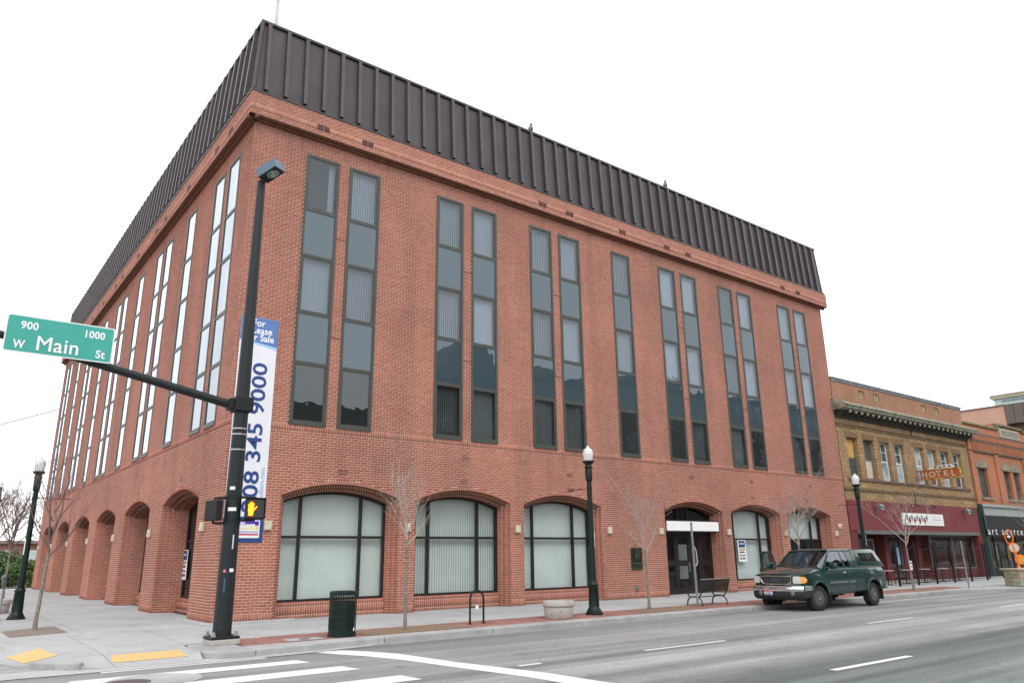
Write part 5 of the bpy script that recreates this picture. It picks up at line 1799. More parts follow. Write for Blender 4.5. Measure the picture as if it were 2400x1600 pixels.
# nose between hood edge and bumper
b = len(V)
for i in range(6):
    z = .78 + (1.17 - .78) * i / 5
    for j in range(nw + 1):
        k = -1 + 2 * j / nw
        l = .13 - .10 * (1 - abs(k) ** 2.2) - .0 * z + .02 * i / 5
        hz_ = hood(.13, k)
        zz_ = .78 + (hz_[2] - .78) * i / 5
        V.append((l if i < 5 else l + .03, k * hw(.13, min(zz_, 1.1)), zz_ - (0.0 if i < 5 else 0)))
for i in range(5):
    for j in range(nw): a = b + i * (nw + 1) + j; F.append((a, a + 1, a + nw + 2, a + nw + 1))
body = mesh_obj('body', V, F, TG, truck, 38)
m = MB(); m.prism([(5.50, s_ * .93, z_) for s_, z_ in ((-1, .62), (1, .62), (1, 1.32), (-1, 1.32))], (.03, 0, 0)); m.build('tailgate', TG, truck, bevel=.01)
# cab greenhouse: loft from belt loop to roof loop
def loft(name, loops, mat, parent, cap=True, smooth=40):
    V, F = [], []; n = len(loops[0])
    for L in loops: V += L
    for i in range(len(loops) - 1):
        for k in range(n): k2 = (k + 1) % n; F.append((i * n + k, i * n + k2, (i + 1) * n + k2, (i + 1) * n + k))
    if cap: F.append(tuple(range((len(loops) - 1) * n, len(loops) * n)))
    return mesh_obj(name, V, F, mat, parent, smooth)
ROOFZ = 1.955
def loopc(l0, l1, w, z, r=.14, crown=0):
    P = []
    for cx, cy, t0 in ((l1 - r, w - r, 0), (l0 + r, w - r, 90), (l0 + r, -w + r, 180), (l1 - r, -w + r, 270)):
        for i in range(5): t = radians(t0 + 90 * i / 4); P.append((cx + r * cos(t), cy + r * sin(t), z))
    return P
# roof skin
loft('cab_roof', [loopc(2.16, 3.80, .735, 1.885, .16), loopc(2.20, 3.80, .715, 1.925, .18), loopc(2.32, 3.78, .64, 1.955, .2), loopc(2.55, 3.6, .45, 1.968, .2)], TG, truck)
# pillars
def wside(l, z):  # half width of the greenhouse
    t = (z - HB + .03) / (1.89 - HB + .03)
    return .895 - (.895 - .74) * t
def pil(l0, z0, l1, z1, w, sg, name='pillar', mat=None, th=.03):
    m = MB()
    A = Vector((l0, sg * wside(l0, z0), z0)); B_ = Vector((l1, sg * wside(l1, z1), z1))
    m.bar(A, B_, w, th, up=(0, sg, .25)); m.build(name, mat or TG, truck, bevel=.004)
DL = 1.31
for sg in (-1, 1):
    pil(1.48, DL, 2.20, 1.90, .075, sg); pil(2.86, DL, 2.86, 1.90, .07, sg); pil(3.30, DL, 3.20, 1.90, .06, sg) ; pil(3.70, DL, 3.66, 1.90, .14, sg)
    pil(2.16, 1.895, 3.75, 1.895, .05, sg, 'roof_rail')
    pil(1.5, DL + .02, 3.72, DL + .02, .07, sg, 'belt_rail')
# glass: windscreen, side windows
def quadglass(P, name, mat=GLASSC, th=.006):
    m = MB(); P = [Vector(p) for p in P]; n = (P[1] - P[0]).cross(P[2] - P[1]).normalized(); m.prism(P, n * th); return m.build(name, mat, truck)
V, F = [], []; n1, n2 = 6, 12
for i in range(n1 + 1):
    t = i / n1
    for j in range(n2 + 1):
        k = -1 + 2 * j / n2
        V.append((1.46 + .74 * t - .10 * (1 - k * k) * (1 - t * .5), k * (.86 - .15 * t), 1.325 + .57 * t + .02 * (1 - k * k)))
for i in range(n1):
    for j in range(n2): a = i * (n2 + 1) + j; F.append((a, a + 1, a + n2 + 2, a + n2 + 1))
mesh_obj('windscreen', V, F, GLASSC, truck, 60)
m = MB(); m.bar((2.17, -.70, 1.905), (2.17, .70, 1.905), .07, .03); m.build('windscreen_header', TG, truck)
m = MB(); m.bar((1.42, -.80, 1.325), (1.42, .80, 1.325), .12, .03); m.build('cowl', TBLK, truck)
for k in (-.35, .25):
    m = MB(); m.tube([(1.36, k, 1.37), (1.50, k + .30, 1.42), (1.60, k + .52, 1.48)], .008, 5); m.build('wiper', TBLK, truck)
for sg in (-1, 1):
    Wd = lambda l, z: (l, sg * (wside(l, z) - .004), z)
    quadglass([Wd(1.60, DL + .05), Wd(2.82, DL + .05), Wd(2.82, 1.87), Wd(2.24, 1.87)], 'front_side_window')
    quadglass([Wd(2.90, DL + .05), Wd(3.27, DL + .05), Wd(3.18, 1.87), Wd(2.90, 1.87)], 'rear_side_window')
    quadglass([Wd(3.33, DL + .05), Wd(3.62, DL + .05), Wd(3.60, 1.87), Wd(3.23, 1.87)], 'cab_back_panel', TG)
# interior: dash, seats, wheel
m = MB(); m.box(1.5, 1.95, -.78, .78, .95, 1.34); m.build('dashboard', TBLK, truck, bevel=.04)
for k in (-.38, .38):
    m = MB(); m.box(2.45, 2.95, k - .24, k + .24, .75, 1.05); m.obox((3.0, k, 1.33), (.07, 0, .02), (0, .23, 0), (.06, 0, .30)); m.obox((3.08, k, 1.68), (.04, 0, 0), (0, .12, 0), (0, 0, .08)); m.build('seat', simple('seat_cloth', (.10, .09, .08), .9), truck, bevel=.04)
m = MB(); P = [(2.12 + .06 * sin(t), -.38 + .18 * cos(t), 1.30 + .17 * sin(t)) for t in [2 * pi * k / 18 for k in range(19)]]; m.tube(P, .016, 6); m.build('steering_wheel', TBLK, truck)
m = MB(); m.box(2.0, 2.04, -.11, .11, 1.70, 1.76); m.build('rear_view_mirror', TBLK, truck, bevel=.01)
m = MB(); m.box(2.02, 2.03, -.02, .03, 1.52, 1.69); m.build('hanging_card', WHITE, truck)
m = MB(); m.box(1.5, 5.4, -.85, .85, .50, .72); m.box(.35, 1.5, -.45, .45, .48, .95); m.build('chassis', TBLK, truck)
m = MB(); m.box(1.45, 3.7, -.84, .84, .68, .74); m.box(3.64, 3.72, -.84, .84, .7, 1.36); m.build('cab_floor', TBLK, truck)
# wheel wells
for cx in (FW, RW):
    for sg in (-1, 1):
        m = MB(); N = 12
        for i in range(N):
            t0, t1 = pi * i / N, pi * (i + 1) / N
            m.poly([(cx + .46 * cos(t0), sg * .93, .46 + .46 * sin(t0)), (cx + .46 * cos(t1), sg * .93, .46 + .46 * sin(t1)), (cx + .46 * cos(t1), sg * .45, .46 + .46 * sin(t1)), (cx + .46 * cos(t0), sg * .45, .46 + .46 * sin(t0))])
        m.poly([(cx - .46, sg * .45, .3), (cx + .46, sg * .45, .3), (cx + .46, sg * .45, .95), (cx - .46, sg * .45, .95)])
        m.build('wheel_well', DARK, truck)
        # flare
        m = MB(); P = [(cx + (AR + .012) * cos(pi * i / 16), sg * (hw(cx, .7) + .028), .445 + AR * .99 * sin(pi * i / 16)) for i in range(17)]
        m.tube(P, .022, 6); m.build('wheel_arch_flare', TG, truck, smooth=60)
# camper shell
def shl(l0, l1, w, z, r=.10): return loopc(l0, l1, w, z, r)
V0 = []
loft('camper_shell', [loopc(3.72, 5.56, .90, 1.33, .06), loopc(3.72, 5.55, .905, 1.42, .06), loopc(3.73, 5.28, .80, 1.86, .08), loopc(3.74, 5.18, .76, 1.92, .10), loopc(3.85, 5.05, .66, 1.955, .14)], TG, truck, smooth=30)
for sg in (-1, 1):
    S = lambda l, z: Vector((l, sg * (.905 - (.905 - .80) * (z - 1.42) / .44 + .004), z))
    P = [S(4.02, 1.50), S(5.16, 1.50), S(5.00, 1.80), S(4.00, 1.80)]
    m = MB(); m.prism(P, Vector((0, sg * .006, 0))); o = m.build('shell_window', GLASSC, truck)
    m = MB()
    for a, b in zip(P, P[1:] + P[:1]): m.bar(a, b, .028, .012, up=(0, sg, .2))
    m.bar((P[0] + P[1]) / 2, (P[2] + P[3]) / 2, .022, .012, up=(0, sg, .2)); m.build('shell_window_frame', TBLK, truck)
    m = MB(); m.bar((3.73, sg * .912, 1.345), (5.55, sg * .912, 1.345), .016, .03); m.build('shell_rail', CHROME if False else GREYT, truck)
m = MB(); m.prism([(5.575, -.72, 1.42), (5.575, .72, 1.42), (5.30, .64, 1.84), (5.30, -.64, 1.84)], (.008, 0, .004)); m.build('shell_rear_window', GLASSC, truck)
m = MB(); m.box(3.725, 3.735, -.78, .78, 1.42, 1.86); m.build('shell_front_panel', TBLK, truck)
# wheels
def wheel(cx, sg, steer=0):
    e = empty('wheel', (cx, sg * .84, WR), parent=truck)
    e.rotation_euler = (0, 0, steer if sg < 0 else steer + pi)
    # local: outward is -y
    m = MB(); W_ = .125
    m.lathe([(.225, -W_ + .01), (.31, -W_), (.365, -W_ + .012), (.388, -W_ + .04), (.392, 0), (.388, W_ - .04), (.365, W_ - .012), (.225, W_ - .02), (.218, 0), (.222, -W_ + .01)], 36, ax='y', caps=False)
    t = m.build('tyre', RUBBER, e, smooth=40)
    m = MB()
    for k in range(40):
        a = 2 * pi * k / 40
        m.obox((.391 * cos(a), 0, .391 * sin(a)), (.008 * cos(a), 0, .008 * sin(a)), (0, .105, 0), (-.016 * sin(a), 0, .016 * cos(a)))
    m.build('tread', RUBBER, e)['kind'] = 'stuff'
    m = MB(); m.lathe([(.225, -.115), (.212, -.12), (.20, -.09), (.19, -.05), (.10, -.06), (.075, -.10), (.045, -.115), (0, -.118)], 28, ax='y')
    m.build('rim', simple('alloy_rim', (.10, .10, .105), .4, .25, .15, 10), e, smooth=40)
    m = MB()
    for k in range(5):
        a = 2 * pi * k / 5 + .3; a2 = a + .62
        m.prism([((.10) * cos(a + .1), -.075, .10 * sin(a + .1)), (.195 * cos(a), -.105, .195 * sin(a)), (.195 * cos(a2 - .1), -.105, .195 * sin(a2 - .1)), (.10 * cos(a2 - .2), -.075, .10 * sin(a2 - .2))], (0, .03, 0))
    m.build('spoke', simple('alloy_spoke', (.45, .45, .46), .35, .4, .1, 10), e)
    m = MB(); m.lathe([(.045, -.115), (.05, -.135), (.03, -.142), (0, -.143)], 14, ax='y'); m.build('hub_cap', CHROME, e, smooth=40)
for sg in (-1, 1): wheel(FW, sg, -.22); wheel(RW, sg)
# front end
nb_ = 18
def bump_arc(z, off, k): return (.045 - .0 + .14 * abs(k) ** 3 + off, k * (.985 - .02), z)
def band_mesh(name, rows, mat, kmax=1.0, smooth=45, close=True):
    V, F = [], []
    for (z, off) in rows:
        for j in range(nb_ + 1):
            k = (-1 + 2 * j / nb_) * kmax
            p = bump_arc(z, off, k); V.append(p)
    for i in range(len(rows) - 1):
        for j in range(nb_): a = i * (nb_ + 1) + j; F.append((a, a + 1, a + nb_ + 2, a + nb_ + 1))
    return mesh_obj(name, V, F, mat, truck, smooth)
band_mesh('front_bumper', [(.80, .05), (.805, -.03), (.79, -.065), (.75, -.085), (.68, -.085), (.63, -.075), (.62, -.05)], CHROME)
for sg in (-1, 1):
    m = MB(); m.prism([(.16, sg * .965, .65), (.52, sg * 1.0, .65), (.52, sg * 1.0, .79), (.16, sg * .965, .80)], (0, sg * .012, 0)); m.build('bumper_end', CHROME, truck, bevel=.005)
band_mesh('lower_valance', [(.64, -.05), (.57, -.065), (.46, -.045), (.38, .03), (.35, .12)], TBLK)
for sg in (-1, 1):
    m = MB(); m.prism([(.14, sg * .955, .42), (.50, sg * .985, .46), (.52, sg * .99, .65), (.16, sg * .96, .66)], (0, sg * .01, 0)); m.build('valance_end', TBLK, truck, bevel=.005)
    m = MB(); m.lathe([(.07, .02), (.07, -.01), (.06, -.016), (0, -.018)], 18, (.0, sg * .60, .56), 'x'); o = m.build('fog_light', simple('fog_lens', (.16, .17, .17), .15, .1, .2, 14, coat=.6), truck, smooth=40); o.scale = (1, 1, 1)
    m = MB(); m.tube([(.0, sg * .36, .44), (-.035, sg * .36, .42), (-.035, sg * .36, .38), (.02, sg * .36, .37)], .014, 6); m.build('tow_hook', BLKMET, truck)
band_mesh('bumper_gap', [(.82, .06), (.78, .10)], DARK)
# grille
def gp(k, z): return (.13 - .10 * (1 - abs(k) ** 2.2) - .018, k * .94, z)
gm_, t_, b_ = new_mat('grille_mesh')
tcn = t_.nodes.new('ShaderNodeTexCoord').outputs['Object']
wv = t_.nodes.new('ShaderNodeTexWave'); wv.bands_direction = 'Y'; wv.inputs['Scale'].default_value = 18
t_.links.new(tcn, wv.inputs['Vector'])
t_.links.new(ramp(t_, wv.outputs['Fac'], [(.35, (.012, .013, .013)), (.7, (.13, .13, .12))]), b_.inputs['Base Color'])
b_.inputs['Roughness'].default_value = .5; b_.inputs['Metallic'].default_value = .4
V, F = [], []
ng = 14
for j in range(ng + 1):
    k = (-1 + 2 * j / ng) * .60
    zt = 1.10; zb_ = .865 + .05 * max(0, abs(k) - .42) / .18
    V += [gp(k, zb_), gp(k, zt)]
for j in range(ng): F.append((2 * j, 2 * j + 2, 2 * j + 3, 2 * j + 1))
gr = mesh_obj('grille', V, F, gm_, truck, 60)
m = MB(); P = [gp((-1 + 2 * j / ng) * .61, 1.105) for j in range(ng + 1)] + [gp(.60, .97), gp(.54, .88), gp(.45, .852)] + [gp(x, .850) for x in (.25, 0, -.25)] + [gp(-.45, .852), gp(-.54, .88), gp(-.60, .97), gp(-.61, 1.105)]
m.tube([(a - .006, b, c) for a, b, c in P], .013, 6); m.build('grille_surround', CHROME, truck, smooth=60)
m = MB()
for j in range(-26, 27):
    k = j * .022; a = gp(k, .87); b = gp(k, 1.095); m.bar((a[0] - .006, a[1], a[2]), (b[0] - .006, b[1], b[2]), .006, .008, up=(0, 1, 0))
m.build('grille_bar', simple('grille_bar_grey', (.09, .09, .085), .4, .5), truck)['kind'] = 'stuff'
m = MB(); P = [(.0, .105 * cos(2 * pi * k / 20), 0.985 + .036 * sin(2 * pi * k / 20)) for k in range(20)]; m.prism(P, (.012, 0, 0)); m.build('oval_badge', simple('badge_blue', (.02, .05, .16), .3), truck)
m = MB(); P = [(.0, .110 * cos(2 * pi * k / 20), 0.985 + .041 * sin(2 * pi * k / 20)) for k in range(21)]; m.tube(P, .006, 5); m.build('badge_rim', CHROME, truck)
# headlights
for sg in (-1, 1):
    def hp(k, z, o=0): return Vector((.13 - .10 * (1 - abs(k) ** 2.2) - .014 - o, sg * k * .95, z))
    ks = [.66, .70, .78, .86, .93]
    top_, bot_ = [1.06, 1.095, 1.105, 1.10, 1.09], [.91, .885, .875, .875, .88]
    m = MB()
    for i in range(len(ks) - 1):
        m.prism([hp(ks[i], bot_[i]), hp(ks[i + 1], bot_[i + 1]), hp(ks[i + 1], top_[i + 1]), hp(ks[i], top_[i])], (.02, 0, 0))
    m.build('headlight', LENS, truck, smooth=30)
    m = MB(); A = [Vector((.118, sg * .885, .88)), Vector((.20, sg * .945, .885)), Vector((.31, sg * .978, .92)), Vector((.33, sg * .980, 1.0)), Vector((.27, sg * .966, 1.07)), Vector((.20, sg * .940, 1.09)), Vector((.118, sg * .885, 1.09))]
    m.prism(A, (.012, -sg * .02, 0)); m.build('turn_signal', AMB, truck)
    m = MB(); m.prism([Vector(a) + Vector((0, sg * .003, 0)) for a in ((.205, sg * .947, .95), (.26, sg * .963, .95), (.26, sg * .963, 1.02), (.205, sg * .947, 1.02))], (0, -sg * .01, 0)); m.build('side_marker', LENS, truck)
# plate
m = MB(); m.box(-.075, -.065, .10, .41, .50, .655); pt_ = m.build('licence_plate', WHITE, truck)
m = MB(); m.box(-.0775, -.075, .105, .405, .61, .65); m.build('plate_top', REDP, pt_)
m = MB(); m.box(-.0775, -.075, .105, .405, .505, .545); m.build('plate_bottom', simple('plate_blue', (.10, .15, .40), .5), pt_)
for dx_ in (.15, .20, .25, .30, .35):
    m = MB(); m.box(-.0775, -.075, dx_ - .012, dx_ + .012, .555, .60); m.build('plate_mark', INK, pt_)
# doors, trim, mirrors
for sg in (-1, 1):
    S = lambda l, z, o=.002: Vector((l, sg * (hw(l, z) + o), z))
    m = MB()
    for a, b in ((( 1.60, 1.30), (1.56, .62)), ((2.84, 1.31), (2.86, .62)), ((3.34, 1.31), (3.34, .62)), ((3.74, 1.31), (3.74, .58))):
        n_ = 6
        for i in range(n_):
            p = S(a[0] + (b[0] - a[0]) * i / n_, a[1] + (b[1] - a[1]) * i / n_); q = S(a[0] + (b[0] - a[0]) * (i + 1) / n_, a[1] + (b[1] - a[1]) * (i + 1) / n_)
            m.bar(p, q, .008, .004, up=(0, sg, 0))
    m.build('door_gap', DARK, truck)
    m = MB()
    for a, b in ((1.66, 2.82), (2.88, 3.32)):
        m.obox(((a + b) / 2, sg * (hw(2.2, .86) + .012), .86), ((b - a) / 2, 0, 0), (0, .012, 0), (0, 0, .028))
    m.build('side_moulding', simple('moulding_grey', (.10, .13, .14), .3), truck, bevel=.008)
    m = MB(); m.obox((2.70, sg * (hw(2.7, 1.17) + .018), 1.17), (.075, 0, 0), (0, .014, 0), (0, 0, .02)); m.build('door_handle', CHROME, truck, bevel=.008)
    m = MB(); m.obox((2.3, sg * .93, .50), (.95, 0, 0), (0, .05, 0), (0, 0, .022)); m.build('side_step', TBLK, truck, bevel=.01)
    for l_ in (1.62, 5.06):
        m = MB(); m.obox((l_, sg * .88, .38), (.008, 0, 0), (0, .13, 0), (0, 0, .17)); m.build('mud_flap', RUBBER, truck)
    m = MB(); m.obox((5.50, sg * .90, 1.0), (.03, 0, 0), (0, .05, 0), (0, 0, .17)); m.build('tail_light', REDP, truck, bevel=.01)
m = MB(); m.box(5.52, 5.68, -.92, .92, .55, .72); m.build('rear_bumper', CHROME, truck, bevel=.03)
def mirror(c, sg, parent):
    m = MB(); m.obox(c, (.05, 0, 0), (0, .13, 0), (0, 0, .095)); m.build('side_mirror', TG, parent, bevel=.035, smooth=60)
    m = MB(); m.obox(Vector(c) + Vector((.055, 0, 0)), (.004, 0, 0), (0, .10, 0), (0, 0, .07)); m.build('mirror_glass', CHROME, parent)
    m = MB(); m.tube([Vector(c) + Vector((0, -sg * .10, -.04)), Vector(c) + Vector((.02, -sg * .20, -.08))], .025, 6); m.build('mirror_arm', TBLK, parent)
mirror((1.80, -1.09, 1.40), -1, truck)
m = MB(); m.tube([(1.25, .87, 1.30), (1.28, .88, 1.95)], .004, 4); m.build('aerial', BLKMET, truck)
# open kerb-side door, hinged at its front edge
dr = empty('open_door', (1.60, .96, 0), parent=truck); dr.rotation_euler = (0, 0, radians(62))
m = MB(); m.prism([(0, 0, .62), (1.24, 0, .62), (1.26, 0, 1.32), (0, 0, 1.32)], (0, -.10, 0)); m.build('door_skin', TG, dr, bevel=.015)
m = MB(); m.prism([(.04, -.10, .66), (1.20, -.10, .66), (1.20, -.10, 1.28), (.04, -.10, 1.28)], (0, -.035, 0)); m.build('door_trim', TBLK, dr, bevel=.01)
m = MB()
P = [Vector((.02, -.06, 1.32)), Vector((.58, -.16, 1.88)), Vector((1.22, -.16, 1.88)), Vector((1.26, -.06, 1.32))]
for a, b in zip(P[:-1], P[1:]): m.bar(a, b, .07, .04, up=(0, 1, 0))
m.build('window_frame', TG, dr, bevel=.006)
m = MB(); m.prism([p + Vector((0, .003, 0)) for p in (P[0], P[3], P[2], P[1])], (0, -.006, 0)); m.build('window_glass', GLASSC, dr)
m = MB(); m.obox((.22, .14, 1.42), (.05, .0, 0), (0, .13, 0), (0, 0, .095)); m.build('side_mirror', TG, dr, bevel=.035, smooth=60)
m = MB(); m.tube([(.22, .02, 1.34), (.22, .12, 1.36)], .025, 6); m.build('mirror_arm', TBLK, dr)
# ------------------------------------------------------------------ two storey hotel building, right of the office block
hb = tag(empty('hotel_building'), 'two storey yellow-brown brick building with dark red ground floor front and projecting cornice', 'building')
HX0, HX1 = 33.42, 50.30
def wall_holes(mb, x0, x1, z0, z1, y, holes):
    xs = sorted({x0, x1, *[h[0] for h in holes], *[h[1] for h in holes]}); zs = sorted({z0, z1, *[h[2] for h in holes], *[h[3] for h in holes]})
    for a, b in zip(xs[:-1], xs[1:]):
        for c, d in zip(zs[:-1], zs[1:]):
            mx_, mz_ = (a + b) / 2, (c + d) / 2
            if any(h[0] < mx_ < h[1] and h[2] < mz_ < h[3] for h in holes): continue
            mb.poly([(a, y, c), (b, y, c), (b, y, d), (a, y, d)])
def reveal(mb, h, y, dp):
    a, b, c, d = h
    mb.poly([(a, y, c), (a, y + dp, c), (a, y + dp, d), (a, y, d)]); mb.poly([(b, y, c), (b, y, d), (b, y + dp, d), (b, y + dp, c)])
    mb.poly([(a, y, d), (a, y + dp, d), (b, y + dp, d), (b, y, d)]); mb.poly([(a, y, c), (b, y, c), (b, y + dp, c), (a, y + dp, c)])
hw_ = [(34.3, 35.52), (36.15, 37.38), (37.97, 39.2), (39.76, 40.99), (42.35, 43.62), (44.15, 45.4), (45.95, 47.2), (47.8, 49.08)]
holes = [(a, b, 5.68, 7.98) for a, b in hw_]
gr_h = [(36.42, 37.1, 10.48, 10.92), (38.2, 38.9, 10.48, 10.92), (44.36, 45.05, 10.48, 10.92), (46.21, 46.9, 10.48, 10.92)]
m = MB(); wall_holes(m, HX0, HX1, 4.43, 9.3, 0, holes)
for h in holes: reveal(m, h, 0, .28)
m.build('upper_wall', BUFF, hb, fix=False)
m = MB(); wall_holes(m, HX0, HX1, 9.3, 11.3, .0, gr_h)
for h in gr_h: reveal(m, h, 0, .15)
m.box(HX0, HX1 , .02, 14, 11.0, 11.28); m.build('parapet', HRED, hb, fix=False)
m = MB(); m.box(HX0, HX1, .3, .5, 4.3, 11.2); m.box(HX1 - .3, HX1, .5, 16, 0, 11.2); m.box(HX0, HX1, 1.9, 16, 0, 4.4) ; m.build('rear_wall', SALB, hb)
m = MB(); m.box(HX0 - .02, HX1 + .06, -.10, .3, 11.28, 11.36); m.box(HX0, HX1 + .03, -.05, .0, 11.16, 11.28); m.build('parapet_coping', simple('blue_grey_flashing', (.20, .24, .27), .5, .3, .4), hb)
for h in gr_h:
    m = MB()
    for k in range(4):
        x_ = h[0] + (k + .5) * (h[1] - h[0]) / 4
        for j in range(3):
            z_ = h[2] + (j + .5) * (h[3] - h[2]) / 3
            m.prism([(x_ - .075, .06, z_), (x_, .06, z_ - .065), (x_ + .075, .06, z_), (x_, .06, z_ + .065)], (0, .04, 0))
    m.build('parapet_grille', simple('cream_terracotta', (.50, .43, .27), .9, 0, .2), hb)
# soldier lintels and string courses
for a, b in hw_:
    m = MB(); n_ = 9
    for k in range(n_):
        w_ = (b - a + .3) / n_; m.box(a - .15 + k * w_ + .008, a - .15 + (k + 1) * w_ - .008, -.008, .004, 7.985, 8.30)
    m.build('flat_arch', simple('brown_lintel_brick', (.20, .115, .06), .9, 0, .2, 6) if a == hw_[0][0] else bpy.data.materials['brown_lintel_brick'], hb)
m = MB()
for z_, h_, d_ in ((8.52, .05, .04), (8.66, .06, .06)): m.box(HX0, HX1 - .1, -d_, .002, z_, z_ + h_)
for z_, h_, d_ in ((4.98, .09, .07), (5.08, .04, .04)): m.box(HX0, HX1, -d_, .002, z_, z_ + h_)
m.build('string_course', simple('brown_moulded_brick', (.15, .10, .055), .9, 0, .3, 2), hb)
m = MB(); m.box(34.0, 49.6, -.09, .05, 5.55, 5.68); m.build('window_sill', SILL, hb)
# cornice: sloped top, fascia, dentils
m = MB()
prof = [(-.02, 10.06), (-.10, 10.02), (-.72, 9.76), (-.74, 9.66), (-.66, 9.60), (-.64, 9.50), (-.50, 9.46), (-.48, 9.42), (-.02, 9.40)]
m.prism([(33.25, y, z) for y, z in prof], (HX1 + .65 - 33.25, 0, 0)); m.build('cornice', CORN, hb)
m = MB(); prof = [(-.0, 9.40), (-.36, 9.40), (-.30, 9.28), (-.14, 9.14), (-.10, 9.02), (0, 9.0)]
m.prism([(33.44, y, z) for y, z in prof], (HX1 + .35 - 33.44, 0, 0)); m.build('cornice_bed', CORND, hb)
for k in range(26):
    x_ = 34.1 + k * .645
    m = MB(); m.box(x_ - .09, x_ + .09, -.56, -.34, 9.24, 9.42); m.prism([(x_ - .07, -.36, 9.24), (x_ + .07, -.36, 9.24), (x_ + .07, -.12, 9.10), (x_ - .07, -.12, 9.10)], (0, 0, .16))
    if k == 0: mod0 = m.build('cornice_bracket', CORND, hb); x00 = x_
    else:
        c = mod0.copy(); COL.objects.link(c); c.location = (x_ - x00, 0, 0)
    m = MB(); m.box(x_ - .085, x_ + .085, -.60, -.56, 9.25, 9.40)
    if k == 0: tip0 = m.build('bracket_face', CORN, hb)
    else:
        c = tip0.copy(); COL.objects.link(c); c.location = (x_ - x00, 0, 0)
# sash windows
def sash(a, b, z0, z1, y, parent, frame, up_, lo_, muntin=False):
    m = MB(); w_ = .07; zm_ = (z0 + z1) / 2
    for s0, s1, c, d in ((a, a + w_, z0, z1), (b - w_, b, z0, z1), (a + w_, b - w_, z0, z0 + .09), (a + w_, b - w_, z1 - .08, z1)): m.box(s0, s1, y, y + .08, c, d)
    m.box(a + w_, b - w_, y + .01, y + .07, zm_ - .04, zm_ + .04)
    if muntin:
        m.box(a + w_, b - w_, y + .02, y + .06, (zm_ + z1) / 2 - .015, (zm_ + z1) / 2 + .015)
        m.box((a + b) / 2 - .012, (a + b) / 2 + .012, y + .02, y + .06, zm_ + .04, z1 - .08)
    f = m.build('sash_window', frame, parent)
    for mt, c, d, nm in ((lo_, z0 + .09, zm_ - .04, 'lower_light'), (up_, zm_ + .04, z1 - .08, 'upper_light')):
        g = MB(); g.box(a + w_, b - w_, y + .035, y + .045, c, d); g.build(nm, mt, f)
    return f
SG = simple('old_glass_pale', (.34, .39, .41), .12, 0, .45, 2, spec=.8)
SGD = simple('old_glass_dark', (.07, .085, .085), .1, 0, .4, 3, spec=.8)
specs = [(WOODB, SGD, GREYT), (SGD, BEIGE, GREYT), (SGD, SG, SASHW), (SGD, SG, SASHW), (SG, SG, SASHW), (SG, simple('brown_curtain', (.16, .07, .04), .8), SASHW), (SGD, SG, SASHW), (SGD, SGD, SASHW)]
for (a, b), (u_, l_, f_) in zip(hw_, specs): sash(a, b, 5.68, 7.98, .22, hb, f_, u_, l_, muntin=f_ is SASHW)
# ground floor
m = MB(); m.box(HX0, 50.0, -.06, .5, 2.80, 4.44); m.build('fascia', MAROON, hb)
m = MB(); m.box(HX0 + .8, 49.7, -.10, .1, 2.62, 2.82); m.build('fascia_trim', GREYT, hb)
m = MB(); m.box(HX0, 34.15, -.02, .5, -.05, 2.8); m.build('side_pier', DRED, hb)
m = MB(); m.box(49.55, HX1, -.02, .5, -.05, 2.8); m.build('side_pier', DRED, hb)
m = MB(); m.box(34.15, 49.55, 1.75, 1.95, 0, 2.9); m.build('recess_wall', DRED, hb)
m = MB(); m.box(34.15, 49.55, .4, 1.8, 2.62, 2.66); m.build('recess_ceiling', DARK, hb)
m = MB(); m.box(34.15, 49.55, .62, 1.75, -.02, .012); m.build('recess_floor', CONC, hb)
for x_ in (39.0, 41.2, 43.0):
    m = MB(); m.box(x_ - .25, x_ + .25, .9, 1.75, 0, 2.62); m.build('inner_pier', DRED, hb)
def shopwin(x0, x1, z0, z1, y, parent, n_, frame=GREYT):
    m = MB(); m.box(x0, x1, y, y + .08, z0, z0 + .08); m.box(x0, x1, y, y + .08, z1 - .08, z1)
    for k in range(n_ + 1):
        x_ = x0 + (x1 - x0) * k / n_; m.box(x_ - .045, x_ + .045, y - .003, y + .083, z0, z1)
    f = m.build('shop_window', frame, parent)
    for k in range(n_):
        a, b = x0 + (x1 - x0) * k / n_ + .045, x0 + (x1 - x0) * (k + 1) / n_ - .045
        g = MB(); g.box(a, b, y + .035, y + .045, z0 + .08, z1 - .08); g.build('pane', GLASS, f)
    return f
shopwin(43.4, 49.5, .55, 2.60, .35, hb, 2); shopwin(39.3, 40.9, .2, 2.6, 1.0, hb, 2)
m = MB(); m.box(43.4, 49.5, .30, .5, 0, .55); m.build('stall_riser', DRED, hb)
for x_ in (35.2, 36.6):
    m = MB(); w_ = .09
    for s0, s1, c, d in ((x_, x_ + w_, 0, 2.4), (x_ + 1.0 - w_, x_ + 1.0, 0, 2.4), (x_ + w_, x_ + 1 - w_, 2.28, 2.4), (x_ + w_, x_ + 1 - w_, 0, .2)): m.box(s0, s1, .95, 1.03, c, d)
    f = m.build('shop_door', simple('grey_green_door', (.16, .19, .17), .6) if x_ < 36 else bpy.data.materials['grey_green_door'], hb)
    g = MB(); g.box(x_ + w_, x_ + 1 - w_, .98, .99, .2, 2.28); g.build('pane', GLASS, f)
m = MB()
for k in range(5):
    xx = 44.0 + k * 1.1; m.lathe([(.0, 0), (.09, .03), (.12, .14), (.0, .16)], 10, (xx, 1.2, 2.1))
m.build('inner_lamps', simple('lamp_shade_dark', (.12, .08, .04), .6), hb)['kind'] = 'stuff'
m = MB(); m.box(40.0, 40.45, .94, .96, .9, 1.9); m.build('window_poster', LBLUE, hb)
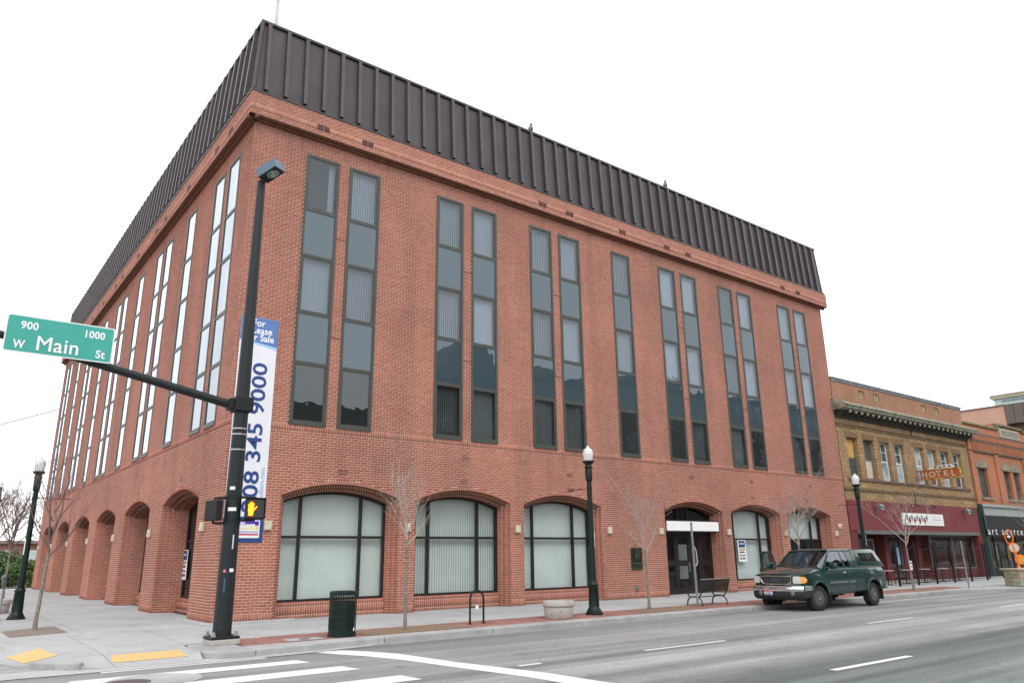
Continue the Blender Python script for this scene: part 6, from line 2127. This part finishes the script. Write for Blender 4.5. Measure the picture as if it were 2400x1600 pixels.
# sign board on the fascia
m = MB(); m.box(39.3, 44.6, -.12, -.062, 3.17, 3.87); sb = tag(m.build('shop_sign', WHITE, None), 'white shop sign with red and grey diamonds on the dark red fascia', 'sign')
gd = simple('diamond_grey', (.18, .26, .26), .6); rdm = simple('diamond_red', (.22, .02, .05), .6)
for k in range(5):
    m = MB(); x_ = 39.85 + k * .63; m.prism([(x_ - .17, -.124, 3.60), (x_, -.124, 3.38), (x_ + .17, -.124, 3.60), (x_, -.124, 3.83)], (0, .003, 0)); m.build('grey_diamond', gd, sb)
    if k < 4: m = MB(); x_ += .315; m.prism([(x_ - .17, -.124, 3.45), (x_, -.124, 3.21), (x_ + .17, -.124, 3.45), (x_, -.124, 3.69)], (0, .003, 0)); m.build('red_diamond', rdm, sb)
m = MB()
for z_, x1_ in ((3.70, 44.35), (3.34, 44.4)): m.box(43.15, x1_, -.124, -.121, z_, z_ + .02)
for k in range(11): m.box(43.2 + k * .105, 43.26 + k * .105, -.124, -.121, 3.48, 3.55 + .05 * (k % 3 == 0))
m.build('small_print', simple('print_grey', (.35, .40, .44), .6), sb)['kind'] = 'stuff'
# flood lights on the fascia
fll = ['small grey flood light at the left end of the red fascia', 'small grey flood light at the right end of the red fascia', 'round spotlight above the diamond sign, left one', 'round spotlight above the diamond sign, right one']
for k, (x_, z_) in enumerate(((36.4, 4.12), (47.75, 4.15))):
    m = MB(); m.obox((0, -.30, 0), (.22, 0, 0), (0, .07, .10), (0, .10, -.07)); o = tag(m.build('flood_light', simple('flood_grey', (.16, .18, .18), .5, .3), None, bevel=.01), fll[k], 'flood light', 'lights on the red fascia')
    m = MB(); m.obox((0, -.375, -.075), (.18, 0, 0), (0, .055, .08), (0, .002, -.002)); m.build('lens', simple('flood_lens', (.45, .48, .47), .3), o)
    m = MB(); m.box(-.04, .04, -.25, .0, -.03, .05); m.build('mount', BLKMET, o)
    o.location = (x_, -.06, z_)
for k, x_ in enumerate((40.95, 43.2)):
    m = MB(); m.tube([(0, -.02, 0), (0, -.22, .04), (0, -.34, -.06)], [.03, .04, .09], 10); o = tag(m.build('spotlight', simple('spot_dark', (.06, .06, .06), .5), None, smooth=40), fll[2 + k], 'spotlight', 'lights on the red fascia'); o.location = (x_, -.05, 4.32)
    m = MB(); m.lathe([(.05, -.03), (.05, -.0)], 10, ax='y'); m.build('mount', SASHW, o)
m = MB(); m.box(49.0, 49.7, -.075, -.06, 4.0, 4.3)
for k in range(5): m.box(49.02, 49.68, -.085, -.075, 4.03 + k * .055, 4.05 + k * .055)
m.build('fascia_vent', simple('rust_grille', (.12, .07, .05), .8), hb)
m = MB(); m.tube([(41.3, -.10, 5.2), (41.32, -.10, 4.45)], .025, 5); m.tube([(42.3, -.03, 9.05), (42.3, -.03, 8.6)], .03, 5); m.build('conduit', BLKMET, hb)
# projecting hotel sign
SX = 42.2
hsn = tag(empty('hotel_sign', (0, 0, 0)), 'rusty orange projecting HOTEL sign hanging out from the brick wall', 'sign')
HS_R = simple('rust_orange', (.40, .085, .02), .8, 0, .45, 5, bmp=.4); HS_Y = simple('rust_yellow', (.50, .33, .07), .8, 0, .35, 7)
ya, yb, za, zbb = -.28, -2.55, 6.46, 5.90
m = MB(); m.box(SX - .12, SX + .14, yb, ya, zbb, za); m.build('cabinet', HS_R, hsn, bevel=.01)
m = MB()
for z_ in (za, zbb): m.box(SX - .14, SX + .16, yb - .03, ya + .02, z_ - .03, z_ + .03)
m.box(SX - .14, SX + .16, yb - .035, yb, zbb, za); m.build('cabinet_trim', HS_Y, hsn)
for i, ch in enumerate('HOTEL'):
    text('letter', ch, .50, simple('faded_white', (.52, .50, .42), .8, 0, .4, 12) if i == 0 else bpy.data.materials['faded_white'], hsn, face_mat((SX - .125, -.36 - i * .43, 6.0), (0, -1, 0), (0, 0, 1)), .006, sx=.95)
m = MB(); m.prism([(SX, -.62, 6.50), (SX, -.95, 6.50), (SX, -2.30, 6.50), (SX, -2.12, 6.72), (SX, -1.6, 6.71), (SX, -1.3, 6.64), (SX, -1.0, 6.66)], (.05, 0, 0)); m.build('topper', simple('chipped_white', (.62, .60, .58), .8, 0, .3, 9), hsn)
for k, (y_, z_) in enumerate(((-1.18, 6.60), (-1.45, 6.57), (-1.7, 6.61), (-1.98, 6.60))):
    m = MB(); m.obox((SX - .006, y_, z_), (.005, 0, 0), (0, .07, .02), (0, -.015, .035)); m.build('topper_mark', DARK, hsn)
for z_ in (6.42, 5.90):
    m = MB(); m.tube([(SX, .02, z_ + .02), (SX, ya - .05, z_)], .022, 6); m.build('mount_arm', BLKMET, hsn)

# ------------------------------------------------------------------ patio with railing
pf = tag(empty('patio_railing'), 'black metal patio railing with tall posts before the dark red shopfront', 'railing')
PX = [32.9, 34.9, 37.0, 39.1, 41.3, 43.4]; PY = -2.55
for x_ in PX:
    m = MB(); m.box(x_ - .04, x_ + .04, PY - .04, PY + .04, -.04, 2.05); m.lathe([(.05, 2.05), (.05, 2.08), (.0, 2.11)], 8, (x_, PY, 0)); m.build('post', BLKMET, pf)
for a, b in zip(PX[:-1], PX[1:]):
    for z_ in (.12, .30, .48, .66, .84, 1.02):
        m = MB(); m.box(a + .04, b - .04, PY - .015, PY + .015, z_ - .015, z_ + .015); m.build('rail', BLKMET, pf)
m = MB()
for a, b in zip(PX[:-1], PX[1:]): m.tube([(a + (b - a) * t / 8, PY, 2.0 - .25 * (1 - (t / 4 - 1) ** 2)) for t in range(9)], .01, 4)
m.build('light_string', BLKMET, pf)
pf2 = tag(empty('patio_railing'), 'black metal railing with tall posts in front of the art shop', 'railing')
PX2 = [46.2, 48.3, 50.4, 52.5, 54.6, 56.7]
for x_ in PX2:
    m = MB(); m.box(x_ - .04, x_ + .04, -1.64, -1.56, -.04, 2.05); m.build('post', BLKMET, pf2)
for a, b in zip(PX2[:-1], PX2[1:]):
    for z_ in (.12, .34, .56, .78, 1.0):
        m = MB(); m.box(a + .04, b - .04, -1.615, -1.585, z_ - .015, z_ + .015); m.build('rail', BLKMET, pf2)
# cafe tables and chairs behind the railing
def cafe_table(x, y, label):
    e = tag(empty('cafe_table', (x, y, -.01)), label, 'table', 'cafe tables on the patio')
    m = MB(); m.lathe([(.36, .71), (.36, .735)], 18); m.build('table_top', simple('table_top_pale', (.45, .42, .40), .5), e) if 'table_top_pale' not in bpy.data.materials else m.build('table_top', bpy.data.materials['table_top_pale'], e)
    m = MB(); m.tube([(0, 0, .02), (0, 0, .71)], .03, 6); m.lathe([(.22, 0), (.22, .02), (.04, .05)], 12); m.build('pedestal', BLKMET, e)
CHR = simple('chair_red_metal', (.14, .03, .03), .5, .3)
def cafe_chair(x, y, rz, label):
    e = tag(empty('cafe_chair', (x, y, -.01), rz), label, 'chair', 'cafe chairs on the patio')
    m = MB(); m.box(-.2, .2, -.2, .2, .44, .465); m.build('seat', CHR, e, bevel=.01)
    for sx in (-.18, .18):
        for sy in (-.18, .18):
            m = MB(); m.tube([(sx * 1.1, sy * 1.1, 0), (sx, sy, .45)], .014, 5); m.build('leg', CHR, e)
    m = MB()
    for sx in (-.18, .18): m.tube([(sx, .18, .45), (sx, .24, .86)], .014, 5)
    for z_ in (.62, .72, .84): m.bar((-.18, .2 + (z_ - .45) * .1, z_), (.18, .2 + (z_ - .45) * .1, z_), .012, .05)
    m.build('backrest', CHR, e)
tx = [33.9, 35.9, 38.0, 40.2, 42.3]
wh = ['nearest the brick building', 'second from the brick building', 'in the middle of the patio', 'second from the far end', 'at the far end']
for i, x_ in enumerate(tx):
    cafe_table(x_, -1.45, 'small round cafe table behind the railing, %s' % wh[i])
    cafe_chair(x_ - .62, -1.45, pi / 2, 'dark red cafe chair on the near side of the table %s' % wh[i].replace('in the middle of the patio', 'mid patio'))
    cafe_chair(x_ + .62, -1.4, -pi / 2, 'dark red cafe chair on the far side of the table %s' % wh[i].replace('in the middle of the patio', 'mid patio'))

# ------------------------------------------------------------------ orange brick building with the art shop
def chipped(name, c1, c2, sc, th=.5):
    m = bpy.data.materials.get(name)
    if m is None: m, t, b = new_mat(name)
    t = m.node_tree; b = t.nodes['Principled BSDF']
    f = noise(t, sc, 5, geo_pos(t), .65)
    t.links.new(ramp(t, f, [(th - .04, c1), (th + .04, c2)]), b.inputs['Base Color']); b.inputs['Roughness'].default_value = .85
    return m
chipped('faded_white', (.16, .10, .06), (.56, .54, .46), 9, .42); chipped('rust_orange', (.14, .055, .03), (.42, .10, .025), 2.2, .40); chipped('rust_yellow', (.16, .09, .03), (.46, .30, .07), 3.5, .48)
ob = tag(empty('art_shop_building'), 'two storey orange brick building with stone window heads and black shop awning', 'building')
OX0, OX1 = 50.36, 75.0
oh = [(51.5, 53.1, 5.22, 7.28), (55.95, 57.25, 5.22, 7.28), (57.75, 59.05, 5.22, 7.28), (61.4, 62.7, 5.22, 7.28), (63.2, 64.5, 5.22, 7.28), (67.5, 69.0, 5.22, 7.28), (71, 72.5, 5.22, 7.28)]
m = MB(); wall_holes(m, OX0, OX1, 4.7, 10.3, 0, oh)
for h in oh: reveal(m, h, 0, .3)
m.box(55.0, OX1, .02, .3, 10.3, 10.62)
m.build('upper_wall', ORNG, ob, fix=False)
m = MB(); m.box(OX0, OX1, .32, 14, 4.5, 10.2); m.box(OX0, OX0 + .3, .32, 14, 10.2, 10.5); m.box(OX0, OX1, 2.6, 14, 0, 4.5); m.build('rear_wall', ORNG, ob)
for x_ in (OX0 + .02, 54.62, 59.9, 65.6):
    m = MB(); m.box(x_, x_ + .5, -.12, .001, 4.7, 9.1); m.build('pilaster', ORNG, ob)
STW = simple('weathered_stone', (.235, .21, .15), .95, 0, .4, 3, bmp=.3)
for a, b, c, d in oh:
    m = MB(); n_ = 10; r_ = (b - a) / 2 + .28; cx = (a + b) / 2
    P = [(a - .28, -.05, d), (b + .28, -.05, d)] + [(cx + r_ * cos(pi * k / n_), -.05, d + .12 + .36 * sin(pi * k / n_) + (.22 if k == n_ // 2 else 0)) for k in range(n_ + 1)]
    m.prism(P, (0, .06, 0)); m.build('window_head', STW, ob)
    m = MB(); m.box(a - .15, b + .15, -.12, .05, c - .17, c); m.build('window_sill', STW, ob)
    sash(a, b, c, d, .2, ob, simple('green_sash', (.05, .09, .06), .6) if 'green_sash' not in bpy.data.materials else bpy.data.materials['green_sash'], SGD, SGD)
m = MB(); m.box(OX0, OX1, -.16, .0, 9.05, 9.17); m.box(OX0, OX1, -.22, .0, 9.60, 9.70); m.box(OX0, OX1, -.12, .0, 8.36, 8.44); m.build('string_course', simple('grey_moulding', (.12, .11, .10), .9, 0, .3), ob)
crb = MB(); crb2 = MB()
x_ = OX0 + .6
while x_ < OX1 - .3:
    crb.box(x_, x_ + .13, -.16, .002, 8.44, 9.05); crb.box(x_ - .02, x_ + .15, -.22, .002, 9.18, 9.58); x_ += .30
o = crb.build('corbel_bricks', ORNG, ob); o['kind'] = 'stuff'
m = MB(); m.box(OX0, 56.0, -.12, .3, 10.28, 10.40); m.box(55.9, 60.9, -.14, .3, 10.62 , 10.78); m.box(60.9, OX1, -.12, .3, 10.5, 10.62); m.box(55.9, 56.3, -.13, .3, 10.3, 10.62); m.build('parapet_coping', simple('mossy_coping', (.16, .15, .08), .95, 0, .4, 4), ob)
m = MB(); m.box(56.6, 60.3, -.05, .002, 9.82, 10.50); m.build('name_panel', simple('pale_name_stone', (.40, .38, .30), .9, 0, .3, 5), ob)
m = MB()
for k in range(9): m.box(56.85 + k * .38, 57.1 + k * .38, -.075, -.05, 9.97, 10.36)
m.build('raised_stonework', simple('dark_stone', (.22, .21, .16), .9), ob)['kind'] = 'stuff'
# shopfront: grey header, black awning
m = MB(); m.box(50.5, OX1, -.30, -.0, 4.55, 4.72); m.box(50.5, OX1, -.18, .0, 3.9, 4.56); m.build('shop_header', simple('pale_grey_header', (.30, .33, .32), .7, 0, .1), ob)
m = MB(); m.box(50.42, 50.60, -.28, .2, -.05, 4.70); m.build('green_pilaster', simple('dark_green_pilaster', (.03, .06, .055), .5), ob)
m = MB()
m.prism([(50.42, -.19, 3.98), (50.42, -.24, 3.9), (50.42, -.30, 2.58), (50.42, -.20, 2.58)], (24, 0, 0))
aw = tag(m.build('shop_awning', simple('black_canvas', (.012, .012, .012), .8, 0, .2), None), 'black canvas awning with white lowercase lettering over the art shop', 'awning')
text('lettering', 'art source', .66, SIGNW, aw, face_mat((50.55, -.312, 2.70), (1, 0, 0), (0, 0, 1)), .004, sx=1.3, spacing=1.62)
m = MB(); m.box(50.75, OX1, 1.8, 1.9, 0, 3.9); m.build('shop_back_wall', simple('shop_yellow_wall', (.20, .15, .05), .8, 0, .5, 1.5), ob)
shopwin(50.9, 74.5, .45, 2.9, .3, ob, 12, BLKMET)
m = MB(); m.box(50.75, OX1, .28, .42, 0, .45); m.build('stall_riser', BLKMET, ob)
m = MB(); m.box(50.9, 74.5, .45, 1.8, -.02, .02); m.build('shop_floor', CONC, ob)
for k, x_ in enumerate((52.2, 54.0, 56.1, 57.3)):
    m = MB(); m.box(x_, x_ + .6, .8, .85, 1.0, 1.9 + .1 * (k % 2)); m.build('display_panel', [YEL, SG, WOODB, SG][k], ob)

# buildings beyond
pb = tag(empty('peach_building'), 'tall peach brick block with a brown metal panel behind the orange brick building', 'building')
XP = 80.0
def west(mb, X, y0, y1, z0, z1, th=.3): mb.box(X, X + th, y0, y1, z0, z1)
m = MB(); m.box(XP, XP + 30, 7.27, 40, 0, 15.95); m.build('wall', PEACH, pb)
m = MB(); m.box(XP - .1, XP + 30, 7.2, 40.1, 15.95, 16.07); m.build('coping', simple('dark_coping', (.12, .10, .11), .7), pb)
BP = simple('brown_metal_panel', (.115, .095, .085), .6, .1, .1)
for k in range(6):
    m = MB(); m.box(XP - .02, XP + 12, 7.25 - .84 * (k + 1) + .02, 7.25 - .84 * k - .02, 14.04, 16.05); m.build('metal_panel', BP, pb)
m = MB(); m.box(XP + .9, XP + 12, 1.5, 7.26, 4.0, 14.04); m.build('lower_wall', simple('dull_brown_wall', (.13, .10, .085), .8), pb)  # plain brown wall set back below the metal panels
m = MB(); m.lathe([(.9, 0), (.9, .2), (.5, .5), (0, .55)], 10, (XP + 3, 14.8, 15.6)); m.build('roof_vent', simple('grey_roof_vent', (.45, .43, .45), .7), pb)
cb = tag(empty('cream_roofed_building'), 'pale upper storey with a cream overhanging cornice, right picture edge', 'building')
XC = 105.0
m = MB(); m.box(XC, XC + 25, -8, 16.7, 0, 21.05); m.build('wall', simple('pale_green_wall', (.52, .60, .56), .8, 0, .06), cb)
m = MB(); m.box(XC - .35, XC + 26, -9, 17.0, 21.05, 21.42); m.build('cornice', simple('cream_cornice', (.42, .40, .26), .8, 0, .15), cb)
m = MB(); m.box(XC - .45, XC + 26, -9.2, 17.1, 21.42, 21.55); m.build('cornice_edge', simple('mauve_edge', (.42, .38, .40), .7), cb)
for k in range(4):
    m = MB(); y_ = 15.75 - k * 1.05; m.box(XC - .06, XC + .02, y_ - .95, y_, 20.5, 20.82); m.build('window', simple('teal_glass', (.16, .26, .28), .2) if k == 0 else bpy.data.materials['teal_glass'], cb)

# corner planter with the orange sculpture
op = tag(empty('stone_planter', (37.4, -6.6, -.03), radians(-20)), 'buff stone planter with an orange sun disc at the right picture edge', 'planter')
SC = [(.34, .36, .27), (.42, .38, .28), (.30, .28, .20)]
smats = [simple('ashlar_%s' % n_, c, .9, 0, .15, 6, bmp=.3) for n_, c in zip(('buff', 'pale', 'olive'), SC)]
m = MB(); m.box(-.93, 1.2, -.48, .3, 0, .72); m.build('core', JOINT, op)
rr3 = random.Random(9)
for j in range(4):
    x_ = -.98; z_ = .0 + j * .185
    while x_ < 1.2:
        w_ = rr3.uniform(.3, .62); x1_ = min(x_ + w_, 1.24)
        m = MB(); m.box(x_ + .005, x1_ - .005, -.52 - rr3.uniform(0, .015), -.44, z_ + .005, z_ + .18); m.build('stone', smats[rr3.randint(0, 2)], op, bevel=.008); x_ = x1_
    y_ = -.44
    while y_ < .3:
        w_ = rr3.uniform(.3, .5); y1_ = min(y_ + w_, .34)
        m = MB(); m.box(-1.0 - rr3.uniform(0, .015), -.9, y_ + .005, y1_ - .005, z_ + .005, z_ + .18); m.build('stone', smats[rr3.randint(0, 2)], op, bevel=.008); y_ = y1_
m = MB(); m.box(-1.1, 1.32, -.62, .42, .745, .83); m.build('coping', STONE, op, bevel=.015)
m = MB(); m.lathe([(.22, 0), (.20, .04), (.0, .045)], 20, (.18, -.52, .38), 'y')
for v in m.v: pass
o = m.build('sun_disc', ORSC, op); o.data.transform(Matrix.Translation((-.62, -.53, .38)) @ Matrix.Rotation(pi, 4, 'Z') @ Matrix.Translation((-.18, .52, -.38)))
sc = tag(empty('orange_sculpture', (37.15, -6.5, .80), radians(-62)), 'orange metal sculpture of stacked discs and an oval ring standing on the stone planter', 'sculpture')
m = MB(); m.lathe([(.10, 0), (.07, .04), (.05, .12), (.05, .30)], 12, (0, 0, 0)); m.tube([(0, 0, .2), (-.05, 0, .75), (-.1, 0, 1.2)], .05, 8); m.build('stem', ORSC, sc, smooth=40)
def disc(x, z, r, mt, nm, th=.05, mt2=None):
    m = MB(); P = [(x + r * cos(2 * pi * k / 24), -.03, z + r * sin(2 * pi * k / 24)) for k in range(24)]; m.prism(P, (0, th, 0)); o = m.build(nm, mt, sc)
    if mt2: m = MB(); P = [(x + r * .8 * cos(2 * pi * k / 24), -.034, z + r * .8 * sin(2 * pi * k / 24)) for k in range(24)]; m.prism(P, (0, .003, 0)); m.build('disc_face', mt2, sc)
disc(.12, .42, .24, ORSC, 'lower_disc', mt2=simple('disc_amber', (.62, .26, .03), .5)); disc(-.06, .98, .24, ORSC, 'upper_disc', mt2=simple('disc_blue_grey', (.42, .50, .50), .5))
m = MB(); m.tube([(-.20 + .17 * cos(2 * pi * k / 28), 0, 1.50 + .34 * sin(2 * pi * k / 28)) for k in range(29)], .03, 7); m.build('oval_ring', ORSC, sc, smooth=60)
m = MB(); m.lathe([(0, -.06), (.07, -.03), (.08, .04), (.0, .09)], 10, (-.2, 0, 1.5)); m.build('ring_ornament', SASHW, sc)
# ------------------------------------------------------------------ side street background, left
DL_, DD = None, None
def foliage(name, parent, centre, size, n, col, seed, leaf=.06):
    rd = np.random.default_rng(seed)
    m_, t, b = new_mat(name + '_leaves')
    g = t.nodes.new('ShaderNodeNewGeometry')
    t.links.new(ramp(t, g.outputs['Random Per Island'], [(0, [c * .8 for c in col]), (.5, col), (1, [min(1, c * 1.7) for c in col])]), b.inputs['Base Color'])
    b.inputs['Roughness'].default_value = .6
    u = rd.normal(size=(n, 3)); u /= np.linalg.norm(u, axis=1)[:, None]
    rad = rd.uniform(.55, 1.0, n) ** .6
    lump = 1 + .22 * np.sin(u[:, 0] * 7 + seed) * np.cos(u[:, 1] * 6) + .15 * np.sin(u[:, 2] * 9 + seed)
    P = u * (rad * lump)[:, None] * np.array(size) + np.array(centre)
    P = P[P[:, 2] > 0.02]
    n = len(P)
    a = rd.normal(size=(n, 3)); a /= np.linalg.norm(a, axis=1)[:, None]
    c = np.cross(a, rd.normal(size=(n, 3))); c /= np.linalg.norm(c, axis=1)[:, None]
    s_ = rd.uniform(.6, 1.4, n)[:, None] * leaf
    V = np.stack([P - a * s_, P + c * s_ * .6, P + a * s_, P - c * s_ * .6], 1).reshape(-1, 3)
    me = bpy.data.meshes.new(name); me.from_pydata(V.tolist(), [], np.arange(n * 4).reshape(-1, 4).tolist()); me.materials.append(m_)
    return link(name, me, parent)
bushes = [(-3.6, 47.0, 2.0, 1.9, (.085, .13, .04), 'evergreen shrub at the far left end of the side pavement'), (-1.2, 48.2, 2.2, 2.2, (.075, .14, .045), 'rounded green shrub beyond the side pavement, between two others'),
          (1.5, 47.2, 2.0, 1.7, (.11, .15, .045), 'yellow green shrub nearest the far end of the brick building'), (-6.3, 48.5, 2.3, 2.3, (.06, .07, .03), 'dark shrub beyond the street, cut by the left picture edge')]
for i, (x, y, r, h, c, lab) in enumerate(bushes):
    e = tag(empty('evergreen_shrub', (x, y, -.1)), lab, 'shrub', 'shrubs beyond the side street')
    foliage('foliage', e, (0, 0, h * .5), (r, r * .8, h * .62), 7000, c, 11 + i, .10)
    m = MB(); m.tube([(0, 0, 0), (.1, 0, h * .6)], [.08, .03], 6); m.build('stem', BARK, e)
TW2 = simple('reddish_twigs', (.15, .085, .07), .9, 0, .35, 1)
bgt = [(-5.6, 54, 3.2, 9.5, 2.6, 71, 'large bare tree far left, behind the dark shrub'), (-1.6, 57, 3.0, 9.0, 2.8, 72, 'large bare reddish tree behind the rounded green shrub'), (2.6, 55, 2.6, 8.0, 2.2, 73, 'bare tree behind the shrub, close to the far end of the brick building'),
       (-9.5, 60, 3, 9.5, 2.8, 74, 'bare tree beyond the left picture edge, furthest along the street'), (.6, 66, 3, 8.5, 3.0, 75, 'bare distant tree in the gap between the two larger reddish trees')]
for x, y, hf, H, Rc, sd, lab in bgt:
    bare_tree(x, y, hf, H, Rc, sd, lab, mc=TW2, nb=10, r0=.14, twig=4.0, group='large bare trees beyond the side street', depth=3)
e = bare_tree(-8.0, 52, 2.5, 6.0, 2.2, 81, 'tree with leftover rusty leaves, left of the reddish trees', mc=TW2, nb=8, r0=.12, twig=4.0, group='large bare trees beyond the side street', depth=2)
foliage('leaves', e, (0, 0, 4.6), (1.9, 1.9, 1.4), 1500, (.26, .10, .03), 5, .09)
# low red buildings far down the side street
fb = tag(empty('far_brick_building'), 'long low reddish building seen through the bare trees at the far left', 'building')
m = MB(); m.box(-30, 30, 96, 112, -.2, 4.0); m.build('wall', simple('far_red_wall', (.20, .10, .08), .9, 0, .15, .3), fb)
m = MB(); m.box(-30.4, 30.4, 95.6, 112.4, 4.0, 4.4); m.build('roof', simple('far_roof_grey', (.20, .15, .14), .9), fb)
for k in range(14):
    m = MB(); m.box(-28 + k * 4.1, -25.6 + k * 4.1, 95.93, 96.02, 1.2, 3.2); m.build('window', simple('far_window_pale', (.45, .50, .52), .3) if k == 0 else bpy.data.materials['far_window_pale'], fb)
# cobra head street light far left
cs = tag(empty('tall_street_light', (-3.15, 31.0, -.1)), 'tall thin street light with a curved arm at the far left', 'street light')
m = MB(); m.tube([(0, 0, 0), (0, 0, 6.0)], [.10, .06], 8); m.lathe([(.2, 0), (.2, .3), (.12, .35)], 10); m.build('pole', simple('rusty_brown_pole', (.10, .075, .06), .6), cs)
m = MB(); m.tube([(0, 0, 5.95), (-.9, 0, 6.22), (-1.9, 0, 6.4)], .035, 6); m.build('arm', BLKMET, cs)
m = MB(); m.obox((-2.2, 0, 6.40), (.32, 0, .02), (0, .12, 0), (0, 0, .06)); m.build('lamp_head', GREYT, cs, bevel=.03)
# tower crane far away
cr_ = tag(empty('tower_crane', (0, 150, 0)), 'pale tower crane jib far behind the building at the left', 'crane')
CM = simple('crane_white', (.62, .63, .64), .6, 0, .04)
ja, jb_ = Vector((-150, 0, 40.8)), Vector((-20, 0, 56.0))
m = MB()
A = Vector((-14, 0, 19.8)); Bq = Vector((26, 0, 37.1))
n_ = 34
off = [Vector((0, -.45, 0)), Vector((0, .45, 0)), Vector((0, 0, .95))]
for o_ in off: m.tube([A + o_, Bq + o_], .09, 4)
for k in range(n_):
    p = A.lerp(Bq, k / n_); q = A.lerp(Bq, (k + 1) / n_); mdl = (p + q) / 2
    for o_ in off[:2]: m.tube([p + o_, mdl + off[2]], .05, 3, caps=False); m.tube([mdl + off[2], q + o_], .05, 3, caps=False)
    m.tube([p + off[0], q + off[1]], .025, 3, caps=False)
m.build('jib', CM, cr_)
m = MB(); m.tube([(30, 0, 44), A.lerp(Bq, .6) + off[2]], .03, 3); m.build('stay_cable', CM, cr_)
m = MB(); m.box(29, 31, -1, 1, 0, 44); m.build('mast', CM, cr_)

# ------------------------------------------------------------------ buildings across the street (seen only as reflections)
def opp(x0, x1, y0, h, mat, label, gable=0, step=0, win=True):
    e = tag(empty('brick_building_across'), label, 'building')
    m = MB(); m.box(x0, x1, y0 - 15, y0, -.2, h)
    if gable:
        c_ = (x0 + x1) / 2
        m.prism([(x0, y0, h), (x1, y0, h), (c_ + 2, y0, h + gable), (c_ - 2, y0, h + gable)], (0, -14, 0))
        m.box(c_ + 3, c_ + 4.5, y0 - 5, y0 - 3, h, h + gable + 1.2)
    if step: m.box(x0 + (x1 - x0) * .35, x0 + (x1 - x0) * .6, y0 - 6, y0, h, h + step)
    m.build('wall', mat, e)
    m = MB(); m.box(x0 - .2, x1 + .2, y0 - .1, y0 + .5, h - .5, h + .05); m.box(x0 - .1, x1 + .1, y0, y0 + .25, 4.0, 4.4); m.build('cornice', CORND, e)
    nf = int((h - 4.6) / 3.6); nx = int((x1 - x0) / 3.0)
    for j in range(nf):
        for i in range(nx):
            cx = x0 + (i + .5) * (x1 - x0) / nx; zz = 5.2 + j * 3.6
            f = MB(); f.box(cx - .6, cx + .6, y0, y0 + .08, zz, zz + 2.2); w = f.build('window', SASHW if (i + j) % 2 else GREYT, e)
            g = MB(); g.box(cx - .5, cx + .5, y0 + .08, y0 + .09, zz + .1, zz + 1.05); g.box(cx - .5, cx + .5, y0 + .08, y0 + .09, zz + 1.15, zz + 2.1); g.build('pane', SGD, w)
    g = MB()
    for i in range(nx): g.box(x0 + (i + .1) * (x1 - x0) / nx, x0 + (i + .9) * (x1 - x0) / nx, y0, y0 + .06, .5, 3.6)
    g.build('shopfront', SGD, e)
YO = -52
opp(10, 38.5, YO, 17.2, simple('dark_roofed_brick', (.05, .045, .04), .9), 'low dark brick building across the street, mirrored in the first windows')
opp(39, 50, YO, 22.5, OPPB, 'tall gabled brick building across the street, mirrored in the middle windows', gable=4.6)
opp(50.3, 64, YO, 24.5, simple('tan_far_brick', (.15, .11, .08), .9), 'flat roofed tan brick building between gabled and pale stone ones across the street', step=1.2)
opp(64.3, 96, YO, 26.0, simple('far_stone', (.16, .15, .13), .9), 'pale stone fronted building across the street, mirrored in the right windows', step=1.8)
opp(96.3, 220, YO, 26.6, OPPB, 'long brick building across the street furthest to the right')
opp(-42, -20.5, YO, 11, OPPB, 'brick corner building across both streets, behind the camera to the left')
# parked cars across the street are mirrored faintly as pale outlines
def parked(x, y, rz, mat, label):
    e = tag(empty('parked_car', (x, y, ZRD), rz), label, 'car', 'cars parked across the street')
    def lp_(l0, l1, w, z, r=.3): return loopc(l0, l1, w, z, r)
    V, F = [], []
    loops = [lp_(-2.2, 2.2, .82, .25), lp_(-2.3, 2.3, .88, .5), lp_(-2.28, 2.28, .88, .8), lp_(-2.1, 2.0, .82, .95)]
    n = len(loops[0])
    for L in loops: V += L
    for i in range(3):
        for k in range(n): k2 = (k + 1) % n; F.append((i * n + k, i * n + k2, (i + 1) * n + k2, (i + 1) * n + k))
    F.append(tuple(range(3 * n, 4 * n))); mesh_obj('body', V, F, mat, e, 40)
    V, F = [], []
    loops = [lp_(-1.5, 1.2, .76, .94), lp_(-1.0, .6, .64, 1.38), lp_(-.9, .5, .58, 1.43)]
    for L in loops: V += L
    for i in range(2):
        for k in range(n): k2 = (k + 1) % n; F.append((i * n + k, i * n + k2, (i + 1) * n + k2, (i + 1) * n + k))
    F.append(tuple(range(2 * n, 3 * n))); mesh_obj('cabin', V, F, SGD, e, 40)
    for a in (-1.4, 1.4):
        for s_ in (-.8, .8):
            m = MB(); m.lathe([(.2, -.1), (.33, -.09), (.33, .09), (.2, .1)], 18, (a, s_, .33), 'y'); m.build('wheel', RUBBER, e)
parked(9.0, -20.3, 0, simple('car_paint_white', (.7, .7, .72), .25, 0, .03, coat=.7), 'white car parked across the street, mirrored in the first arched window')
parked(15.5, -20.3, pi, simple('car_paint_silver', (.45, .47, .5), .3, .5, .03, coat=.7), 'silver car parked across the street, mirrored in the second arched window')
